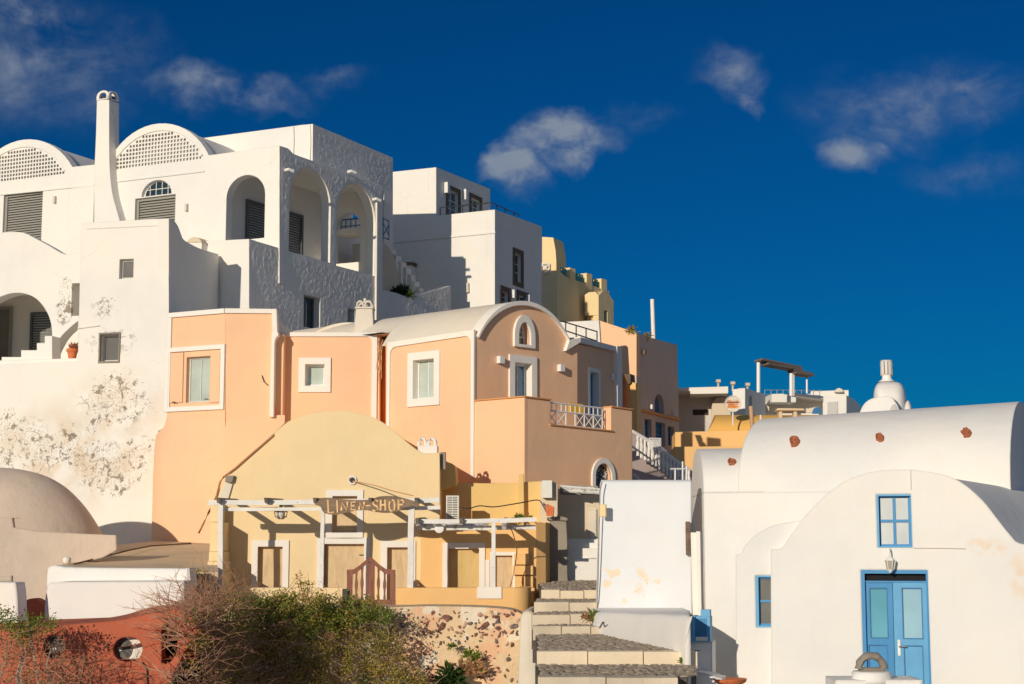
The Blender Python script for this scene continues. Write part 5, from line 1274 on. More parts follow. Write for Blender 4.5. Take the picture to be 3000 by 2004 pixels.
# round sign
rs = thing('round_sign', 'round cream sign with orange and brown bands on yellow terrace', 'sign', T3.off(.4).at(2147, 1206))
RS = T3.off(.5); c0 = RS.st(2147, 1183); rad = (RS.st(2170, 1183)[0] - c0[0])
circ = [(c0[0] + rad * cos(q * pi / 14), c0[1] + rad * sin(q * pi / 14)) for q in range(28)]
MB().slab(RS, circ, (), 0, -.08).build('disc', 'cream_vault', rs)
plain('sign_orange', (.70, .25, .06), .6, var=.3, scale=8); plain('sign_brown', (.33, .09, .035), .6, var=.4, scale=9)
for (z0, z1, k, mt) in ((.02, .16, .82, 'sign_brown'), (-.10, .0, .62, 'sign_orange'), (-.26, -.13, .74, 'sign_orange'), (.18, .26, .7, 'sign_orange')):
    w_ = rad * k; hh = rad / .5
    pts = [(c0[0] - w_, c0[1] + (z0) * hh), (c0[0] + w_, c0[1] + (z0 + .02) * hh), (c0[0] + w_ * .95, c0[1] + z1 * hh), (c0[0] - w_ * .95, c0[1] + z1 * hh)]
    MB().slab(RS, wob(pts, .04, .12, z0 * 9), (), .012, -.01).build('painted_band', mt, rs)
ring(RS, [(c0[0] + rad * 1.06 * cos(q * pi / 14), c0[1] + rad * 1.06 * sin(q * pi / 14)) for q in range(28)], circ, .03, -.05).build('rim', 'trim', rs)
MB().tube([RS.w(c0[0], c0[1] - rad, -.05), RS.w(c0[0], c0[1] - rad - .5, -.05)], .03, 6).build('stand', 'trim', rs)

# ------------------------------------------------------------------ far white houses on the right skyline
def far_house(label, Y, r, front, side, mat='white_plaster_far', name='white_house', depth=5, wins=()):
    pl = Pl(P(front[1][0], 1180, Y), r); h = thing(name, label, 'house', pl.w(0, CZ + 2), 'white houses on the far right skyline')
    MB().slab(pl, [pl.st(*p) for p in front], (), 0, -.3).build('front_wall', mat, h)
    s0 = pl.st(*front[0])[0]
    if side:
        sp_ = Pl(pl.w(pl.st(*front[1])[0], 0, 0), r - 90)
        holes = [archpts(*sp_.rect(*w)[:3], sp_.st((w[0] + w[2]) / 2, w[1] + 10)[1], sp_.rect(*w)[3]) for w in wins]
        MB().slab(sp_, [sp_.st(*p) for p in side], holes, -.002, -.3).build('side_wall', mat, h)
        for q in holes: MB().slab(sp_, q, (), -.2, -.25).build('dark_opening', 'inner_dark', h)
        e = max(sp_.st(*p)[0] for p in side)
        prism_xy([pl.w(s0, 0, -.29), pl.w(pl.st(*front[1])[0] - .29, 0, -.29), sp_.w(e, 0, -.3), pl.w(s0, 0, -depth)], CZ, pl.st(front[2][0], front[2][1])[1] - .25).build('body', mat, h)
    else: prism_xy([pl.w(s0, 0, -.29), pl.w(pl.st(*front[1])[0], 0, -.29), pl.w(pl.st(*front[1])[0], 0, -depth), pl.w(s0, 0, -depth)], CZ, pl.st(front[2][0], front[2][1])[1] - .15).build('body', mat, h)
    return h, pl
plaster('grey_white', (.58, .56, .54), dirt=.4, streak=.4)
h, pl = far_house('grey-white house under flat roof slab beside round sign', 62, 6, [(1980, 1300), (2135, 1300), (2135, 1146), (1980, 1150)], None, 'grey_white')
MB().slab(pl, [pl.st(*p) for p in [(2020, 1166), (2130, 1164), (2130, 1144), (1985, 1148), (1985, 1156), (2022, 1158)]], (), 1.6, -.2).build('roof_slab', 'white_plaster_far', h)
q = pl.rect(2026, 1136, 2050, 1148); MB().box(pl, q[0], q[1], q[2], q[3], -.6, -.2).build('roof_unit', 'beige', h)
MB().slab(pl, archpts(pl.st(2085, 1250)[0], pl.st(2140, 1250)[0], pl.st(2100, 1250)[1], pl.st(2110, 1200)[1], pl.st(2110, 1166)[1]), (), .6, 0).build('arched_side', 'beige', h)
q = pl.rect(2030, 1200, 2075, 1216); MB().box(pl, q[0], q[1], q[2], q[3], .002, .03).build('window_grille', 'inner_dark', h)
h, pl = far_house('white house with narrow arched opening in shaded side, near round sign', 64, 27, [(2146, 1320), (2183, 1320), (2183, 1137), (2146, 1141)], [(2183, 1320), (2183, 1137), (2242, 1155), (2242, 1320)], wins=[(2195, 1158, 2203, 1190)])
h, pl = far_house('long white house with flat canopies and roof railing on far skyline', 68, -4, [(2242, 1300), (2412, 1300), (2412, 1170), (2242, 1166)], None)
MB().slab(pl, [pl.st(*p) for p in [(2242, 1186), (2312, 1186), (2312, 1160), (2242, 1162)]], (), 1.2, 0).build('canopy', 'white_plaster_far', h)
MB().slab(pl, [pl.st(*p) for p in [(2312, 1164), (2412, 1178), (2412, 1170), (2312, 1157)]], (), 1.0, 0).build('canopy', 'white_plaster_far', h)
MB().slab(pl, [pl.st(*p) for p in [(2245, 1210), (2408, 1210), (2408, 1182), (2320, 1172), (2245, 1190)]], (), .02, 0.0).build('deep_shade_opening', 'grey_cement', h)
r = MB()
for u in range(2245, 2410, 18): r.tube([pl.w(*pl.st(u, 1168), -.3), pl.w(*pl.st(u, 1140), -.3)], .02, 4)
for v in (1140, 1154): r.tube([pl.w(*pl.st(2245, v), -.3), pl.w(*pl.st(2410, v + 3), -.3)], .016, 4)
r.build('roof_railing', 'steel', h)
r = MB()
for u, v0, v1 in ((2118, 1148, 1112), (2161, 1140, 1118), (2205, 1145, 1122)): r.tube([pl.w(*pl.st(u, v0), -1), pl.w(*pl.st(u, v1), -1)], .05, 6); r.box(pl, pl.st(u, v1)[0] - .09, pl.st(u, v1)[0] + .09, pl.st(u, v1)[1] - .03, pl.st(u, v1)[1] + .1, -1.1, -.9)
r.build('flue', 'beige', h)
h, pl = far_house('white house with grey door and stepped roof beside chapel bell hump', 66, 14, [(2412, 1300), (2480, 1300), (2480, 1158), (2412, 1162)], [(2480, 1300), (2480, 1158), (2500, 1168), (2520, 1186), (2530, 1300)])
r = MB().slab(pl, [pl.st(*p) for p in [(2424, 1230), (2455, 1230), (2455, 1176), (2424, 1178)]], (), .03, 0); r.build('grey_door', 'grey_white', h)
h, pl = far_house('distant cream and white roof terrace under blue sky', 80, 5, [(2360, 1300), (2486, 1300), (2486, 1143), (2376, 1146)], None)
MB().slab(pl, [pl.st(*p) for p in [(2444, 1150), (2468, 1150), (2466, 1142), (2456, 1138), (2447, 1142)]], (), .3, -.6).build('roof_dome', 'cream_vault', h)
plain('canopy_brown', (.16, .13, .11), .7)
# canopy frame of dark panels
can = thing('rooftop_canopy', 'dark louvred canopy panels on white posts above far terrace', 'canopy', P(2222, 1150, 64))
CP2 = Pl(P(2290, 1100, 64), -38)
for (u, v0, v1) in ((2222, 1062, 1150), (2318, 1094, 1160), (2323, 1098, 1160), (2364, 1112, 1152)): MB().tube([CP2.at(u, v1), CP2.at(u, v0)], .075 if u != 2364 else .04, 8).build('post', 'white_metal', can)
for (a, b, d) in (((2222, 1060), (2338, 1084), 0), ((2240, 1072), (2340, 1090), .9), ((2318, 1090), (2372, 1104), 0), ((2322, 1098), (2374, 1106), .7)):
    p0, p1 = CP2.at(*a), CP2.at(*b); m = MB(); n_ = CP2.N * .55
    m.loft([[p0 + n_ * k + Vector((0, 0, z)) for k, z in ((-.4, 0), (.4, .05), (.4, .13), (-.4, .08))], [p1 + n_ * k + Vector((0, 0, z)) for k, z in ((-.4, 0), (.4, .05), (.4, .13), (-.4, .08))]]); m.build('panel', 'canopy_brown', can)

# ------------------------------------------------------------------ white chapel house on the right
Q1 = Pl(P(2600, 1600, 27), 14)
chap = thing('white_chapel_house', 'white barrel-vaulted chapel house with blue double door and blue four-pane window', 'house', Q1.w(0, CZ - 3.4))
zq = CZ - 4.4
stp = [(Q1.at(2900, 1605), .35, .18, 1.0), (Q1.at(2870, 1598), .25, .14, 1.0), (Q1.at(2985, 1690), .2, .5, .8)]
def orange(n, pos, col):
    b = n.math('MULTIPLY', blobs(n, pos, stp), n.ramp(n.noise(pos, 5, 5, .6), .35, .6))
    return n.mix(n.math('MULTIPLY', b, .9, clamp=True), col, (.78, .55, .33))
plaster('chapel_white', (.76, .755, .74), crack=0, var=.06, dirt=.14, streak=.12, bump=.42, bevel=.05, extra=orange)
dr = Q1.rect(2527, 1670, 2724, 2060); dr = (dr[0], dr[1], dr[2], dr[3]); wi = Q1.rect(2569, 1448, 2671, 1604)
top = sm([(2258, 1608), (2290, 1604), (2318, 1565), (2360, 1510), (2420, 1450), (2480, 1408), (2540, 1386), (2600, 1377), (2664, 1376), (2720, 1382), (2780, 1395), (2830, 1423), (2880, 1468), (2920, 1518), (2960, 1568), (2988, 1592), (3060, 1600)], 5) + [(3400, 1604)]
out = [Q1.st(2260, 2160), Q1.st(3400, 2160)] + [Q1.st(*p) for p in top][::-1]
MB().slab(Q1, out, [R4(dr), R4(wi)], 0, -.45).build('gable_front', 'chapel_white', chap)
# vault over the front room, running back
vpx = top[6:-3]
v0 = [Q1.w(*Q1.st(*p), -.42) - Vector((0, 0, .03)) for p in vpx]
dirv = Vector((sin(radians(28)), cos(radians(28)), 0))
base = [Vector((v0[0].x, v0[0].y, zq))]; endb = [Vector((v0[-1].x, v0[-1].y, zq))]
full = base + v0 + endb
MB().loft([full, [p + dirv * 7 for p in full]]).build('front_vault', 'chapel_white', chap, smooth=50)
# stepped second arch, set back
Q2 = Q1.off(-.16)
w2 = Q2.rect(2214, 1686, 2285, 1838)
t2 = sm([(2155, 1625), (2172, 1622), (2180, 1603), (2205, 1575), (2245, 1548), (2290, 1533), (2345, 1526)], 5)
MB().slab(Q2, [Q2.st(2157, 2160), Q2.st(2420, 2160), Q2.st(2420, 1526)] + [Q2.st(*p) for p in t2][::-1], [R4(w2)], 0, -.4).build('stepped_front', 'chapel_white', chap)
sv = [Q2.w(*Q2.st(*p), -.39) - Vector((0, 0, .01)) for p in t2[4:]]; sv = [Vector((sv[0].x, sv[0].y, zq))] + sv + [Vector((sv[-1].x + .8, sv[-1].y, sv[-1].z)), Vector((sv[-1].x + .8, sv[-1].y, zq))]
MB().loft([sv, [p + Vector((sin(radians(16)), cos(radians(16)), 0)) * 6.3 for p in sv]]).build('stepped_vault', 'chapel_white', chap, smooth=50)
# long hall behind: wall, low vault, high vault
Q3 = Pl(Q1.off(-5.6).at(2180, 1600), 18)
zsp = Q3.st(2250, 1442)[1]
pa, pb = Q3.at(2062, 1500), Q3.at(2962, 1500)
left_back = Vector((xat(2024, pa.y + 3.6), pa.y + 3.6, 0))
prism_xy([(pa.x, pa.y), (pb.x, pb.y), (pb.x + 2.2, pb.y + 5), (left_back.x, left_back.y)], zq, zsp).build('hall_wall', 'chapel_white', chap)
def vaultsec(p0, ax_, rise, dep, base_drop=.25, n=16, lean=0.0):
    return [p0 + ax_ * (dep * (1 - cos(pi * q / n)) / 2) + Vector((0, 0, rise * sin(pi * q / n) ** .92)) for q in range(n + 1)]
# low vault at the left end
pz = lambda p, z: Vector((p.x, p.y, z))
dl_ = (left_back - Vector((pa.x, pa.y, 0))).normalized()
L0 = pz(pa, zsp); rise = Q3.off(-1.6).st(2080, 1314)[1] - zsp
secA = vaultsec(L0, dl_, rise, 3.6); pr2 = pz(Q3.at(2240, 1500), zsp); secB = vaultsec(pr2, Vector((.3, .95, 0)).normalized(), rise, 3.6)
MB().loft([secA, secB]).build('low_vault', 'chapel_white', chap, smooth=50)
# high vault
H0 = pz(Q3.at(2163, 1500), zsp - .02); hax = Vector((sin(radians(24)), cos(radians(24)), 0)); dep = 5.0
def hv(u, vtop, dep=dep):
    p = pz(Q3.at(u, 1500), zsp - .02); mid = p + hax * (dep / 2)
    # height so that the crown shows at vtop in the picture
    w_ = P(u, vtop, mid.y); return p, (w_.z - (zsp - .02))
pA, rA = hv(2258, 1226); pA = H0
pB, rB = hv(2964, 1178); secs = []
for k in [i / 6 for i in range(7)]:
    secs.append(vaultsec(pA.lerp(pB, k), hax, rA + (rB - rA) * k, dep, n=20))
MB().loft(secs).build('high_vault', 'chapel_white', chap, smooth=50)
# right-hand gable slab of the high vault with its shaded end
# clay spouts / broken patches on the vaults
def surf_hit(objs, u, v):
    dg = bpy.context.evaluated_depsgraph_get(); best = None; d = ray(u, v).normalized()
    for o in objs:
        ok, loc, nor, _ = o.ray_cast(o.matrix_world.inverted() @ CAM, d)
        if ok:
            loc = o.matrix_world @ loc
            if best is None or (loc - CAM).length < (best[0] - CAM).length: best = (loc, nor)
    return best
bpy.context.view_layer.update()
vo = [o for o in chap.children if o.name.split('.')[0] in ('low_vault', 'high_vault', 'front_vault', 'hall_wall')]
for (u, v, rx) in ((2329, 1294, .105), (2578, 1283, .085), (2831, 1268, .095), (2144, 1354, .085)):
    h = surf_hit(vo, u, v)
    if not h: print('no hit', u, v); continue
    loc, nor = h
    if nor.dot(CAM - loc) < 0: nor = -nor
    t1 = Vector((1, 0, 0)); t1 = (t1 - nor * t1.dot(nor)).normalized(); t2_ = nor.cross(t1); m = MB()
    k = 16; rr = [rx * (1 + .5 * mnoise.noise((cos(q * 2 * pi / k) * 2 + u, sin(q * 2 * pi / k) * 2, v))) for q in range(k)]
    rings = [[loc + nor * h_ + (t1 * cos(q * 2 * pi / k) + t2_ * 1.5 * sin(q * 2 * pi / k)) * (rr[q] * f_) for q in range(k)] for f_, h_ in ((1.0, -.03), (1.0, .03), (.8, .05), (.5, .02), (.12, .03))]
    MB().loft(rings).build('clay_patch', 'rust_clay', chap, smooth=30)
# recess-free vertical wire on the gable
s, t = Q1.st(2667, 1376); t1_ = Q1.st(2667, 1434)[1]; MB().tube([Q1.w(s, t, .012), Q1.w(s, t1_, .012)], .012, 5).build('lightning_wire', 'trim', chap)
a, b = Q1.st(2676, 1606), Q1.st(2830, 1608); MB().tube([Q1.w(*a, .008), Q1.w((a[0] + b[0]) / 2, (a[1] + b[1]) / 2 + .005, .012), Q1.w(*b, .008)], .006, 5).build('wall_wire', 'cream_vault', chap)
# blue four-pane window
window(chap, Q1, wi, .09, .055, 2, 2, 'blue_paint', 'pane_white', bar=.045, fd=.06)
m = MB(); m.box(Q1, wi[0], wi[0] + .035, wi[2], wi[3], -.09, .004); m.box(Q1, wi[0] + .035, wi[1], wi[3] - .03, wi[3], -.09, .004); m.box(Q1, wi[1] - .012, wi[1], wi[2], wi[3] - .03, -.09, .003); m.box(Q1, wi[0] + .035, wi[1] - .012, wi[2], wi[2] + .02, -.09, .01); m.build('window_casing', 'blue_light', chap, smooth=0)
window(chap, Q2, (w2[0], w2[1], w2[2], w2[3]), .08, .06, 1, 2, 'blue_paint', 'pane_grey', bar=.04)
m = MB(); m.box(Q2, w2[0], w2[0] + .05, w2[2], w2[3], -.08, .004); m.box(Q2, w2[0] + .05, w2[1], w2[3] - .03, w2[3], -.08, .004); m.box(Q2, w2[0] + .05, w2[1], w2[2], w2[2] + .03, -.08, .006); m.build('window_casing', 'blue_light', chap, smooth=0)
# double door
fr = MB(); f_ = .06
fr.box(Q1, dr[0], dr[0] + f_, dr[2], dr[3], -.14, .003); fr.box(Q1, dr[1] - f_ * .55, dr[1], dr[2], dr[3], -.14, .003); fr.box(Q1, dr[0] + f_, dr[1] - f_ * .55, dr[3] - f_, dr[3], -.14, .003)
zl = Q1.st(2620, 1702)[1]; fr.box(Q1, dr[0] + f_, dr[1] - f_ * .55, zl - .03, zl, -.14, -.05)
door = fr.build('door_frame', 'blue_paint', chap, smooth=0)
MB().box(Q1, dr[0] + f_, dr[1] - f_ * .5, zl, dr[3] - f_, -.13, -.12).build('dark_transom', 'black_gap', door, smooth=0)
xm = Q1.st(2620, 1900)[0]; xl, xr = dr[0] + f_, dr[1] - f_ * .55
def leaf(x0, x1, dep, mat, gmat, glass_px, panel_px):
    m = MB(); g = Q1.rect(*glass_px); p_ = Q1.rect(*panel_px); zt_ = zl - .03
    m.slab(Q1, [(x0, dr[2]), (x1, dr[2]), (x1, zt_), (x0, zt_)], [R4(g), R4(p_)], dep, dep - .05)
    o = m.build('door_leaf', mat, chap, smooth=0)
    MB().box(Q1, g[0], g[1], g[2], g[3], dep - .035, dep - .025).build('pane', gmat, o, smooth=0)
    MB().box(Q1, p_[0], p_[1], p_[2], p_[3], dep - .045, dep - .022).build('panel', mat, o, smooth=0)
    bd_ = ring(Q1, R4(grow(g, .018)), R4(g), dep + .008, dep - .01); bd_.slab(Q1, R4(grow(p_, .016)), [R4(p_)], dep + .008, dep - .01); bd_.build('beading', 'blue_deep', o, smooth=0)
    return o
leaf(xl, xm - .004, -.075, 'blue_paint', 'pane_cyan', (2550, 1725, 2598, 1868), (2548, 1892, 2600, 2055))
L2 = leaf(xm + .004, xr, -.06, 'blue_light', 'pane_cyan_light', (2646, 1725, 2700, 1870), (2652, 1894, 2704, 2055))
s, t = Q1.st(2634, 1900); m = MB().box(Q1, s - .022, s + .022, t - .12, t + .14, -.06, -.045); m.tube([Q1.w(s, t + .035, -.05), Q1.w(s, t + .035, .0), Q1.w(s + .12, t + .033, .0)], .012, 6); m.build('door_handle', 'steel', L2)
# lantern over the door
lan = thing('wall_lantern', 'small white wall lantern mounted above blue chapel door', 'lantern', Q1.at(2608, 1640))
s, t = Q1.st(2608, 1650)
m = MB(); m.tube([Q1.w(s, t + .20, 0), Q1.w(s, t + .24, .08), Q1.w(s, t + .19, .14), Q1.w(s, t + .12, .15)], .012, 6)
m.loft([[Q1.w(s + r_ * cos(q * pi / 3), t + z_, .15 + r_ * sin(q * pi / 3)) for q in range(6)] for r_, z_ in ((.015, .13), (.05, .09), (.085, .055), (.09, .045))]); m.loft([[Q1.w(s + r_ * cos(q * pi / 3), t + z_, .15 + r_ * sin(q * pi / 3)) for q in range(6)] for r_, z_ in ((.062, -.10), (.05, -.12), (.012, -.16))])
for q in range(6): m.tube([Q1.w(s + .09 * cos(q * pi / 3), t + .05, .15 + .09 * sin(q * pi / 3)), Q1.w(s + .06 * cos(q * pi / 3), t - .10, .15 + .06 * sin(q * pi / 3))], .007, 5)
m.build('lantern_frame', 'white_metal', lan)
plain('lantern_glass', (.40, .36, .28), .2); MB().loft([[Q1.w(s + r_ * cos(q * pi / 3), t + z_, .15 + r_ * sin(q * pi / 3)) for q in range(6)] for r_, z_ in ((.083, .045), (.054, -.10))]).build('glass', 'lantern_glass', lan)
# chimney hump behind the vault: arched bell-cote and slotted flue
hump = thing('white_vault_chimney', 'white humped roof with slotted round chimney behind chapel vault', 'chimney', P(2600, 1230, 39))
HY = 39.0
def blob_sec(cx_px, cz_px, rx, rz, Y, p=2.0, n=24, base=1260):
    c = P(cx_px, cz_px, Y); sx = HY / FPX
    return [Vector((c.x + rx * sx * math.copysign(abs(cos(a)) ** (2 / p), cos(a)), Y, c.z + rz * sx * math.copysign(abs(sin(a)) ** (2 / p), sin(a)))) for a in [pi * q / n for q in range(n + 1)]]
def hump_body(cu, base_v, rx, h, y0, y1, p=2.4, mat='white_smooth', name='hump'):
    secs = []
    for k in range(9):
        y = y0 + (y1 - y0) * k / 8; sc = sqrt(max(0, 1 - ((k - 4) / 4) ** 2)) ** .5 if k not in (0, 8) else .25
        sec = blob_sec(cu, base_v, rx * (.5 + .5 * sc), h * (.35 + .65 * sc), y, p); secs.append(sec)
    return MB().loft(secs).build(name, mat, hump, smooth=60)
hump_body(2608, 1215, 50, 100, 39, 41.2, 4.2)
hump_body(2660, 1215, 14, 44, 39.2, 40.4, 2.0, name='small_hump')
AV = Pl(P(2600, 1190, 38.2), 20)
ao = [AV.st(*p) for p in sm([(2510, 1240), (2524, 1196), (2545, 1172), (2580, 1162), (2608, 1162), (2622, 1176), (2634, 1200), (2642, 1240)], 4)]
MB().loft([[AV.w(*p) for p in ao], [AV.w(*p, -1.4) for p in ao]]).build('small_vault', 'white_smooth', hump, smooth=50)
ai = [AV.st(*p) for p in sm([(2606, 1240), (2608, 1200), (2616, 1186), (2626, 1190), (2636, 1240)], 4)]
MB().slab(AV, ai, (), .03, 0).build('vault_mouth', 'grey_white', hump)
c = P(2599, 1140, 40); sx = 40 / FPX
pr = [(27, 1120), (15, 1112), (13, 1104), (17, 1098)]
MB().loft([[Vector((c.x + r_ * sx * cos(q * pi / 8), c.y + r_ * sx * sin(q * pi / 8), P(2599, v_, 40).z)) for q in range(16)] for r_, v_ in pr]).build('chimney_neck', 'white_smooth', hump, smooth=60)
zt0, zt1 = P(2599, 1100, 40).z, P(2599, 1056, 40).z
ck_ = MB(); R_ = 16.5 * sx
for q in range(9):
    a = 2 * pi * q / 9 + .25; d = Vector((cos(a), sin(a), 0)); e_ = Vector((-sin(a), cos(a), 0)); cc = Vector((c.x, c.y, 0)) + d * R_ * .9
    ck_.hexa([cc + e_ * x * .030 + d * y * .022 + Vector((0, 0, zt0)) for x, y in ((-1, -1), (1, -1), (1, 1), (-1, 1))] + [cc + e_ * x * .036 + d * y * .022 + Vector((0, 0, zt1 - .02)) for x, y in ((-1, -1), (1, -1), (1, 1), (-1, 1))])
ck_.loft([[Vector((c.x + r_ * cos(q * pi / 8), c.y + r_ * sin(q * pi / 8), z_)) for q in range(16)] for r_, z_ in ((R_ * .95, zt1 - .03), (R_ * 1.0, zt1), (R_ * .5, zt1 + .005))])
ck_.build('slotted_flue', 'white_smooth', hump, smooth=0)
MB().tube([Vector((c.x, c.y, zt0 - .02)), Vector((c.x, c.y, zt1 - .06))], R_ * .55, 10).build('flue_core', 'terracotta', hump)

# ------------------------------------------------------------------ smooth white lane wall
LWL = Pl(P(1880, 1600, 33.5), 8)
pst = [(LWL.at(1790, 1700), .35, .35, 1.0), (LWL.at(1835, 1690), .45, .4, 1.0), (LWL.at(1870, 1700), .4, .35, .9), (LWL.at(1840, 1740), .45, .3, .9), (LWL.at(1928, 1712), .2, .2, .9)]
def peel(n, pos, col):
    f = n.noise(pos, 4.2, 6, .6)
    b = n.math('MULTIPLY', n.ramp(blobs(n, pos, pst), .05, .5), n.ramp(f, .535, .575))
    return n.mix(b, col, (.80, .66, .50))
plaster('lane_white', (.74, .765, .80), crack=0, dirt=.05, streak=.05, bump=.22, bevel=.06, extra=peel)
lw = thing('white_lane_wall', 'smooth white lane wall with peeling patch and flared bench foot beside steps', 'wall', LWL.w(0, CZ - 1.8))
prof = []
def edge(uL, uR, v, dpl, dpr):
    return LWL.off(dpl).at(uL, v), LWL.off(dpr).at(uR, v)
rows = [(1762, 2026, 1406, -.25), (1761, 2026, 1408, -.08), (1759, 2026, 1416, 0), (1756, 2026, 1500, .02), (1753, 2027, 1600, .05), (1750, 2027, 1700, .09), (1748, 2028, 1760, .12), (1747, 2028, 1785, .18), (1744, 2028, 1805, .24), (1742, 2028, 1960, .26)]
m = MB(); n = 24; g = []
for (uL, uR, v, d) in rows:
    g.append([LWL.off(d + .02 * mnoise.noise((i / n * 5, v * .01, 3))).at(uL + (uR - uL) * i / n, v) for i in range(n + 1)])
bk = [[Vector((p.x + .03, LWL.O.y + .9, p.z)) for p in r_] for r_ in g]
for r_ in g + bk: m.v.extend(r_)
k = n + 1; R_ = len(rows); o0 = k * R_
for off_ in (0, o0): m.f += [(off_ + j * k + i, off_ + j * k + i + 1, off_ + (j + 1) * k + i + 1, off_ + (j + 1) * k + i) for j in range(R_ - 1) for i in range(n)]
for i in (0, n): m.f += [(j * k + i, (j + 1) * k + i, o0 + (j + 1) * k + i, o0 + j * k + i) for j in range(R_ - 1)]
m.f += [(i, i + 1, o0 + i + 1, o0 + i) for i in range(n)]
m.build('wall_face', 'lane_white', lw, smooth=60)
# low bench along the lane: its long side runs towards the viewer
A_, B_ = P(1741, 1793, 31.6), P(2014, 1806, 25.8); rings = []
for t in [i / 16 for i in range(17)]:
    p = A_.lerp(B_, t) + Vector((.012 * mnoise.noise((t * 7, 2, 2)), 0, .015 * mnoise.noise((t * 5, 1, 1)))); xr = max(p.x + .02, xat(2012, p.y)) - .08
    rings.append([Vector((p.x - .10, p.y, CZ - 2.6)), Vector((p.x - .05, p.y, p.z - .45)), Vector((p.x - .01, p.y, p.z - .10)), Vector((p.x + .02, p.y, p.z - .02)), Vector((p.x + .08, p.y, p.z + .01)), Vector((xr + .1, p.y + .02, p.z + .02)), Vector((xr + .1, p.y + .02, CZ - 2.6))])
last = rings[0]; rings = [[v + Vector((0, 1.75, 0)) for v in last]] + rings
MB().loft(rings).build('bench_foot', 'white_smooth', lw, smooth=60)
BQ = Pl(P(2015, 1570, 33.2), 12); s0, s1, t0, t1 = BQ.rect(2009, 1528, 2022, 1626); tag(MB().box(BQ, s0, s1, t0, t1, -.05, .03).build('brown_board', 'brown_stone'), 'narrow dark brown board fixed at end of white lane wall', 'board')
# meter and conduit on the far edge of that wall
BM = Pl(P(1766, 1495, 33.3), 12); s0, s1, t0, t1 = BM.rect(1757, 1478, 1776, 1514)
tag(MB().box(BM, s0, s1, t0, t1, -.06, .05).build('meter_cover', 'back_yellow'), 'small yellowed meter cover on edge of white lane wall', 'meter')
wire([LWL.off(.2).at(p[0], p[1]) for p in ((1764, 1410), (1758, 1440), (1757, 1480), (1755, 1540), (1754, 1600), (1752, 1700), (1749, 1785))], .012, 'thin cable running down left edge of white lane wall', 'grey_wood')
wire([P(*p) for p in ((1756, 1840, 31.0), (1767, 1822, 30.8), (1771, 1836, 30.7), (1783, 1830, 30.5), (1782, 1848, 30.5))], .010, 'loose black cable curl at foot of white lane wall')

# ------------------------------------------------------------------ pedestal with blue letter box
ped = thing('white_pedestal', 'stepped white pedestal with curved steps at end of white lane wall', 'pedestal', P(2060, 1990, 27.5))
PD = Pl(P(2060, 1900, 27.0), 14)
pp = [PD.st(*p) for p in [(2006, 2100), (2088, 2100), (2086, 1878), (2016, 1880)]]
MB().slab(PD, pp, (), 0, -.5).build('pillar', 'white_smooth', ped)
PD2 = PD.off(.5); pts = sm([PD2.st(*p) for p in [(1978, 2100), (1980, 1990), (1996, 1974), (2030, 1968), (2070, 1974), (2100, 1985), (2120, 2000), (2130, 2100)]], 5)
MB().slab(PD2, pts, (), 0, -.6).build('curved_step', 'white_smooth', ped)
PD3 = Pl(P(2075, 1700, 28.2), 14); cbx = MB()
q = PD3.rect(2044, 1555, 2056, 1800); cbx.slab(PD3, [PD3.st(*p) for p in [(2026, 1560), (2048, 1560), (2050, 1805), (2032, 1805)]], (), .12, 0); cbx.slab(PD3, [PD3.st(*p) for p in [(2044, 1556), (2056, 1558), (2060, 1805), (2050, 1805)]], (), .2, 0)
tag(cbx.build('plaster_pipes', 'trim'), 'pair of whitewashed drain pipes on corner of chapel hall', 'pipe')
box = thing('letter_box', 'light blue slatted letter box on white pedestal', 'letter box', PD.at(2055, 1880))
q = PD.off(.12).rect(2027, 1806, 2080, 1880); BX = PD.off(.12)
m = MB().box(BX, q[0], q[1], q[2], q[3], -.32, 0); m.box(BX, q[0] - .02, q[0] + .06, q[2] - .01, q[3] + .01, -.34, .03); m.build('box_body', 'blue_light', box, smooth=0)
for i in range(7): x = q[0] + .075 + i * .026; MB().box(BX, x, x + .010, q[2] + .10, q[3] - .03, .001, .022).build('slat', 'blue_paint', box, smooth=0)
m = MB().box(BX, q[0] + .15, q[0] + .30, q[3], q[3] + .11, -.2, .01); m.build('mail_slot', 'blue_light', box, smooth=0)
MB().box(BX, q[0] + .07, q[0] + .26, q[2] + .02, q[2] + .08, .0, .06).build('tray', 'frame_grey', box, smooth=0)
bow = MB(); c = PD.off(.3).at(2135, 1988); bow.loft([[c + Vector((r_ * cos(q * pi / 8), r_ * sin(q * pi / 8), z_)) for q in range(16)] for r_, z_ in ((.12, -.14), (.28, -.05), (.30, 0), (.26, 0), (.1, -.06))])
tag(bow.build('clay_bowl', 'terracotta'), 'shallow red clay bowl at foot of white pedestal', 'bowl')

# ------------------------------------------------------------------ ring-stone ornament on plinth in front of the door
orn = thing('stone_ring_ornament', 'grey weathered stone ring ornament resting on round white plinth', 'ornament', P(2555, 1965, 24))
c = P(2553, 1945, 24); k = 24 / FPX
m = MB(); path = []
for q in range(15):
    a = pi * q / 14; path.append(c + Vector((cos(a) * 36 * k * (1 + .12 * mnoise.noise((q, 1, 1))), .02 * sin(a * 3), -14 * k + sin(a) * 38 * k)))
rings = []
for i, p in enumerate(path):
    d = (path[min(i + 1, 14)] - path[max(i - 1, 0)]).normalized(); a_ = Vector((0, 1, 0)); b_ = d.cross(a_).normalized()
    rr = .055 * (1 + .35 * mnoise.noise((i * .9, 5, 2))); rings.append([p + (a_ * cos(2 * pi * q / 9) * 1.5 + b_ * sin(2 * pi * q / 9)) * rr * (1 + .2 * mnoise.noise((i * .7, q * 1.1, 3))) for q in range(9)])
m.loft(rings); rings = []
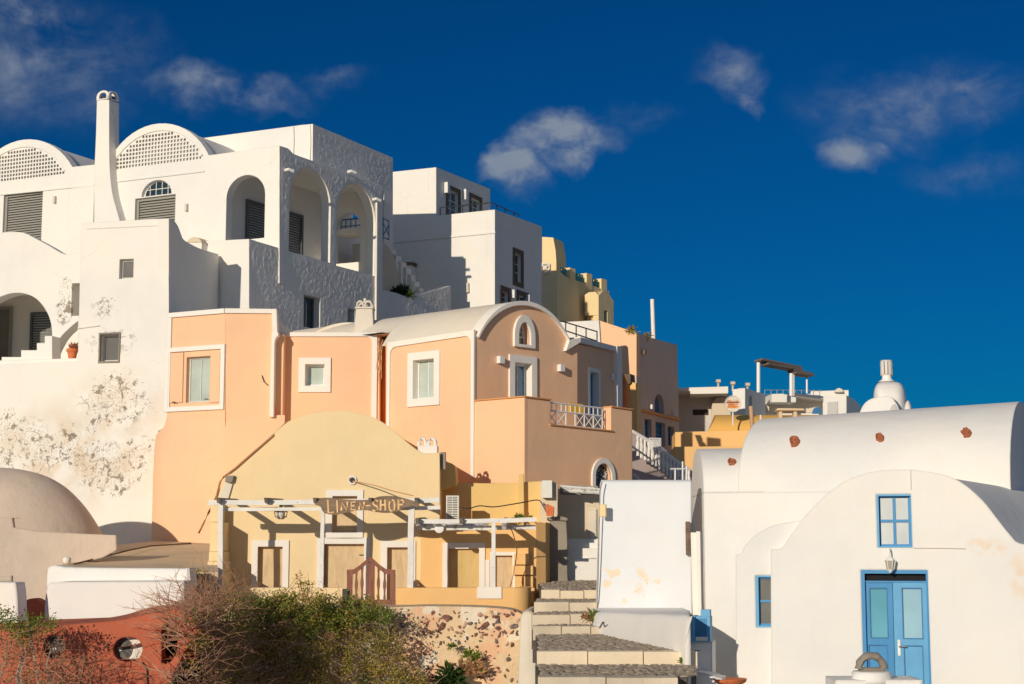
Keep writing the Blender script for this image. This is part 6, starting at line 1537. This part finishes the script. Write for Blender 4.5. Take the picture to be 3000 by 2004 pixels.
for i in range(9):
    p = c + Vector(((-36 + 72 * i / 8) * k, 0, -18 * k)); rings.append([p + Vector((0, cos(2 * pi * q / 8) * .07, sin(2 * pi * q / 8) * .045)) * (1 + .3 * mnoise.noise((i, q, 9))) for q in range(8)])
m.loft(rings); m.build('stone_ring', 'old_stone', orn, smooth=50)
pl_ = thing('round_plinth', 'round white plinth on wider white block before blue chapel door', 'plinth', P(2555, 2040, 24))
zt = P(2553, 1966, 24).z
MB().loft([[Vector((c.x + r_ * cos(q * pi / 14), c.y + r_ * sin(q * pi / 14), z_)) for q in range(28)] for r_, z_ in ((.29, zt - .17), (.29, zt - .02), (.27, zt))]).build('round_top', 'white_smooth', pl_, smooth=40)
a = P(2438, 1988, 24); b = P(2690, 1996, 24)
MB().wbox((a.x, a.y - .25, a.z - 1.2), (b.x, a.y + .5, a.z)).build('block', 'white_smooth', pl_)

# ------------------------------------------------------------------ alley end: beige wall, white steps, old stone pier
al = thing('alley_house', 'beige alley house end with faded panel and ragged wooden eave behind steps', 'house', P(1690, 1600, 41.5))
AL = Pl(P(1690, 1500, 41.45), 3)
MB().slab(AL, [AL.st(*p) for p in [(1600, 1760), (1800, 1760), (1800, 1432), (1600, 1432)]], (), 0, -.4).build('end_wall', 'beige', al)
MB().slab(AL, [AL.st(*p) for p in [(1727, 1580), (1748, 1580), (1748, 1492), (1727, 1492)]], (), .05, 0).build('side_panel', 'grey_cement', al)
m = MB()
for (p0, p1, r_) in (((1640, 1426), (1756, 1436), .05), ((1650, 1438), (1756, 1444), .04), ((1660, 1434), (1740, 1428), .03), ((1645, 1430), (1700, 1448), .025)): m.tube([AL.off(.8).at(*p0), AL.off(.7).at(*p1)], r_, 5)
m.build('eave_poles', 'flaky_timber', al); MB().slab(AL.off(.6), [AL.off(.6).st(*p) for p in [(1640, 1450), (1752, 1450), (1752, 1424), (1640, 1420)]], (), 0, -.05).build('eave_board', 'grey_wood', al)
ast = thing('alley_steps', 'white alley steps in shade behind old stone pier', 'steps', P(1710, 1690, 44))
for i, (v0, v1, Y) in enumerate(((1690, 1636, 40.0), (1636, 1606, 40.4), (1606, 1590, 40.8), (1590, 1578, 41.1))):
    B = Pl(P(1700, 1650, Y), 3); q = B.rect(1662, v1, 1760, v0); MB().box(B, q[0], q[1], q[2] - .5 if i else q[2] - 1, q[3], -.4, 0).build('step', 'white_plaster', ast)
pier = thing('old_stone_pier', 'blackened old stone pier standing at head of steps', 'pier', P(1640, 1700, 41.5))
OP = Pl(P(1640, 1600, 39.6), 4)
MB().slab(OP, wob([OP.st(*p) for p in [(1604, 1710), (1664, 1710), (1662, 1600), (1658, 1520), (1612, 1518), (1606, 1600)]], .03, .2, 6), (), 0, -.6).build('shaft', 'old_stone', pier)
MB().slab(OP, wob([OP.st(*p) for p in [(1602, 1524), (1662, 1526), (1664, 1518), (1640, 1512), (1604, 1516)]], .02, .15, 9), (), .06, -.6).build('cap', 'old_stone', pier)
rd = MB(); RD = OP.off(.3)
rd.slab(RD, [RD.st(*p) for p in [(1598, 1490), (1604, 1476), (1624, 1486), (1622, 1512), (1602, 1512)]], (), .1, -.1); tag(rd.build('red_box', 'terracotta'), 'faded red box fixed above old stone pier', 'box')

# ------------------------------------------------------------------ rubble retaining wall under the shop terrace
RT = Pl(P(1350, 1900, 34.6), 1)
rub = thing('rubble_retaining_wall', 'rubble stone retaining wall with crumbling render below ochre parapet', 'wall', RT.w(0, CZ - 3.6))
top = [RT.st(*p) for p in sm([(560, 1770), (800, 1775), (1140, 1778), (1250, 1776), (1380, 1778), (1480, 1784), (1520, 1794), (1532, 1804)], 3)]
MB().slab(RT, [(top[0][0], CZ - 5.5), (top[-1][0], CZ - 5.5)] + top[::-1], (), 0, -1.2).build('render_coat', 'mortar', rub)
# individual stones
plain('stone_brown', (.22, .10, .075), .9, var=.5, scale=14, bump=.02); plain('stone_grey', (.17, .13, .125), .9, var=.5, scale=14, bump=.02); plain('stone_tan', (.46, .28, .19), .9, var=.35, scale=14, bump=.02)
def stone_mesh(seed):
    bm = bmesh.new(); bmesh.ops.create_icosphere(bm, subdivisions=1, radius=1)
    for v in bm.verts:
        k = 1 + .95 * mnoise.noise(v.co * 1.3 + Vector((seed * 3.3, 0, 0))); v.co = Vector((v.co.x * k, v.co.y * .5 * k, v.co.z * k))
    me = bpy.data.meshes.new('stone'); bm.to_mesh(me); bm.free(); return me
variants = []
for s_ in range(6):
    for mt in ('stone_brown', 'stone_grey', 'stone_tan'):
        me = stone_mesh(s_ + random.random() * 9); me.materials.append(MATS[mt]); variants.append(me)
placed = []
def add_stone(u, v, r, me=None):
    s, t = RT.st(u, v); o = bpy.data.objects.new('stone', me or random.choice(variants)); C.objects.link(o); o.parent = rub
    p = RT.w(s, t, random.uniform(-.010, .012)); o.location = p - rub.location
    o.rotation_euler = (random.uniform(-.2, .2), random.uniform(-3, 3), random.uniform(-.2, .2)); o.scale = (r * random.uniform(.9, 1.7), .075, r * random.uniform(.7, 1.1))
tries = 0
while len(placed) < 190 and tries < 9000:
    tries += 1; u = random.uniform(1145, 1520); v = random.uniform(1788, 2010)
    w_ = .0
    band = math.exp(-((v - 1850) / 28) ** 2) + .45 * math.exp(-((v - 1805) / 12) ** 2) + .5 * math.exp(-(((u - 1435) / 35) ** 2 + ((v - 1950) / 60) ** 2)) + .35 * (v > 1960) + .07
    if u > 1490 and v > 1860: band *= .15
    if random.random() > band: continue
    r = random.choice((.024, .034, .044, .058)) * random.uniform(.8, 1.2)
    rp = r / .0074 * 1.0
    if any((u - a) ** 2 + (v - b) ** 2 < (rp * .9 + c_) ** 2 for a, b, c_ in placed): continue
    placed.append((u, v, rp * .9)); add_stone(u, v, r)
# concrete coping running down beside the steps
cop = thing('rounded_wall_end', 'rounded pale cement end of rubble wall beside steps', 'wall end', P(1550, 2060, 33.9))
CE = Pl(P(1550, 1900, 33.7), 4); secs = []
o = [CE.st(*p) for p in sm([(1508, 2120), (1516, 2000), (1520, 1900), (1522, 1830), (1525, 1806), (1532, 1793), (1546, 1788), (1560, 1794), (1570, 1810), (1578, 1840), (1583, 1900), (1587, 2000), (1592, 2120)], 4)]
cxm = CE.st(1550, 1900)[0]
for d, sc, dz in ((-2.2, 1, .0), (-.25, 1, .0), (-.10, .985, -.012), (-.02, .93, -.045), (0, .84, -.10)):
    secs.append([CE.w(cxm + (p[0] - cxm) * sc, p[1] + dz, d) for p in o])
MB().loft(secs).build('coping_end', 'grey_cement', cop, smooth=60)

# ------------------------------------------------------------------ lower left: cement vault, cement parapet, white curved walls, slab
V = thing('cement_vault', 'bare tan cement barrel vault roof in front of stained white wall', 'vault', P(100, 1600, 40))
SE = Pl(P(150, 1480, 41.2), 0)
sec = sm([(300, 1600), (293, 1562), (270, 1520), (240, 1478), (200, 1436), (160, 1408), (120, 1390), (70, 1377), (20, 1371), (-20, 1370)], 4)
cx0 = SE.at(-20, 1480); rings = []
for p in sec[:-1]:
    q = SE.at(*p); r_ = q.x - cx0.x; rings.append([Vector((cx0.x + r_ * cos(a), cx0.y - .75 * r_ * sin(a), q.z)) for a in [2 * pi * j / 48 for j in range(48)]])
rings = [[Vector((p.x, p.y, CZ - 2)) for p in rings[0]]] + rings
MB().loft(rings).build('vault_shell', 'cement_tan', V, smooth=60)
CPR = Pl(P(200, 1600, 38.0), -10)
cw = thing('cement_parapet', 'tan cement parapet wall stepping down below bare vault', 'wall', P(200, 1700, 38))
o = [CPR.st(*p) for p in sm([(-420, 1506), (20, 1516), (36, 1518)], 2)] + [CPR.st(*p) for p in [(40, 1545), (120, 1558), (340, 1568), (342, 1612), (300, 1634), (200, 1660), (140, 1672), (140, 1860), (-420, 1860)]]
MB().slab(CPR, o, (), 0, -.35).build('parapet_face', 'cement_tan', cw)
MB().slab(CPR, [CPR.st(*p) for p in [(-80, 1708), (35, 1704), (35, 1686), (-80, 1690)]], (), .03, 0).build('ledge', 'cement_tan', cw)
kn = P(196, 1646, 37.3); tag(MB().loft([[kn + Vector((r_ * cos(q * pi / 6), r_ * sin(q * pi / 6), z_)) for q in range(12)] for r_, z_ in ((.05, -.04), (.09, 0), (.10, .06), (.07, .10), (.02, .11))]).build('stone_bollard', 'trim'), 'small white rounded bollard on edge of concrete slab', 'bollard')
# sloping concrete slab
sl = MB(); a, b, c, d = P(140, 1674, 35.5), P(640, 1676, 36.0), P(615, 1588, 44.5), P(400, 1584, 44.5)
d = P(330, 1592, 43.5); e = P(150, 1668, 37)
pts = [a, b, P(640, 1590, 44.6), P(470, 1583, 45.2), P(290, 1602, 43.2)]
sl.loft([[p - Vector((0, 0, .6)) for p in pts], pts]); kind(sl.build('concrete_ramp', 'concrete'), 'structure')
crk = MB().tube([p + Vector((0, 0, .004)) for p in [P(215, 1654, 37), P(300, 1632, 38.7), P(380, 1612, 40.7), P(440, 1600, 42.3), P(560, 1592, 44.0)]], .02, 4); tag(crk.build('ramp_hose', 'brown_stone'), 'thin dark hose lying across sloping concrete slab', 'hose')
# white curved walls
wc = thing('white_curved_wall', 'low white wall with rounded left end in front of concrete slab', 'wall', P(300, 1800, 34))
WC = Pl(P(300, 1740, 33.8), 0)
o = [WC.st(*p) for p in [(540, 1840), (540, 1703), (300, 1704), (170, 1705)]] + [WC.st(*p) for p in sm([(150, 1707), (141, 1716), (135, 1740), (131, 1780), (130, 1840)], 4)]
MB().slab(WC, o, (), 0, -1.0).build('lower_wall', 'white_smooth', wc)
WC2 = WC.off(-1.02)
o = [WC2.st(*p) for p in [(560, 1720), (555, 1664), (540, 1666), (300, 1664), (190, 1662)]] + [WC2.st(*p) for p in sm([(160, 1656), (146, 1660), (139, 1672), (136, 1720)], 4)]
MB().slab(WC2, o, (), 0, -.7).build('upper_wall', 'white_smooth', wc)
wl2 = thing('white_end_wall', 'short white wall with curved right edge at lower left corner', 'wall', P(20, 1800, 33))
WL = Pl(P(20, 1740, 33.0), 0)
o = [WL.st(*p) for p in [(-420, 1860), (-420, 1706), (20, 1706)]] + [WL.st(*p) for p in sm([(46, 1707), (50, 1730), (53, 1780), (54, 1860)], 4)]
MB().slab(WL, o, (), 0, -.6).build('wall_face', 'white_smooth', wl2)

# ------------------------------------------------------------------ red ochre wall with fan openings
RWL = Pl(P(270, 1900, 30), 2)
red = thing('red_ochre_wall', 'red ochre plaster wall with round fan openings and wavy top', 'wall', RWL.w(0, CZ - 3.4))
c1 = RWL.st(157, 1895); r1 = RWL.st(188, 1895)[0] - c1[0]
hole1 = [(c1[0] + r1 * cos(q * pi / 12), c1[1] + r1 * 1.12 * sin(q * pi / 12)) for q in range(24)]
def capsule(pl, u0, v0, u1, v1, n=8):
    s0, s1, t0, t1 = pl.rect(u0, v0, u1, v1); r = (t1 - t0) / 2; m_ = (t0 + t1) / 2
    return [(s1 - r + r * cos(-pi / 2 + pi * q / n), m_ + r * sin(-pi / 2 + pi * q / n)) for q in range(n + 1)] + [(s0 + r + r * cos(pi / 2 + pi * q / n), m_ + r * sin(pi / 2 + pi * q / n)) for q in range(n + 1)]
hole2 = capsule(RWL, 331, 1867, 418, 1938)
hole3 = [RWL.st(*p) for p in [(473, 1942), (473, 1838)]] + [RWL.st(*p) for p in sm([(480, 1828), (500, 1832), (514, 1850), (520, 1880), (516, 1915), (500, 1938), (485, 1946)], 4)]
topw = sm([(-420, 1862), (20, 1843), (120, 1838), (200, 1830), (300, 1822), (370, 1814), (430, 1800), (480, 1790), (520, 1786), (560, 1800), (580, 1850)], 4)
o = [RWL.st(-420, 2120), RWL.st(470, 2120), RWL.st(500, 1990), RWL.st(545, 1900), RWL.st(580, 1850)] + [RWL.st(*p) for p in topw][::-1][1:]
MB().slab(RWL, o, [hole1, hole2, hole3], 0, -.3).build('wall_face', 'red_plaster', red)
# broad sloping top running back to the white wall
tf = [RWL.w(*RWL.st(*p)) for p in topw]; tbk = [P(p[0], v2, 33.4) for p, v2 in zip(topw, [q[1] for q in sm([(0, 1835), (0, 1830), (0, 1825), (0, 1822), (0, 1812), (0, 1800), (0, 1782), (0, 1773), (0, 1772), (0, 1778), (0, 1800)], 4)])]
MB().loft([tf, tbk, [p - Vector((0, 0, .5)) for p in tbk], [p - Vector((0, 0, .5)) for p in tf]], cap=False).build('sloping_top', 'red_plaster', red, smooth=50)
sb = MB(); sb.box(RWL, RWL.st(-80, 1900)[0], RWL.st(545, 1900)[0], CZ - 4.2, RWL.st(200, 1860)[1], -1.4, -.95); sb.build('inner_back', 'inner_dark', red)
def fan_unit(label, cu, cv, rad, body=True):
    f = thing('fan_unit', label, 'air conditioner', RWL.off(-.35).at(cu, cv), 'fan units behind the red wall'); pl = RWL.off(-.16); s, t = pl.st(cu, cv)
    MB().box(pl, s - rad * 1.15, s + rad * 2.2, t - rad * 1.3, t + rad * 1.3, -.4, -.03).build('case', 'ac_white', f, smooth=0)
    MB().slab(pl, [(s + rad * cos(q * pi / 14), t + rad * sin(q * pi / 14)) for q in range(28)], (), -.018, -.03).build('fan_recess', 'inner_dark', f)
    m = MB(); k = 1
    for j in range(1, 10): m.tube([pl.w(s + rad * j / 9 * cos(q * pi / 14), t + rad * j / 9 * sin(q * pi / 14), -.008) for q in range(29)], .0055, 4, cap=False)
    for q in range(6): a = q * pi / 3; m.tube([pl.w(s, t, -.012), pl.w(s + rad * cos(a), t + rad * sin(a), -.012)], .006, 4)
    m.build('guard_rings', 'fan_guard', f); MB().tube([pl.w(s, t, -.015), pl.w(s, t, .012)], .035, 12).build('hub', 'ac_white', f)
fan_unit('dusty fan unit in round opening of red wall', 160, 1902, .215); fan_unit('white fan unit with ringed guard in capsule opening of red wall', 352, 1902, .215)
ra = MB(); RA = Pl(P(100, 1780, 34.6), 0); ra.slab(RA, archpts(RA.st(60, 1800)[0], RA.st(128, 1800)[0], RA.st(90, 1850)[1], RA.st(90, 1790)[1], RA.st(90, 1753)[1]), (), 0, -.4); tag(ra.build('red_arch_niche', 'red_plaster'), 'small dusky red arch between two white walls', 'arch')
wire([RWL.off(.03).at(415, 1940), RWL.off(.04).at(428, 1960), RWL.off(.04).at(430, 1990), RWL.off(.04).at(434, 2040)], .014, 'thin cable hanging down red wall below capsule opening', 'brown_stone')

# ------------------------------------------------------------------ plants
def leafmat(name, c1, c2):
    m, n, b = base_mat(name)
    g = n.new('ShaderNodeNewGeometry'); f = n.noise(g.outputs['Position'], 6, 4, .6)
    r_ = g.outputs['Random Per Island']
    n.put(b.inputs['Base Color'], n.mix(n.math('ADD', n.math('MULTIPLY', n.ramp(f, .3, .7), .6), n.math('MULTIPLY', r_, .4)), c1, c2))
    b.inputs['Roughness'].default_value = .55; b.inputs['Specular IOR Level'].default_value = .3
    tr = n.new('ShaderNodeBsdfTranslucent'); mx = n.new('ShaderNodeMixShader'); mx.inputs[0].default_value = .3
    n.put(tr.inputs[0], b.inputs['Base Color'].links[0].from_socket)
    out_ = [x for x in m.node_tree.nodes if x.type == 'OUTPUT_MATERIAL'][0]
    n.put(mx.inputs[1], b.outputs[0]); n.put(mx.inputs[2], tr.outputs[0]); n.put(out_.inputs[0], mx.outputs[0])
leafmat('leaf_olive', (.19, .17, .03), (.48, .37, .08)); leafmat('leaf_green', (.10, .16, .02), (.26, .32, .05)); leafmat('leaf_dark', (.02, .05, .015), (.06, .11, .02))
leafmat('leaf_dry', (.34, .16, .075), (.54, .32, .16)); plain('twig', (.40, .21, .125), .9, var=.3); plain('twig_grey', (.32, .25, .19), .9, var=.3)
plain('bloom_pink', (.62, .17, .10), .7, var=.2)
def twigs(n, origin, spread, length, rr, up=.6, bend=.5):
    m = MB(); tips = []
    for i in range(n):
        o = origin(); d = Vector((random.gauss(0, spread), random.gauss(0, spread * .6), up + random.uniform(-.3, .3))).normalized(); L = length * random.uniform(.45, 1.2); p = Vector(o); pts = [p.copy()]
        bd = Vector((random.gauss(0, bend), random.gauss(0, bend * .5), random.gauss(-.15, bend * .6)))
        for k in range(5):
            d = (d + bd * .25 + Vector((random.gauss(0, .12), random.gauss(0, .1), random.gauss(0, .12)))).normalized(); p = p + d * L / 5; pts.append(p.copy()); tips.append((p.copy(), d.copy()))
        m.tube(pts, rr * random.uniform(.6, 1.3), 3, r1=rr * .3, cap=False)
        for k in range(2, 5):
            if random.random() < .7:
                q = pts[k]; e = (d + Vector((random.gauss(0, .8), random.gauss(0, .5), random.gauss(.1, .7)))).normalized(); l2 = L * random.uniform(.15, .4)
                pp_ = [q, q + e * l2 * .5 + Vector((0, 0, random.gauss(0, .03))), q + e * l2]; m.tube(pp_, rr * .5, 3, r1=rr * .2, cap=False); tips.append((pp_[-1], e))
    return m, tips
def leaves(pts, size, per=3, jit=.06):
    m = MB()
    for p, d in pts:
        for _ in range(per):
            c = p + Vector((random.gauss(0, jit), random.gauss(0, jit), random.gauss(0, jit)))
            a = Vector((random.gauss(0, 1), random.gauss(0, 1), random.gauss(.3, .8))).normalized(); b = a.cross(Vector((random.gauss(0, 1), random.gauss(0, 1), random.gauss(0, 1)))).normalized()
            s = size * random.uniform(.55, 1.3)
            m.v.extend([c, c + a * s * .5 + b * s * .3, c + a * s, c + a * s * .5 - b * s * .3]); k = len(m.v) - 4; m.f.append((k, k + 1, k + 2, k + 3))
    return m
def sample_px(region, Y0, Y1):
    """random point of the shrub's volume: inside its outline, between two depths"""
    us = [p[0] for p in region]; vs_ = [p[1] for p in region]
    while True:
        u, v = random.uniform(min(us), max(us)), random.uniform(min(vs_), max(vs_)); ins = False; j = len(region) - 1
        for i in range(len(region)):
            (x1, y1), (x2, y2) = region[i], region[j]
            if (y1 > v) != (y2 > v) and u < (x2 - x1) * (v - y1) / (y2 - y1) + x1: ins = not ins
            j = i
        if ins:
            k = max(0.0, min(1.0, (u - 540) / 230)) if Y0 > 30 else 0.0     # the shrub leans back against the wall on its right
            o_ = 1.6 if Y0 > 30 else 0.0
            return P(u, v, random.uniform(Y0 - o_ + (33.2 - Y0 + o_) * k, Y1 - o_ + (34.4 - Y1 + o_) * k)), u, v
sh = thing('tangled_shrub', 'big tangled shrub, half bare brown twigs and half olive leaves, before shop terrace', 'shrub', P(800, 2060, 31.5))
reg = [(480, 2030), (500, 1960), (530, 1880), (545, 1830), (590, 1770), (650, 1740), (760, 1745), (900, 1750), (1000, 1760), (1090, 1755), (1140, 1790), (1165, 1850), (1195, 1900), (1235, 1960), (1275, 2030)]
m, t = twigs(380, lambda: sample_px([(470, 2060), (500, 1900), (560, 1800), (700, 1760), (820, 1800), (900, 2060)], 30.3, 33.2)[0] - Vector((0, 0, .35)), .9, 1.1, .011, .75, .8); m.build('bare_twigs', 'twig', sh, fix=False, smooth=0)
m2, t2 = twigs(200, lambda: sample_px([(500, 1800), (620, 1740), (680, 1760), (600, 1850), (480, 1900)], 30.5, 32.5)[0], .8, .95, .009, .55, .6)
for i in range(90):   # long arching twigs towards the left
    p = sample_px([(500, 1850), (640, 1760), (680, 1800), (560, 1880)], 30.4, 32.4)[0]; pts = [p]; d = Vector((-1, random.gauss(0, .3), random.uniform(.1, .75))).normalized(); L = random.uniform(.6, 1.35)
    for k in range(6): d = (d + Vector((random.gauss(-.05, .15), 0, random.gauss(-.10, .12)))).normalized(); pts.append(pts[-1] + d * L / 6)
    m2.tube(pts, .008, 3, r1=.003, cap=False)
    for k in (2, 3, 4, 5): e = (d + Vector((random.gauss(0, .7), random.gauss(0, .4), random.gauss(.2, .6)))).normalized(); m2.tube([pts[k], pts[k] + e * random.uniform(.1, .3)], .005, 3, r1=.002, cap=False)
m2.build('arching_twigs', 'twig', sh, fix=False, smooth=0)
m, t3 = twigs(400, lambda: sample_px(reg, 30.3, 33.2)[0], .9, .55, .008, .45, .8); m.build('grey_twigs', 'twig_grey', sh, fix=False, smooth=0)
# foliage clumps
def clumps(n, region, Y0, Y1, rad, dens, weight=None):
    pts = []
    while n > 0:
        c, u, v = sample_px(region, Y0, Y1)
        if weight and random.random() > weight(u, v): continue
        n -= 1; r = rad * random.uniform(.5, 1.3)
        for _ in range(int(dens * r / rad)):
            d = Vector((random.gauss(0, 1), random.gauss(0, 1), random.gauss(0, 1))).normalized(); pts.append((c + d * r * random.uniform(.4, 1), d))
    return pts
wg = lambda u, v: max(.08, min(1, (u - 560) / 200)) if v < 1860 else max(.25, min(1, (u - 500) / 220))
wt = lambda u, v: wg(u, v) * math.exp(-((v - 1790) / 45) ** 2)
leaves(clumps(430, reg, 30.2, 33.6, .15, 26, wg), .056, 2).build('olive_foliage', 'leaf_olive', sh, fix=False, smooth=0)
leaves(clumps(170, reg, 30.3, 32.8, .13, 28, wt), .058, 2).build('green_foliage', 'leaf_green', sh, fix=False, smooth=0)
leaves(clumps(190, reg, 30.4, 33.4, .2, 22, lambda u, v: .8), .045, 2).build('dry_foliage', 'leaf_dry', sh, fix=False, smooth=0)
leaves(clumps(30, reg, 30.3, 32.5, .12, 24, lambda u, v: wg(u, v) * (1 if v > 1930 else .1)), .06, 2).build('dark_foliage', 'leaf_dark', sh, fix=False, smooth=0)
leaves(clumps(14, reg, 30.2, 30.9, .07, 16, lambda u, v: 1 if 600 < u < 960 and v > 1850 else 0), .05, 1).build('pink_blooms', 'bloom_pink', sh, fix=False, smooth=0)['kind'] = 'stuff'
# sprig standing up over the parapet
m = MB(); pts = []
for i in range(9):
    a = P(random.uniform(870, 912), 1765, 32.5); b = P(random.uniform(865, 915), random.uniform(1668, 1720), 32.5); m.tube([a, a.lerp(b, .5) + Vector((random.gauss(0, .04), 0, 0)), b], .007, 3, r1=.003)
    pts += [(a.lerp(b, k), Vector((0, 0, 1))) for k in [random.random() for _ in range(14)]]
m.build('upright_sprigs', 'twig', sh, fix=False, smooth=0); leaves(pts, .055, 2, .05).build('sprig_leaves', 'leaf_olive', sh, fix=False, smooth=0)
# left shrub in front of the red wall
sh2 = thing('thin_shrub', 'thin twiggy shrub with small green crown before red wall, bottom left', 'shrub', P(60, 2060, 28.5))
m = MB()
for (u0, u1, vt_) in ((65, 78, 1800), (118, 92, 1830), (60, 50, 1850), (10, 20, 1880), (125, 150, 1900)):
    a, b = P(u0, 2060, 28.6), P(u1, vt_, 28.8); m.tube([a, a.lerp(b, .35) + Vector((random.gauss(0, .06), 0, 0)), a.lerp(b, .7) + Vector((random.gauss(0, .06), 0, 0)), b], .028, 5, r1=.012)
m.build('stems', 'twig_grey', sh2, fix=False)
m, t = twigs(200, lambda: sample_px([(-40, 2040), (-40, 1880), (60, 1850), (160, 1900), (260, 1960), (330, 2040)], 28.2, 29.4)[0], .9, .62, .008, .45, .7); m.build('bare_twigs', 'twig', sh2, fix=False, smooth=0)
leaves(clumps(46, [(-20, 1790), (40, 1785), (110, 1805), (185, 1815), (190, 1830), (120, 1850), (60, 1880), (0, 1850), (-30, 1850)], 28.3, 29.2, .10, 24), .05, 2).build('green_foliage', 'leaf_green', sh2, fix=False, smooth=0)
leaves(clumps(44, [(-40, 1860), (70, 1860), (130, 1990), (300, 1990), (320, 2030), (-40, 2030)], 28.3, 29.4, .13, 18), .05, 2).build('dry_foliage', 'leaf_dry', sh2, fix=False, smooth=0)
# plants rooted in the rubble wall
def wall_plant(label, spots, Y, mat, kind_='tuft', size=.1):
    p = thing('wall_plant', label, 'plant', P(spots[0][0], spots[0][1], Y), 'small plants growing on walls, steps and roofs'); m = MB()
    for (u, v, r, n) in spots:
        c = P(u, v, Y)
        for _ in range(n):
            d = Vector((random.gauss(0, 1), -abs(random.gauss(0, .5)), random.gauss(.5, .7))).normalized(); L = r * random.uniform(.5, 1.2); sd = d.cross(Vector((random.gauss(0, 1), random.gauss(0, 1), random.gauss(0, 1)))).normalized() * L * .12
            o = c + Vector((random.gauss(0, r * .25), 0, random.gauss(0, r * .2))); m.add([o - sd * .3, o + d * L * .5 - sd, o + d * L + Vector((0, 0, -.15 * L)), o + d * L * .5 + sd], [(0, 1, 2, 3)])
    m.build('foliage', mat, p, fix=False, smooth=0); return p
wall_plant('dark green succulent rosette low on rubble wall', [(1325, 1985, .30, 150), (1295, 1998, .22, 80), (1345, 2004, .22, 80)], 34.2, 'leaf_dark')
wall_plant('leafy green tufts growing from middle of rubble wall', [(1325, 1893, .12, 70), (1370, 1920, .16, 90), (1392, 1925, .16, 60), (1408, 1962, .13, 50), (1352, 1940, .1, 40)], 34.3, 'leaf_green')
wall_plant('brown dried stalks beside succulent on rubble wall', [(1385, 1960, .25, 70), (1350, 1960, .2, 40)], 34.25, 'leaf_dry')
wall_plant('bright green weed on step by white lane wall', [(1742, 1808, .17, 110)], 31.6, 'leaf_green')
wall_plant('dry weed leaning on lane step beside green weed', [(1722, 1812, .16, 60)], 31.6, 'leaf_dry')
wall_plant('small weed at right end of lane riser', [(2000, 1938, .10, 40)], 25.9, 'leaf_green')
wall_plant('dark weeds at foot of old stone pier', [(1668, 1690, .14, 60), (1610, 1680, .15, 50), (1684, 1672, .12, 30)], 41.0, 'leaf_dark')
wall_plant('green plants growing on shop extension roof', [(1520, 1520, .16, 90), (1553, 1518, .10, 40)], 38.6, 'leaf_green')
wall_plant('green weeds beside stepped buttress of yellow shop', [(590, 1690, .2, 90), (585, 1712, .2, 60)], 36.0, 'leaf_olive')
wall_plant('dark leafy plants on stair landing beside rough white wall', [(1160, 858, .28, 120), (1180, 855, .28, 120), (1200, 864, .22, 80)], S1.off(-.2).at(1180, 850).y, 'leaf_dark')
wall_plant('spiky plant on roof edge of tall peach house', [(1851, 968, .22, 70)], K1.at(1851, 970).y, 'leaf_olive')
wall_plant('smaller spiky plant on shaded roof edge of tall peach house', [(1898, 986, .18, 60)], K2.at(1898, 985).y, 'leaf_olive')
# bright cloth and things on the peach terrace
cl = MB(); CT = TP.off(-.9); q = CT.rect(1668, 1182, 1708, 1212); cl.box(CT, q[0], q[1], q[2], q[3], -.03, 0); tag(cl.build('yellow_towel', 'yellow_cloth'), 'yellow towel hung behind lattice railing on peach terrace', 'towel')
